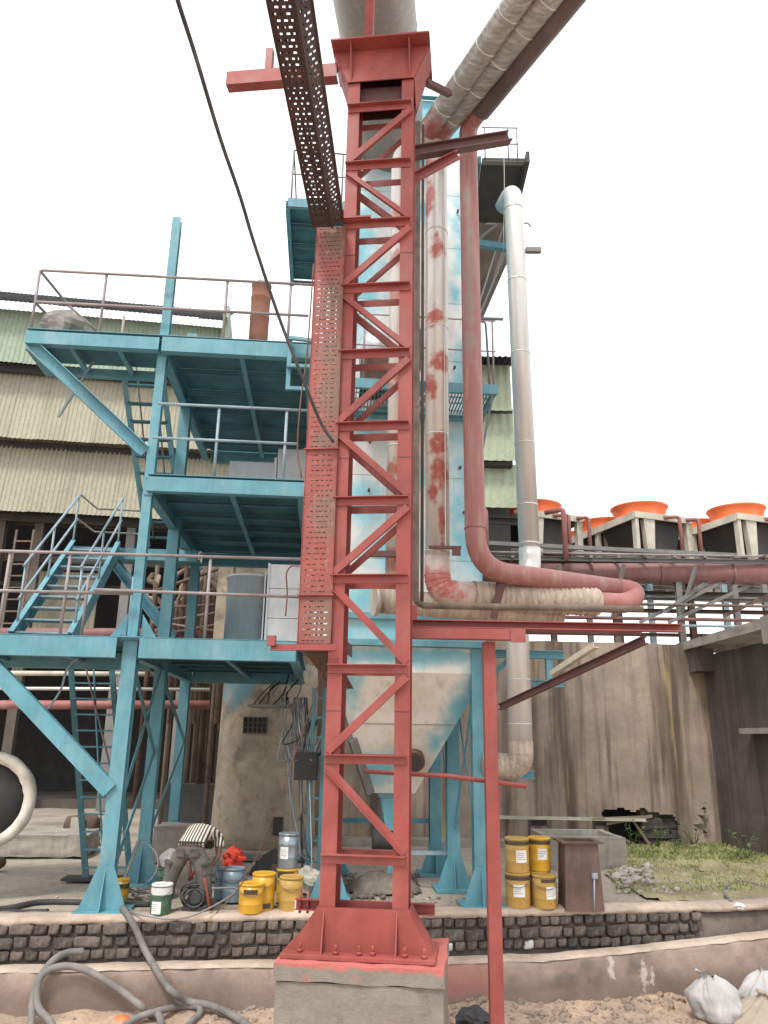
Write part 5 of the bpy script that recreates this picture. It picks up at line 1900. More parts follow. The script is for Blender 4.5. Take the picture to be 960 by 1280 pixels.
# ------------------------------------------------------------------ stained basin wall on the right
Bo = ground(800, 1056)
B = Frame(Bo, R(2))
bw = thing('basin_wall', 'tall stained concrete basin wall with a broken hole near its foot', 'concrete wall', Bo, B.rz)
wx0 = B.y(330, 1060).x
wx1 = B.y(897, 1000).x
wz1 = B.y(750, 803).z
hx0, hx1 = B.y(757, 1035).x, B.y(850, 1035).x
hz0, hz1 = -.2, B.y(800, 1013).z
cs = .04
nx, nz_ = int((wx1 - wx0) / cs), int((wz1 + .3) / cs)
m = MB()
vs = []
for j in range(nz_ + 1):
    for i in range(nx + 1):
        x = wx0 + (wx1 - wx0) * i / nx
        z = -.3 + (wz1 + .3) * j / nz_
        top = 1 if j == nz_ else 0
        vs.append((x, .03 * nz(x * .7, z * .5, 1, 3) + .008 * nz(x * 3, z * 3, 1, 8), z + top * .03 * nz(x, 0, 1.5, 6)))
keep = lambda x, z: not (hx0 + .14 * nz(z * 2.3, 1, 1) + .08 * nz(z * 7, 3, 1) < x < hx1 - .25 * abs(nz(z * 2.5, 4, 1)) and hz0 < z < hz1 + .16 * nz(x * 1.3, 2, 1) + .10 * nz(x * 4.5, 5, 1) - .18 * max(0, (x - hx1 + .5)))
m.add(vs, [(j * (nx + 1) + i, j * (nx + 1) + i + 1, (j + 1) * (nx + 1) + i + 1, (j + 1) * (nx + 1) + i) for j in range(nz_) for i in range(nx)
           if keep(wx0 + (wx1 - wx0) * (i + .5) / nx, -.3 + (wz1 + .3) * (j + .5) / nz_)], True)
m.box(wx0, wx1, .38, .45, hz1 + .3, wz1)
m.box(wx0, wx1, .02, .40, wz1 - .06, wz1 - .01)
m.build('wall_face', M['wall_conc'], bw)
MB().box(hx0 - .4, hx1 + .4, 1.1, 1.2, -.3, hz1 + .5).build('hole_back', M['black'], bw)  # black back and dark sides imitate shade inside the hole
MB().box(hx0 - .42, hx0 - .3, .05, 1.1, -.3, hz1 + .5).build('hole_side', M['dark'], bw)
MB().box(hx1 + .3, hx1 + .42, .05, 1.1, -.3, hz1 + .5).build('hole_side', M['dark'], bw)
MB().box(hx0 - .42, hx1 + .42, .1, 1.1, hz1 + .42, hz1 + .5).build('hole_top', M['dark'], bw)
xm = hx0 + (hx1 - hx0) * .52
zz_ = -.1
k = 0
stm = paint('sooty_stone', (.085, .075, .07), dust=(.2, .17, .15), dust_amt=.5, rough=.95, var=.3, bstr=.3)
while zz_ < hz1 - .05:
    x = xm
    hgt = rnd.uniform(.17, .24)
    while x < hx1 + .05:
        wd = rnd.uniform(.4, .75)
        o = lumpy_box(-wd / 2, wd / 2, 0, .3, 0, hgt - .02, 4, .05, k).build('stone', stm, bw)
        o.location = (x + wd / 2, .08 + rnd.uniform(0, .06), zz_)
        x += wd + .02
        k += 1
    zz_ += hgt
# planks and bars in the hole
for k, (a, b) in enumerate((((740, 1024), (806, 1021)), ((758, 1030), (815, 1020)), ((790, 1024), (812, 1056)), ((770, 1045), (800, 1058)))):
    a, b = B.y(*a, -.12), B.y(*b, -.06)
    MB().bar(a, b, .035, .05).build('plank', M['wood'], bw)
# black patches imitating shade in small holes, and the long bar on the wall
for px in (663, 743):
    p = B.y(px, 1030, 0)
    MB().box(p.x - .03, p.x + .33, -.05, -.01, p.z - .02, p.z + .1).build('hole_dark_patch', M['black'], bw)
    MB().box(p.x - .04, p.x + .0, -.07, -.012, p.z - .5, p.z + .08).build('bracket', M['conc_dark'], bw)
b_ = MB().ext(B.M @ (B.y(600, 1021, -.15)), B.M @ (B.y(808, 1025, -.15)), sec_L(.07, .06, .008), (0, 0, 1)).build('long_angle_bar', M['cream'])
tag(b_, 'long pale angle bar fixed along the foot of the basin wall', 'bar')
wl_ = MB().box(B.y(642, 900).x, B.y(655, 900).x, -.03, .0, B.y(648, 925).z, B.y(648, 890).z).build('window_dark_patch', M['black'], bw)  # black patch on the wall face imitates a shaded opening
MB().box(wx0, hx0 - .3, -.5, -.02, -.1, .10).build('wall_footing', M['conc'], bw)
# wing wall coming towards the viewer with slab and beam stub
wg = thing('wing_wall', 'concrete side wall in painted shade with overhanging slab at right picture edge', 'concrete wall', B.M @ V((wx1, 0, 0)), B.rz)
lumpy_box(.0, .35, -7, .3, -.3, wz1 - .25, 16, .02, 12).build('wall_face', M['conc_dark'], wg)  # dark colour puts the shade of this side into the wall
sz0 = B.y(877, 812, 0).z
lumpy_box(-.42, 1.5, -7, .4, sz0 - .02, sz0 + .16, 12, .02, 15).build('roof_slab', M['conc'], wg)
MB().box(-.35, .0, -.5, .25, sz0 - .5, sz0 - .03).build('beam_stub', M['conc_dark'], wg)
px_ = B.x(953, 790, wx1 - .45)
MB().box(-.44, .2, px_.y - .25, px_.y + .05, sz0 - .28, sz0 + .2).build('slab_block', M['conc'], wg)
q = B.x(945, 914, wx1 - .02)
MB().box(-.25, .0, q.y - 1.2, q.y + .2, q.z - .05, q.z + .05).build('ledge', M['conc'], wg)

# ------------------------------------------------------------------ cooling units on the roof of the basin
CD = 21.0
rowpx = [(667, 643), (800, 646), (922, 651), (1048, 656)]
ringz = at(800, 646, CD).z
rz_ = R(19)
deckz = at(800, 697, CD).z
hD = ringz - deckz
cu = thing('cooling_unit', '', 'cooling tower', (0, 0, 0), rz_, 'cooling units on the basin roof')
CW, CL = 1.9, 1.72
CXA, CXB = -.84, .97
MB().box(CXA, CXB, 0, CL - .03, hD - .05, hD - .01).build('top_deck', M['cream'], cu)
fm = MB()
fm.box(CXA - .03, CXB + .03, -.06, -.0, hD - .17, hD)
fm.box(CXA - .03, CXB + .03, CL - .1, CL - .04, hD - .17, hD)
fm.box(CXA - .05, CXA - .0, -.0, CL - .1, hD - .2, hD - .01)
fm.box(CXB, CXB + .05, -.0, CL - .1, hD - .2, hD - .01)
fm.build('deck_frame', M['cream'], cu)
rR = .74
ringp = [(rR * .92, 0), (rR * .93, .12), (rR * .96, .25), (rR * 1.02, .36), (rR * 1.07, .39), (rR * 1.07, .42), (rR * 1.0, .42), (rR * .93, .3), (rR * .9, .1)]
MB().lathe(ringp, 32, (0, CL / 2, hD - .01), 'Z', caps=False).build('fan_ring', M['orange'], cu)
fn = MB().lathe([(.12, .1), (.12, .25), (.05, .28)], 12, (0, CL / 2, hD)).build('fan_hub', M['dark'], cu)
fb = MB()
for k in range(6):
    a = k * PI / 3
    u, v = V((math.cos(a), math.sin(a), 0)), V((-math.sin(a), math.cos(a), 0))
    c = V((0, CL / 2, hD + .16))
    fb.slab([c + u * .1 - v * .05 + V((0, 0, -.03)), c + u * .62 - v * .12 + V((0, 0, -.03)), c + u * .62 + v * .12 + V((0, 0, .03)), c + u * .1 + v * .05 + V((0, 0, .03))], (0, 0, .01))
fb.build('fan_blade', M['cream'], fn)
MB().slab([(CXA + .12, .22, hD - .1), (CXB - .1, .22, hD - .1), (CXB - .38, .22, .16), (CXA + .5, .22, .16)], (0, CL - .3, 0)).build('coil_block', M['dark'], cu)
for x, wt, wb in ((-.38, .36, .20), (CXB - .05, .16, .16), (CXA + .06, .10, .10)):
    MB().slab([(x - wt / 2, -.02, hD - .17), (x + wt / 2, -.02, hD - .17), (x + wb / 2, -.02, -.02), (x - wb / 2, -.02, -.02)], (0, .16, 0)).build('support_leg', M['cream'], cu)
ris = []
for x, ln in ((.45, .4), (1.08, .3)):
    ris.append(MB().tube(fillet([(x - ln, -.1, hD - .1), (x, -.22, hD - .06), (x, -.22, -.05)], .12, 4), .052, 10).build('riser_pipe', M['red_dull'], cu))
first = True
rown = ['behind the tall white vent pipe', 'in the middle of the basin roof', 'second from the right picture edge', 'cut off by the right picture edge']
for r_i, (px, py) in enumerate(rowpx):
    c = at(px, py + 7, CD)
    for k in range(4 if r_i in (1, 2, 3) else 3):
        if first:
            u = cu
            first = False
        else:
            u = copy_tree(cu)
        back = V((-math.sin(rz_), math.cos(rz_), 0))
        u.location = V((c.x, c.y, deckz - .17)) + back * (CL * k - CL / 2)
        u.rotation_euler = (0, 0, rz_)
        u['label'] = ('front orange-ringed cooling unit ' if k == 0 else ['', 'second', 'third', 'rearmost'][k] + ' cooling unit back in line ') + rown[r_i]
        if k > 0:
            for ch_ in list(u.children):
                if ch_.name.startswith('riser_pipe'):
                    bpy.data.objects.remove(ch_)
# header pipe and the rack it rests on
hp_ = thing('header_pipe', 'thick maroon header pipe running along the rack under the cooling units', 'pipe')
ha_, hb_ = at(598, 716, 17.6), at(980, 735, 17.2)
hb_.z = ha_.z
MB().tube([ha_, hb_], .235, 24).build('pipe_run', M['maroon'], hp_)
for px in (742, 828, 918):
    t_ = (px - 598) / 382
    ring(hp_, ha_.lerp(hb_, t_), hb_ - ha_, .25, M['maroon'], .05, 'saddle')
rk = thing('pipe_rack', 'grey and rusty steel pipe rack standing on the basin wall under the cooling units', 'pipe rack', (0, 0, 0))
zt0 = wz1 - .1
for px, d, c_ in ((690, 17.3, 'rust_pipe'), (735, 19.5, 'steel'), (768, 17.3, 'rust_pipe'), (772, 19.8, 'dark'), (812, 19.6, 'rail_blue'), (848, 17.3, 'steel'), (862, 17.5, 'rust'), (905, 19.5, 'rail_blue'), (918, 18.3, 'steel'), (955, 19.5, 'steel'), (648, 19.5, 'rust_pipe')):
    p = at(px, 740, d)
    tz_ = at(px, 712 if d < 18 else 700, d).z
    MB().ext((p.x, d, zt0 - .2), (p.x, d, tz_), sec_I(.13, .13, .012), (0, 1, 0)).build('rack_column', M[c_], rk)
for py, d, h_, mt in ((745, 18.2, .07, 'steel'), (760, 19.2, .10, 'rust'), (790, 18.6, .08, 'rust_pipe'), (738, 19.4, .10, 'dark'), (697, 17.0, .09, 'steel'), (703, 17.4, .12, 'rust'), (690, 17.0, .05, 'rail'), (752, 16.9, .07, 'rust_pipe'), (770, 17.2, .08, 'maroon'), (778, 16.95, .06, 'rail_blue')):
    a, b = at(608, py, d), at(1000, py + 8, d)
    b.z = a.z
    if py in (752, 770, 778, 690):
        MB().tube([a, b], h_ / 2, 8).build('rack_rail', M[mt], rk)
    else:
        MB().ext(a, b, sec_C(.07, h_, .008), (0, 0, 1)).build('rack_rail', M[mt], rk)
for px in (640, 672, 705, 738, 772, 805, 842, 880, 918, 955):
    a, b = at(px, 700, 17.0), at(px, 700, 17.0)
    MB().bar(a + V((0, -.1, .06)), a + V((.25, 2.6, .06)), .07, .06).build('cross_bar', M['rust' if px % 2 else 'steel'], rk)
for (x0_, y0_, x1_, y1_) in ((668, 770, 742, 712), (742, 770, 742, 705), (745, 768, 820, 712), (830, 765, 905, 712), (800, 778, 960, 700), (836, 778, 958, 722), (905, 770, 980, 735), (700, 705, 690, 770), (780, 705, 766, 772), (870, 708, 850, 772)):
    MB().ext(at(x0_, y0_, 16.9), at(x1_, y1_, 17.3), sec_L(.07, .07, .01), (0, 0, 1)).build('rack_brace', M['rust' if x0_ % 2 else 'steel'], rk)
for px in (608, 668, 707):
    p = at(px, 690, 16.9)
    MB().tube(fillet([p + V((-.35, .3, .0)) + V((0, 0, 1.0)), p + V((0, 0, 1.0)), p + V((0, 0, -.2))], .1, 4), .06, 10).build('drop_pipe', M['red_dull'], rk)
for z in (deckz - .05,):
    for i in range(12):
        y = 19.3 + i * .6
        MB().bar((2.4, y, z - .03), (14, y + 1.5, z - .03), .12, .10).build('deck_beam', M['steel'], rk)

# ------------------------------------------------------------------ high level things at upper right
gb_ = thing('loading_hood', 'dark sheet platform with raised edge jutting out high beside the vessel', 'platform', at(625, 205, 11.6))
o_ = gb_.location.copy()
a, b = at(603, 200, 11.2) - o_, at(656, 206, 11.2) - o_
c, d = at(637, 243, 12.9) - o_, at(590, 238, 12.9) - o_
c.z = d.z = b.z = a.z
MB().slab([a, b, c, d], (0, 0, .05)).build('floor_plate', M['dark'], gb_)
MB().ext(a, b, sec_L(.1, .12, .01), (0, 0, 1)).build('edge_beam', M['steel'], gb_)
MB().ext(b + V((.04, -.1, .0)), c + V((.04, .3, 0)), sec_rect(.06, .22), (0, 0, 1)).build('edge_beam', M['dark'], gb_)
MB().ext(a + V((-.05, 0, 0)), d + V((-.05, 0, 0)), sec_rect(.06, .16), (0, 0, 1)).build('edge_beam', M['blue_deck'], gb_)
h_ = at(640, 160, 11.2).z - (o_ + a).z
for p in (a + V((.05, 0, 0)), a.lerp(b, .62), b + V((-.12, 0, 0))):
    MB().tube([p, p + V((0, 0, h_))], .012, 6).build('rail_post', M['steel'], gb_)
for k in (1, .5):
    MB().tube([a + V((0, 0, h_ * k)), b + V((-.1, 0, h_ * k))], .012, 6).build('handrail', M['steel'], gb_)
MB().tube(smooth([a + V((.36, -.1, .1)), a + V((.35, -.1, -.6)), a + V((.3, -.1, -1.9))], 4), .006, 6).build('hanging_wire', M['cream'], gb_)

gl = thing('conveyor_gallery', 'brown sheeted sloping conveyor gallery on struts behind the vessel', 'conveyor gallery', at(615, 330, 14.5))
o_ = gl.location.copy()
pq = [at(592, 250, 13.2), at(640, 245, 13.2), at(634, 330, 15.5), at(600, 390, 16.5), at(592, 392, 16.5)]
pq = [p - o_ for p in pq]
MB().slab(pq, (0, .25, .25)).build('underside_sheet', M['brownsheet'], gl)
for (x0_, y0_, d0_, x1_, y1_, d1_, wd) in ((596, 258, 13.0, 642, 264, 13.0, .16), (598, 294, 13.0, 638, 262, 13.0, .13), (598, 392, 14.6, 634, 278, 12.9, .10), (600, 398, 14.6, 642, 300, 12.8, .09), (594, 304, 12.6, 645, 312, 12.6, .12)):
    MB().ext(at(x0_, y0_, d0_) - o_, at(x1_, y1_, d1_) - o_, sec_rect(wd, wd), (0, 0, 1)).build('strut', M['blue'] if y0_ == 304 else M['steel'], gl)
MB().ext(at(560, 397, 12.0) - o_, at(629, 399, 12.0) - o_, sec_rect(.04, .04), (0, 0, 1)).build('rail', M['steel'], gl)
MB().tube([p - o_ for p in fillet([at(596, 402, 12.0), at(607, 402, 12.0), at(612, 480, 12.0)], .1, 3)], .02, 6).build('rail', M['steel'], gl)

gr_ = thing('green_clad_tower', 'narrow building with stepped pale green corrugated sheets behind the vessel', 'building', at(600, 900, 18.5))
gr_.location.z = 0
o_ = gr_.location.copy()


def gsheet(pxl, pxr, yt, yb, d):
    a, b = at(pxl, yb, d) - o_, at(pxr, yb, d) - o_
    t_ = at(pxr, yt, d) - o_
    sheets(a.x, b.x, a.y, a.z, a.y + .1, t_.z, M['sheet_bright'], name='wall_sheet', parent=gr_, n=4, wd=.9)


gsheet(560, 639, 455, 512, 18.5)
gsheet(560, 643, 516, 575, 18.8)
gsheet(560, 648, 580, 634, 19.1)
a, b = at(560, 452, 18.2) - o_, at(638, 452, 18.2) - o_
sheets(a.x, b.x + .15, a.y - .4, a.z - .05, a.y + 1.2, a.z + .45, M['sheet_dark'], name='roof_sheet', parent=gr_)
for yb in (513, 577):
    a, b = at(560, yb, 18.9) - o_, at(641, yb, 18.9) - o_
    MB().box(a.x, b.x, a.y, a.y + .3, a.z - .07, a.z + .07).build('gap_dark_strip', M['dark'], gr_)  # dark strip drawn in the gap between sheet bands
MB().box(at(560, 700, 19.6).x - o_.x, at(640, 700, 19.6).x - o_.x, 1.2, 3, 0, at(600, 455, 19.5).z).build('inner_core', M['dark'], gr_)
MB().ext(at(600, 650, 18.0) - o_, at(665, 653, 18.0) - o_, sec_C(.12, .16, .01), (0, 0, 1)).build('beam', M['dark'], gr_)

# ------------------------------------------------------------------ pails
def pail(px, py, wpx, hpx, mat, label, group=None, lidmat=None, paper=None, band=None, name='paint_pail', z=None, Y=None, seed=0, cat='pail', top=None):
    """px,py: centre of the foot in the photograph"""
    g = ground(px, py) if Y is None else at(px, py, Y)
    if z is not None:
        g.z = z
    r_ = rad(wpx, g)
    h = hpx / FPX * axial(g) / math.cos(PITCH) * .98
    t = thing(name, label, cat, g, rnd.uniform(-.2, .2), group)
    pr = [(r_ * .97, 0), (r_ * .985, h * .02), (r_ * .985, h * .30), (r_ * 1.0, h * .315), (r_ * .985, h * .33), (r_ * .985, h * .66), (r_ * 1.0, h * .675), (r_ * .985, h * .69), (r_ * .985, h * .93)]
    MB().lathe(pr, 24).build('body', mat, t)
    MB().lathe([(r_ * 1.0, h * .925), (r_ * 1.03, h * .93), (r_ * 1.03, h * .975), (r_ * .98, h * 1.0), (r_ * .93, h * .985), (r_ * .3, h * .982)], 24).build('lid', lidmat or mat, t)
    if z is None:
        sg = rnd.choice((-1, 1))
        pts = [(r_ * 1.03 * math.cos(a), -r_ * 1.03 * abs(math.sin(a)) - .004, h * .86 - h * .26 * math.sin(a)) for a in [PI * q / 12 for q in range(13)]]
        MB().tube(pts, .0035, 5).build('wire_handle', M['steel'], t)
    if paper:
        a0, a1, z0, z1 = paper
        m = MB()
        n = 6
        vs = []
        for i in range(n + 1):
            a = -PI / 2 + a0 + (a1 - a0) * i / n
            for z_ in (z0 * h, z1 * h):
                vs.append(((r_ * 1.012) * math.cos(a), (r_ * 1.012) * math.sin(a), z_))
        m.add(vs, [(2 * i, 2 * i + 2, 2 * i + 3, 2 * i + 1) for i in range(n)], True)
        lb = m.build('paper_label', M['paper'], t)
        m = MB()
        for q in range(4):
            zz = (z0 + (z1 - z0) * (.25 + .16 * q)) * h
            vs = []
            ln = rnd.uniform(.5, .85)
            for i in range(4):
                a = -PI / 2 + a0 + (a1 - a0) * (.08 + ln * i / 3)
                for z_ in (zz, zz + .006):
                    vs.append(((r_ * 1.018) * math.cos(a), (r_ * 1.018) * math.sin(a), z_))
            m.add(vs, [(2 * i, 2 * i + 2, 2 * i + 3, 2 * i + 1) for i in range(3)], True)
        m.build('print_line', M['steel'], lb)
    if band:
        z0, z1, a0, a1, bm_ = band
        m = MB()
        n = 48
        vs = []
        for i in range(n + 1):
            a = -PI / 2 + a0 + (a1 - a0) * i / n
            for z_ in (z0 * h, z1 * h):
                vs.append(((r_ * 1.009) * math.cos(a), (r_ * 1.009) * math.sin(a), z_))
        m.add(vs, [(2 * i, 2 * i + 2, 2 * i + 3, 2 * i + 1) for i in range(n)], True)
        m.build('printed_band', bm_, t)
    return t, h


M['band_dark'] = paint('dark_print', (.06, .045, .03), dust=(.3, .2, .1), dust_amt=.4, rough=.5)
full = (.80, .91, -PI, PI, M['band_dark'])
gp = 'dusty yellow pails stacked by the rusty chute'
t, h = pail(648, 1133, 31, 39, M['yellow_old'], 'dusty yellow pail at bottom left of the stack of four', gp, paper=(-.35, .6, .33, .68), band=full, lidmat=M['yellow_old'])
g = t.location.copy()
pail(647, 1094, 30, 39, M['yellow_old'], 'dusty yellow pail at top left of the stack of four', gp, paper=(-.4, .55, .3, .66), band=full, z=g.z + h + .002, Y=g.y)
t, h2 = pail(674, 1130, 29, 38, M['yellow_old'], 'dusty yellow pail half hidden at bottom of right column in the stack of four', gp, band=full)
pail(675, 1092, 28, 38, M['yellow'], 'yellow pail with white label at top right of the stack of four', gp, paper=(-.3, .6, .35, .68), band=full, z=t.location.z + h2 + .002, Y=t.location.y)
pail(681, 1134, 30, 37, M['yellow_old'], 'dusty yellow pail standing a little in front of the stack of four', gp, paper=(-.1, .9, .3, .68), band=(.80, .9, -.5, .9, M['band_dark']))

gl_ = 'pails around the bent worker'
pail(313, 1140, 31, 33, M['yellow'], 'bright yellow pail nearest the brick wall right of the worker', gl_, band=(.66, .82, -.7, .5, M['band_dark']))
pail(328, 1136, 29, 41, M['yellow'], 'orange-yellow pail with dark foot band behind the bright yellow one', gl_, band=(.06, .2, -.1, .9, M['band_dark']))
t, h = pail(358, 1127, 27, 38, M['yellow'], 'yellow pail with dark band under the steel drum', gl_, band=(.74, .92, -.9, .9, M['band_dark']))
pail(359, 1089, 25, 40, M['steel_pail'], 'bare steel drum with white label standing on a yellow pail', gl_, z=t.location.z + h + .002, Y=t.location.y, paper=(-.75, .1, .28, .62), name='steel_drum', cat='drum')
pail(363, 1137, 30, 38, M['yellow_old'], 'dusty ochre pail with torn label next to the left tower leg', gl_, paper=(.25, 1.0, .0, .35))
pail(200, 1142, 26, 34, M['green_pail'], 'dark green pail with white band left of the worker', gl_, paper=(-.6, .35, .05, .45), band=(.66, .9, -PI, PI, M['white_lid']), lidmat=M['white_lid'])
t, h = pail(206, 1120, 24, 33, M['green_pail'], 'green pail carrying a white bag behind the worker', gl_)
gb = sack(.10, .10, .20, 14, n=20, rings=10, fold=.3).build('white_bag', M['sack'])
gb.location = t.location + V((.02, -.0, h))
tag(gb, 'knotted white bag on the green pail left of the worker', 'bag')
pail(290, 1126, 27, 38, M['greyblue_pail'], 'pale grey-blue pail right behind the worker', gl_, lidmat=M['greyblue_pail'])
pail(277, 1122, 20, 34, M['greyblue_pail'], 'grey-blue pail half hidden by the worker and the paler pail', gl_)
pail(151, 1127, 17, 26, M['yellow'], 'small yellow pail peeking out behind the front blue column', gl_, band=(.6, .8, -PI, PI, M['band_dark']))
p = at(308, 1108, 10.9); p.z = 0
o = MB().lathe([(.11, 0), (.12, .02), (.115, .2), (.12, .22), (.10, .23)], 18).build('tin_can', M['greyblue_pail']); o.location = p
tag(o, 'short grey tin between the grey-blue and yellow pails', 'tin')
# red rag, dark scrap plate, sack, sticks
g = ground(290, 1120)
rg = sack(.11, .08, .20, 5, n=22, rings=12, fold=.55).build('red_rag', M['red_cloth']); rg.location = (g.x - .01, g.y + .02, .355)
tag(rg, 'bright red rag heaped on the grey-blue pail', 'rag')
sp = thing('scrap_sheet', 'dark bent sheet scrap sticking up between the red rag and the steel drum', 'scrap', ground(335, 1112))
MB().slab([(-.32, 0, .18), (-.05, .1, .12), (.16, .12, .38), (.05, .1, .50), (-.1, .05, .42)], (.01, .02, .01)).build('bent_sheet', M['black'], sp)
MB().box(.02, .2, .1, .25, 0, .3).build('box', M['conc_dark'], sp)
o = sack(.19, .15, .30, 31, fold=.3).build('ochre_sack', M['jute']); o.location = ground(383, 1115)
tag(o, 'crumpled ochre sack slumped behind the left tower leg', 'sack')
o = sack(.19, .15, .25, 37, fold=.3).build('dark_bundle', M['tarp']); o.location = ground(268, 1100)
tag(o, 'dark grey bundle behind the worker', 'bundle')
st = MB().tube([ground(150, 1113), ground(150, 1113) + V((.18, .1, .62))], .014, 6).build('leaning_stick', M['wood'])
tag(st, 'thin stick leaning behind the front blue column', 'stick')
cs_ = thing('curved_plate', 'curved silver scrap plate leaning on the foot of second blue column', 'scrap', ground(190, 1108))
m = MB()
for i in range(8):
    a0, a1 = -1.1 + .28 * i, -1.1 + .28 * (i + 1)
    m.slab([(.26 * math.cos(a0) - .2, 0, .28 + .26 * math.sin(a0)), (.26 * math.cos(a1) - .2, 0, .28 + .26 * math.sin(a1)), (.26 * math.cos(a1) - .2, .16, .28 + .26 * math.sin(a1)), (.26 * math.cos(a0) - .2, .16, .28 + .26 * math.sin(a0))], (-.012, 0, 0))
m.build('bent_plate', M['alum'], cs_)
bw_ = MB().box(0, 1.2, 0, .25, 0, .10).build('fallen_bar', M['steel']); bw_.location = ground(300, 1076); bw_.rotation_euler = (0, 0, .05)
tag(bw_, 'grey bar lying at the foot of the concrete pier', 'bar')
# machine / cable coil at the worker's hands
mc = thing('cable_coil', 'coiled black hose round a small dark machine with a red handle at the worker feet', 'machine', ground(243, 1139))
for k in range(7):
    n = 26
    r_ = .09 + .022 * (k % 3) + .006 * k
    pts = [V((r_ * (1.15 + .12 * math.sin(k * 2 + 4 * PI * i / n)) * math.cos(2 * PI * i / n), .03 * math.sin(3 * 2 * PI * i / n + k), .15 + .012 * (k - 3) + r_ * .85 * math.sin(2 * PI * i / n))) + V((0, .05 - .035 * (k % 4), 0)) for i in range(n + 1)]
    pts = [p if p.z > .012 else V((p.x, p.y, .012)) for p in pts]
    MB().tube(pts, .014, 6).build('hose_turn', M['cable_black'], mc)
MB().lathe([(.06, -.1), (.09, -.09), (.10, .0), (.09, .09), (.06, .1)], 16, (0, .06, .15), 'Y').build('motor_body', M['dark'], mc)
MB().tube(fillet([(-.10, .05, .34), (.0, .0, .50), (.10, -.05, .38), (.2, -.1, .04)], .05, 3), .016, 8).build('red_handle', M['red'], mc)
MB().box(-.14, .14, -.06, .16, .0, .05).build('skid', M['black'], mc)
ch_ = MB().tube(smooth([ground(262, 1139) + V((0, 0, .25)), ground(300, 1134) + V((-.03, -.08, .2)), ground(235, 1150) + V((0, 0, .03)), ground(180, 1147) + V((0, 0, .02)), ground(160, 1142) + V((0, 0, .05))], 8), .010, 6).build('thin_hose', M['cable'])
tag(ch_, 'thin grey hose trailing along the brick wall top from the machine', 'hose')
# rags and wire at the column foot
r6 = random.Random(3)
wr = MB()
for k in range(7):
    a = ground(175 + r6.uniform(-14, 14), 1122 + r6.uniform(-5, 8))
    pts = [a + V((r6.uniform(-.22, .22), r6.uniform(-.1, .1), r6.uniform(.01, .15))) for _ in range(5)]
    wr.tube(smooth(pts, 5), .009, 6)
o = wr.build('wire_tangle', M['steel'])
tag(o, 'tangle of grey wire on the ground beside the second blue column', 'wire')

# ------------------------------------------------------------------ the worker
WK = ground(231, 1139)
wk = thing('person', 'worker in striped shirt and grey cargo trousers bending over with back to the viewer', 'person', (WK.x, WK.y + .05, 0), R(-4))
wk.scale = (1.0, .9, .81)


def skinned(name, verts, edges, radii, mat, parent, root=0, sub=2, flat=None):
    me = bpy.data.meshes.new(name)
    me.from_pydata([tuple(v) for v in verts], edges, [])
    me.materials.append(mat)
    o = bpy.data.objects.new(name, me)
    COL.objects.link(o)
    o.parent = parent
    sk_ = o.modifiers.new('skin', 'SKIN')
    sk_.use_smooth_shade = True
    sl_ = me.skin_vertices
    if not sl_:
        bpy.context.view_layer.objects.active = o
    lay = me.skin_vertices[0].data
    for i, r_ in enumerate(radii):
        lay[i].radius = r_ if isinstance(r_, tuple) else (r_, r_)
        lay[i].use_root = i == root
    ss = o.modifiers.new('sub', 'SUBSURF')
    ss.levels = ss.render_levels = sub
    return o


J = {  # pose: bent at the hips, legs apart, back to the viewer (viewer is at -y)
    'pel': (0, .02, .86), 'hipL': (-.10, .02, .84), 'hipR': (.10, .02, .84),
    'kneL': (-.20, -.02, .46), 'kneR': (.19, .0, .46), 'ankL': (-.275, -.02, .09), 'ankR': (.235, .02, .09),
    'toeL': (-.33, .14, .035), 'toeR': (.30, .17, .035),
    'sp1': (.005, .16, .97), 'sp2': (.02, .34, 1.03), 'sp3': (.035, .50, .99), 'nek': (.04, .61, .93), 'hd1': (.045, .67, .85), 'hd2': (.05, .72, .76),
    'shL': (-.14, .50, .96), 'shR': (.21, .50, .94), 'elL': (-.17, .46, .68), 'elR': (.25, .42, .68), 'wrL': (-.08, .34, .48), 'wrR': (.17, .26, .50),
    'paL': (-.06, .30, .42), 'paR': (.145, .21, .44)}
names = list(J)
vs = [V(J[k]) for k in names]
ix = {k: i for i, k in enumerate(names)}
E = [('pel', 'hipL'), ('pel', 'hipR'), ('hipL', 'kneL'), ('hipR', 'kneR'), ('kneL', 'ankL'), ('kneR', 'ankR'), ('ankL', 'toeL'), ('ankR', 'toeR'), ('pel', 'sp1'), ('sp1', 'sp2'), ('sp2', 'sp3'), ('sp3', 'nek'), ('nek', 'hd1'), ('hd1', 'hd2'), ('sp3', 'shL'), ('sp3', 'shR'), ('shL', 'elL'), ('shR', 'elR'), ('elL', 'wrL'), ('elR', 'wrR'), ('wrL', 'paL'), ('wrR', 'paR')]
ed = [(ix[a], ix[b]) for a, b in E]
rr = {'pel': .10, 'hipL': .085, 'hipR': .085, 'kneL': .052, 'kneR': .052, 'ankL': .038, 'ankR': .038, 'toeL': .034, 'toeR': .034, 'sp1': .10, 'sp2': .115, 'sp3': .105, 'nek': .052, 'hd1': .085, 'hd2': .08, 'shL': .055, 'shR': .055, 'elL': .038, 'elR': .038, 'wrL': .026, 'wrR': .026, 'paL': .03, 'paR': .03}
rad_ = [rr[k] for k in names]
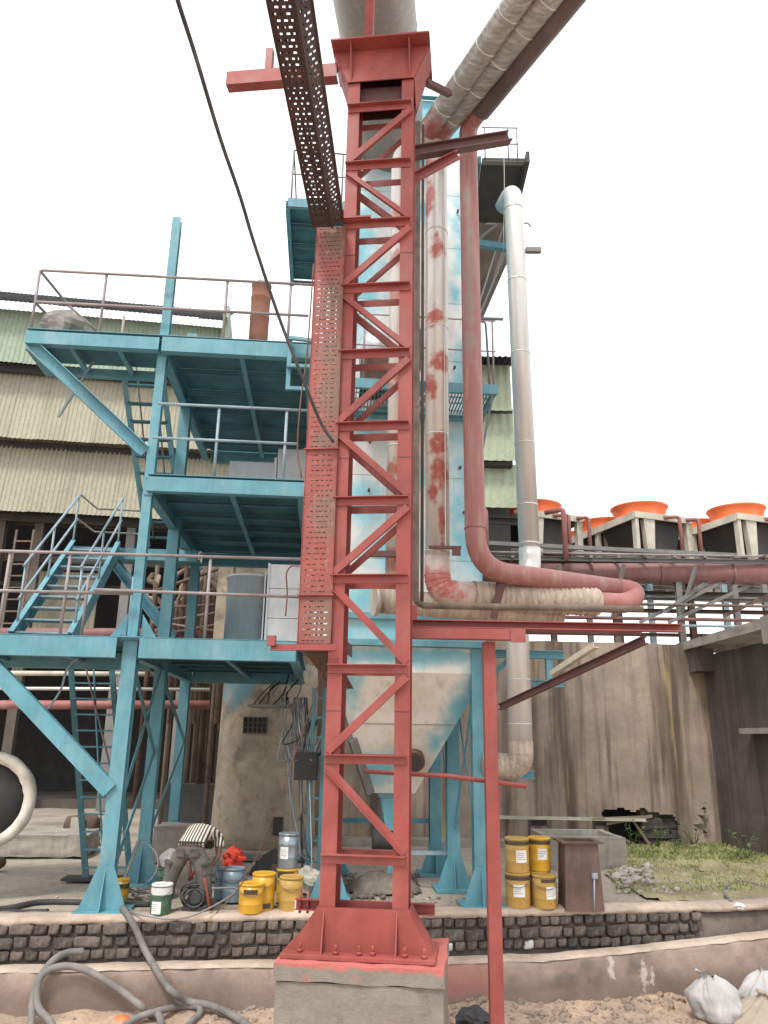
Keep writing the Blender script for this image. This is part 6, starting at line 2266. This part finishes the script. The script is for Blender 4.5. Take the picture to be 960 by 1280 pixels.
for sd_ in ('L', 'R'):
    b = ix['pa' + sd_]
    pa, wr_ = V(J['pa' + sd_]), V(J['wr' + sd_])
    d = (pa - wr_).normalized()
    sdv = d.cross(V((0, 1, .2))).normalized()
    for k, (off, ln) in enumerate(((-.027, .062), (-.009, .075), (.009, .070), (.027, .055))):
        b0 = len(vs)
        base = pa + d * .03 + sdv * off
        cur = V((0, -.5, 0)) if False else V((.0, -.25, 0))
        vs += [base, base + d * ln * .5, base + (d * .8 + V((0, .45, 0))) * ln]
        rad_ += [.0095, .009, .0075]
        ed += [(b, b0), (b0, b0 + 1), (b0 + 1, b0 + 2)]
    b0 = len(vs)
    s2 = -1 if sd_ == 'R' else 1
    th = pa - d * .02 + sdv * .03 * s2
    vs += [th, th + (d * .6 + sdv * .6 * s2) * .05]
    rad_ += [.011, .009]
    ed += [(b, b0), (b0, b0 + 1)]
body = skinned('body', vs, ed, rad_, M['skin'], wk)
# face details on the hanging head
hd = V((.05, .72, .78))
fc = MB()
fc.lathe([(.004, -.02), (.014, -.01), (.016, .01), (.006, .03)], 8, hd + V((0, .085, -.0)), 'Z')
fc.build('nose', M['skin'], wk)
for s_ in (-1, 1):
    MB().lathe([(.002, -.008), (.009, 0), (.002, .008)], 8, hd + V((.03 * s_, .073, .02)), 'Y').build('eye', M['white_lid'], wk)
    MB().lathe([(.01, -.01), (.026, -.005), (.026, .005), (.01, .01)], 10, hd + V((.083 * s_, .0, .02)), 'X').build('ear', M['skin'], wk)
MB().lathe([(.02, -.006), (.024, .0), (.02, .006)], 8, hd + V((0, .078, -.04)), 'Y').build('mouth', M['hair'], wk)
hv, hr = [(.048, .60, .88), (.048, .645, .87), (.05, .70, .80), (.05, .715, .745)], [.05, .088, .09, .07]
skinned('hair', hv, [(0, 1), (1, 2), (2, 3)], hr, M['hair'], wk)
# shirt: torso and short sleeves
sv = [(.0, -.01, .86), (.005, .14, .985), (.02, .33, 1.045), (.035, .49, 1.0), (.04, .575, .945), (-.15, .49, .955), (.215, .49, .935), (-.175, .47, .78), (.25, .455, .78)]
se = [(0, 1), (1, 2), (2, 3), (3, 4), (3, 5), (3, 6), (5, 7), (6, 8)]
srd = [(.185, .13), (.185, .125), (.195, .135), (.165, .125), .075, .075, .075, .068, .068]
skinned('shirt', sv, se, srd, M['shirt'], wk, root=1)
# trousers
tv_ = [(.0, .04, .92), (.0, .0, .85), (-.10, .0, .80), (.10, .0, .80), (-.155, -.03, .62), (.15, -.02, .62), (-.205, -.03, .45), (.195, -.01, .45), (-.24, -.035, .26), (.215, .0, .26), (-.275, -.03, .10), (.235, .01, .10)]
te_ = [(0, 1), (1, 2), (1, 3), (2, 4), (3, 5), (4, 6), (5, 7), (6, 8), (7, 9), (8, 10), (9, 11)]
tr_ = [(.16, .12), (.17, .135), .125, .125, .112, .112, .097, .097, .088, .088, .082, .082]
skinned('trousers', tv_, te_, tr_, M['trousers'], wk, root=1)
for s_, kx in ((-1, -.235), (1, .235)):
    pk = MB().box(-.07, .07, -.02, .02, -.09, .09).build('cargo_pocket', M['trousers'], wk, bevel=.015)
    pk.location = (kx * 1.02, -.07, .58); pk.rotation_euler = (0, .18 * -s_, .9 * s_)
    fl = MB().box(-.078, .078, -.028, .022, .05, .10).build('pocket_flap', M['trousers'], wk, bevel=.012)
    fl.location, fl.rotation_euler = pk.location, pk.rotation_euler
    p2 = MB().box(-.055, .055, -.008, .008, -.06, .06).build('seat_pocket', M['trousers'], wk, bevel=.006)
    p2.location = (.085 * s_, -.142, .80)
    p2.rotation_euler = (.12, 0, .3 * s_)
    sh = skinned('shoe', [(0, -.06, .045), (0, .05, .045), (0, .16, .035)], [(0, 1), (1, 2)], [.05, .052, .042], M['shoe'], wk)
    sh.location = (-.28 if s_ < 0 else .24, -.01, 0)
    sh.rotation_euler = (0, 0, .3 if s_ < 0 else -.3)
MB().tube([(.155 * math.cos(a) + .0, .035 - .125 * math.sin(a), .915 + .02 * math.sin(a)) for a in [2 * PI * k / 20 for k in range(21)]], .014, 6).build('belt', M['black'], wk)

# ------------------------------------------------------------------ jute wrapped cylinder at the left edge
jc = at(-20, 1001, 10.4)
jd = thing('wrapped_drum', 'big round drum end with frayed pale wrapping and dark face at left picture edge', 'drum', jc, R(20))
jr = .555
m = MB()
NJ = 48
vs = []
jp = [(jr - .10, -.02), (jr - .04, -.07), (jr + .02, -.05), (jr + .05, .03), (jr + .04, .12), (jr - .02, .16)]
for k in range(NJ):
    a = 2 * PI * k / NJ
    for i, (r_, y) in enumerate(jp):
        q = r_ + .018 * nz(math.cos(a) * 3, math.sin(a) * 3, 2, i) + .012 * nz(a * 9, i, 1)
        vs.append((q * math.cos(a), y + .02 * nz(a * 5, i, 1, 3), q * math.sin(a)))
nj = len(jp)
m.add(vs, [(k * nj + i, k * nj + i + 1, ((k + 1) % NJ) * nj + i + 1, ((k + 1) % NJ) * nj + i) for k in range(NJ) for i in range(nj - 1)], True)
m.build('wrapping', M['jute'], jd)
MB().lathe([(.02, .05), (jr - .02, .05), (jr - .02, .08)], 40, (0, 0, 0), 'Y').build('end_face', M['dark'], jd)
MB().ext((-.05, .10, -jc.z), (-.05, .10, -jr), sec_rect(.12, .1), (0, 1, 0)).build('cradle_leg', M['rust'], jd)
o = MB().lathe([(.02, -.1), (.08, -.09), (.09, 0), (.08, .09), (.02, .1)], 14, (0, 0, .09), 'Y').build('rusty_roller', M['rust']); o.location = ground(-3, 1087)
tag(o, 'small rusty roller on the ground at left picture edge under the drum', 'roller')

# ------------------------------------------------------------------ right side props
rc = ground(727, 1134)
chu = thing('rusty_chute', 'rusty brown rectangular sheet-metal chute with flange standing on end beside the pails', 'chute', rc, R(3))
wch = .24
h = .76
m = MB()
a_, b_ = .245, .21
for (p, q) in (((-a_, -.15), (a_, -.15)), ((a_, -.15), (a_, .2)), ((a_, .2), (-a_, .2)), ((-a_, .2), (-a_, -.15))):
    k = b_ / a_
    m.slab([(p[0], p[1], -.02), (q[0], q[1], -.02), (q[0] * k, q[1] * k, h), (p[0] * k, p[1] * k, h)], (0, 0, 0))
chs = MB()
chs.slab([(-a_, -.15, -.02), (a_, -.15, -.02), (b_, -.13, h), (-b_, -.13, h)], (0, .012, 0)).build('chute_wall', paint('chute_rust', (.13, .075, .06), dust=(.22, .18, .17), dust_amt=.5, chip=(.10, .17, .20), chip_amt=-.02, rough=.7, var=.35), chu)
MB().slab([(-a_, .2, -.02), (a_, .2, -.02), (b_, .18, h), (-b_, .18, h)], (0, -.012, 0)).build('chute_wall', M['rust'], chu)
for s_ in (-1, 1):
    MB().slab([(s_ * a_, -.137, -.02), (s_ * a_, .187, -.02), (s_ * b_, .167, h), (s_ * b_, -.117, h)], (-s_ * .012, 0, 0)).build('chute_wall', M['rust'], chu)
fl = MB()
for (x0, x1, y0, y1) in ((-.27, .27, -.2, -.12), (-.27, .27, .17, .25), (-.27, -.2, -.119, .169), (.2, .27, -.119, .169)):
    fl.box(x0, x1, y0, y1, h, h + .02)
fl.build('flange', M['rust'], chu)
MB().tube([(.10, -.20, .0), (.13, -.17, .38)], .012, 6).build('pull_bar', M['rail_blue'], chu)
MB().box(.10, .17, -.19, -.152, .36, .42).build('clip', M['rail_blue'], chu)
cbk = thing('concrete_tank', 'low open-topped concrete block behind the yellow pails and rusty chute', 'concrete block', ground(737, 1084), R(2))
cb_ = cbk.location
xa, xb = at(684, 1084, cb_.y).x - cb_.x, at(785, 1084, cb_.y).x - cb_.x
lumpy_box(xa, xb, 0, .12, -.05, .46, 8, .012, 2).build('tank_wall', M['conc'], cbk)
lumpy_box(xa, xb, 1.1, 1.22, -.05, .46, 8, .012, 3).build('tank_wall', M['conc'], cbk)
lumpy_box(xa, xa + .12, .121, 1.099, -.05, .455, 8, .012, 4).build('tank_wall', M['conc'], cbk)
lumpy_box(xb - .12, xb, .121, 1.099, -.05, .455, 8, .012, 5).build('tank_wall', M['conc'], cbk)
MB().box(xa + .1, xb - .1, .1, 1.1, .2, .36).build('tank_fill', M['conc'], cbk)

# grass patch
gpoly = [(760, 1088), (775, 1062), (850, 1054), (1010, 1056), (1010, 1134), (885, 1132), (835, 1128), (770, 1112)]
gpts = [ground(x, y) for x, y in gpoly]


def inpoly(x, y, pts):
    c = False
    for i in range(len(pts)):
        a, b = pts[i], pts[i - 1]
        if (a.y > y) != (b.y > y) and x < (b.x - a.x) * (y - a.y) / (b.y - a.y) + a.x:
            c = not c
    return c


m = MB()
vs, idx = [], {}
cs = .12
fs = []
gz_ = lambda x, y: yard_z(x, y) + .03 + .03 * nz(x, y, 2, 5) + .03 * nz(x, y, 6, 6)
for i in range(30, 80):
    for j in range(85, 145):
        x, y = i * cs, j * cs
        if inpoly(x + .06 + .15 * nz(x, y, 2), y + .06, gpts) and y > br_y(x) + .3:
            f = []
            for (a, b) in ((i, j), (i + 1, j), (i + 1, j + 1), (i, j + 1)):
                if (a, b) not in idx:
                    idx[(a, b)] = len(vs)
                    vs.append((a * cs, b * cs, gz_(a * cs, b * cs)))
                f.append(idx[(a, b)])
            fs.append(tuple(f))
m.add(vs, fs, True)
tag(m.build('soil_patch', M['soil']), kind='structure')
m = MB()
r7 = random.Random(21)
cnt = 0
xs_ = [p.x for p in gpts]; ys_ = [p.y for p in gpts]
while cnt < 15000:
    x, y = r7.uniform(min(xs_), max(xs_)), r7.uniform(min(ys_), max(ys_))
    if not inpoly(x, y, gpts) or y < br_y(x) + .35:
        continue
    dens = .30 + 1.5 * nz(x, y, 1.0, 11) + .7 * nz(x, y, 4, 2) + (.5 if y > 14.5 else 0)
    if r7.random() > dens:
        cnt += .15
        continue
    h = r7.uniform(.015, .06) * (1.9 if y > 14.9 else 1)
    a = r7.uniform(0, 2 * PI)
    ln = V((math.cos(a), math.sin(a), 0)) * h * r7.uniform(.3, 1.0)
    w_ = V((-math.sin(a), math.cos(a), 0)) * .007
    b = V((x, y, gz_(x, y) - .01))
    m.add([b - w_, b + w_, b + ln * .5 + w_ * .7 + V((0, 0, h * .75)), b + ln + V((0, 0, h))], [(0, 1, 2), (0, 2, 3)])
    cnt += 1
tag(m.build('grass', M['grass']), kind='stuff')


def weed(px, py, h, n, label, seed, name='weed'):
    g = ground(px, py)
    t = thing(name, label, 'plant', g)
    r_ = random.Random(seed)
    st_, lf = MB(), MB()
    for k in range(n):
        a = r_.uniform(0, 2 * PI)
        tip = V((math.cos(a) * h * .45, math.sin(a) * h * .45, h * r_.uniform(.6, 1)))
        st_.tube([(0, 0, 0), tip * .5 + V((0, 0, h * .12)), tip], [.006, .005, .003], 5)
        for q in range(9):
            f = .2 + .8 * q / 8
            p = tip * f + V((0, 0, h * .12 * (1 - abs(2 * f - 1))))
            b = r_.uniform(0, 2 * PI)
            d = V((math.cos(b), math.sin(b), r_.uniform(-.2, .6))).normalized() * h * r_.uniform(.12, .26)
            s_ = d.cross(V((0, 0, 1))).normalized() * d.length * .22
            lf.add([p, p + d * .5 + s_, p + d, p + d * .5 - s_], [(0, 1, 2), (0, 2, 3)])
    st_.build('stem', M['leaf'], t)
    lf.build('leaves', M['leaf'], t)


for k, (px, py, h, n, lb) in enumerate(((700, 1049, .5, 4, 'small green weed behind the concrete tank'), (732, 1048, .55, 5, 'leafy weed at left of the broken wall hole'), (790, 1060, .5, 5, 'weed in front of the sooty stones'), (822, 1062, .45, 5, 'low weed under right end of the wall hole'),
                                        (868, 1060, .55, 6, 'bushy weed against the stained wall right of the hole'), (884, 1056, 1.0, 4, 'faint tall weed against the wall'), (935, 1075, .7, 3, 'thin lone weed near the wing wall'), (848, 1062, .35, 4, 'short weed between the hole and bushy weed'))):
    weed(px, py, h, n, lb, k + 3)


# rubble, clods and stones
def clods(name, mat, spots_, seed, label=None):
    r_ = random.Random(seed)
    m = MB()
    for (fn, n, s0, s1) in spots_:
        for _ in range(n):
            p, nrm = fn(r_)
            s_ = s0 + (s1 - s0) * r_.random() ** 2.5
            vs = []
            k0 = r_.random() * 99
            for ph, cnt_ in ((-.5, 4), (.35, 4)):
                for q in range(cnt_):
                    a = 2 * PI * q / cnt_ + ph
                    rr2 = s_ * r_.uniform(.7, 1.15)
                    vs.append(p + V((rr2 * math.cos(a), rr2 * math.sin(a), s_ * ph * r_.uniform(.6, 1))))
            vs += [p + V((r_.uniform(-.2, .2) * s_, r_.uniform(-.2, .2) * s_, s_ * .7))]
            m.add(vs, [(0, 1, 5, 4), (1, 2, 6, 5), (2, 3, 7, 6), (3, 0, 4, 7), (4, 5, 8), (5, 6, 8), (6, 7, 8), (7, 4, 8)])
    o = m.build(name, mat)
    return tag(o, label, kind='stuff')


def fsand(x0, x1, d0, d1):
    def f(r_):
        x = r_.uniform(x0, x1)
        y = rt_y(x) - (d0 + (d1 - d0) * r_.random() ** 1.6)
        return V((x, y, sand_z(x, y) - .005)), None
    return f


clods('soil_clods', sandmat('clod_soil', (.36, .27, .205), (.25, .19, .15)), [(fsand(.7, 3.6, -.02, .8), 420, .012, .07), (fsand(-1.8, -.9, .0, 1.2), 160, .01, .05), (fsand(-4.6, 4.2, .0, 2.5), 700, .006, .028), (fsand(.75, 1.3, 0, .5), 40, .02, .07)], 4)


def fg(px0, px1, py0, py1, zz=.02):
    def f(r_):
        g = ground(r_.uniform(px0, px1), r_.uniform(py0, py1))
        g.z = yard_z(g.x, g.y) + zz
        return g, None
    return f


clods('rubble', paint('pale_rubble', (.38, .34, .30), dust=(.25, .21, .18), dust_amt=.5, rough=.9, var=.35), [(fg(770, 815, 1086, 1108, .06), 70, .03, .10), (fg(772, 840, 1100, 1116), 60, .02, .06), (fg(840, 930, 1085, 1120), 26, .02, .07), (fg(795, 835, 1042, 1056), 30, .03, .10), (fg(60, 600, 1085, 1140, .0), 240, .008, .03), (fg(690, 700, 1095, 1110), 8, .05, .1)], 8)
clods('dirt_heap', M['wet'], [(fg(430, 520, 1092, 1122, .03), 220, .02, .07), (fg(330, 600, 1100, 1135, .0), 200, .01, .035)], 12)
dh = lump(.55, .3, .20, 44, n=26, rings=7, amp=.4).build('ash_heap', M['wet']); dh.location = ground(478, 1112)
tag(dh, 'low dark heap of oily ash under the hopper', 'heap')
so_ = lump(.25, .2, .14, 52, n=18, rings=6, amp=.4).build('earth_mound', M['soil']); so_.location = ground(893, 1088)
tag(so_, 'small earth mound in the grass near the black hose', 'mound')

# hoses
def gp_(px, py, dz=.03):
    g = ground(px, py)
    g.z = yard_z(g.x, g.y) + dz
    return g


o = MB().tube(smooth([gp_(914, 1128), gp_(905, 1115), gp_(911, 1107), gp_(932, 1103), gp_(962, 1112), gp_(990, 1122)], 6), .028, 8).build('black_hose', M['hose'])
tag(o, 'curved dark hose lying on the grass near right picture edge', 'hose')
o = MB().tube(smooth([gp_(-40, 1139), gp_(10, 1134), gp_(45, 1128), gp_(80, 1127), gp_(110, 1128), gp_(150, 1131), gp_(188, 1131)], 6), .034, 10).build('yard_hose', M['black'])
tag(o, 'black hose lying across the yard behind the front blue column', 'hose')
o = MB().tube(smooth([gp_(-40, 1146), gp_(0, 1138), gp_(28, 1137), gp_(60, 1139)], 6), .022, 8).build('yard_hose', M['black'])
tag(o, 'shorter black hose end in front of the long yard hose at left', 'hose')


def SG(px, py, dz=.04):
    p = ground(px, py, -.9)
    for _ in range(4):
        p = ground(px, py, sand_z(p.x, p.y) + dz)
    return p


def WF(px, py, off=.07):
    p = ground(px, py, -.6)
    for _ in range(4):
        p = at(px, py, rt_y(p.x) - off)
    return p


hs = .037
h1 = [gp_(152, 1136, .04), V((gp_(160, 1141).x, br_y(-2.9) + .06, .05)), at(168, 1158, br_y(-2.8) - .06), at(180, 1185, br_y(-2.7) - .10), WF(190, 1207, .0) + V((0, 0, .03)), WF(207, 1230, .10), WF(220, 1243, .16), SG(236, 1252, .10), SG(262, 1257, .12), SG(290, 1269, .06), SG(320, 1290), SG(350, 1320)]
o = MB().tube(smooth(h1, 8), hs, 12).build('grey_hose', M['hose'])
tag(o, 'thick dusty grey hose running from the yard over the brick wall onto the sand', 'hose')
h2 = [SG(38, 1310), WF(39, 1284, .35), WF(41, 1251, .14), WF(50, 1222, .09), WF(67, 1200, .05), WF(84, 1191, -.08), WF(104, 1189, -.15)]
o = MB().tube(smooth(h2, 8), hs, 12).build('grey_hose', M['hose'])
tag(o, 'outer loop of dusty grey hose whose end rests on the rendered wall top', 'hose')
h3 = [SG(70, 1305), WF(64, 1279, .42), WF(49, 1261, .22), WF(46, 1240, .14), WF(53, 1219, .10), WF(71, 1209, .10), WF(96, 1209, .10), WF(124, 1221, .10), WF(152, 1239, .12), WF(174, 1256, .2), SG(185, 1267), SG(199, 1270, .09), SG(203, 1300)]
o = MB().tube(smooth(h3, 8), hs, 12).build('grey_hose', M['hose'])
tag(o, 'inner loop of dusty grey hose arching against the rendered wall face', 'hose')
h4 = [SG(142, 1292), SG(170, 1273, .09), SG(198, 1264, .10), SG(227, 1258, .06), SG(247, 1258, .06), SG(250, 1266, .05), SG(240, 1276), SG(222, 1296)]
o = MB().tube(smooth(h4, 8), hs * .95, 12).build('grey_hose', M['hose'])
tag(o, 'dusty grey hose folded back on itself on the sand, crossing the other hoses', 'hose')
stk = MB().tube([SG(12, 1275, -.02), SG(12, 1275, 0) + V((.05, .0, .36))], .012, 6).build('iron_stake', M['rust'])
tag(stk, 'thin rusty iron stake stuck in the sand at left', 'stake')
lf_ = MB()
rl = lump(.12, .07, .05, 77, n=14, rings=4).build('orange_scrap', M['orange']); rl.location = SG(152, 1276, -.01)
tag(rl, 'small faded orange scrap under the crossing hoses', 'scrap')
# sacks
def gathered_bag(r0, h, seed, lean=(.0, .0), n=72, rings=26):
    """limp plastic sack: pleats run up to a pinched, flopped-over mouth"""
    m = MB()
    vs = []
    for i in range(rings + 1):
        t_ = i / rings
        base = lerp_tab([(0, .55), (.06, .95), (.25, 1.05), (.5, .86), (.72, .52), (.84, .26), (.9, .20), (1, .34)], t_)
        for k in range(n):
            a = 2 * PI * k / n
            cx, sy = math.cos(a), math.sin(a)
            pl = 1 - 2 * abs(noise.noise(V((cx * 2.6 + seed, sy * 2.6, t_ * 1.1))))
            p2 = 1 - 2 * abs(noise.noise(V((cx * 6 + seed, sy * 6, t_ * 1.6 + 4))))
            big_ = noise.noise(V((cx * 1.1, sy * 1.1, t_ * 2.2 + seed)))
            q = base * (1 + .30 * big_ + (.10 + .22 * t_) * (pl - .4) + (.04 + .12 * t_) * (p2 - .4))
            z = h * (t_ ** .85) * (1 + .14 * big_ * t_) - (.10 * h * max(0, t_ - .85) / .15 * (1 + cx))
            vs.append((r0 * q * cx + lean[0] * h * t_ ** 2, r0 * .85 * q * sy + lean[1] * h * t_ ** 2, max(0, z)))
    m.add(vs, [(i * n + k, i * n + (k + 1) % n, (i + 1) * n + (k + 1) % n, (i + 1) * n + k) for i in range(rings) for k in range(n)], True)
    return m


o = gathered_bag(.30, .50, 6.1, (-.18, .1)).build('white_sack', M['sack']); o.location = SG(898, 1276, -.02); o.rotation_euler = (0, 0, .4)
tag(o, 'crumpled white plastic sack on the sand below the rendered wall', 'sack')
o = gathered_bag(.34, .40, 3.3, (.25, .0)).build('dusty_sack', paint('buff_sack', (.36, .30, .24), dust=(.25, .2, .16), dust_amt=.8, rough=.85)); o.location = SG(955, 1292, -.02)
tag(o, 'dusty buff sack at bottom right picture corner', 'sack')
o = gathered_bag(.24, .44, 9.7, (.2, .1)).build('white_sack', M['sack']); o.location = SG(955, 1262, -.02)
tag(o, 'second white sack half out of the picture behind the buff one', 'sack')
o = sack(.14, .12, .17, 71, fold=.4).build('black_bag', M['black']); o.location = SG(592, 1283, -.02)
tag(o, 'crumpled black plastic bag on red-stained sand left of the red post', 'bag')
pp_ = sack(.05, .04, .06, 83, fold=.5).build('white_flower', M['white_lid']); pp_.location = ground(925, 1137) + V((0, 0, .01))
tag(pp_, 'small white crumpled scrap on the brick wall top', 'scrap')
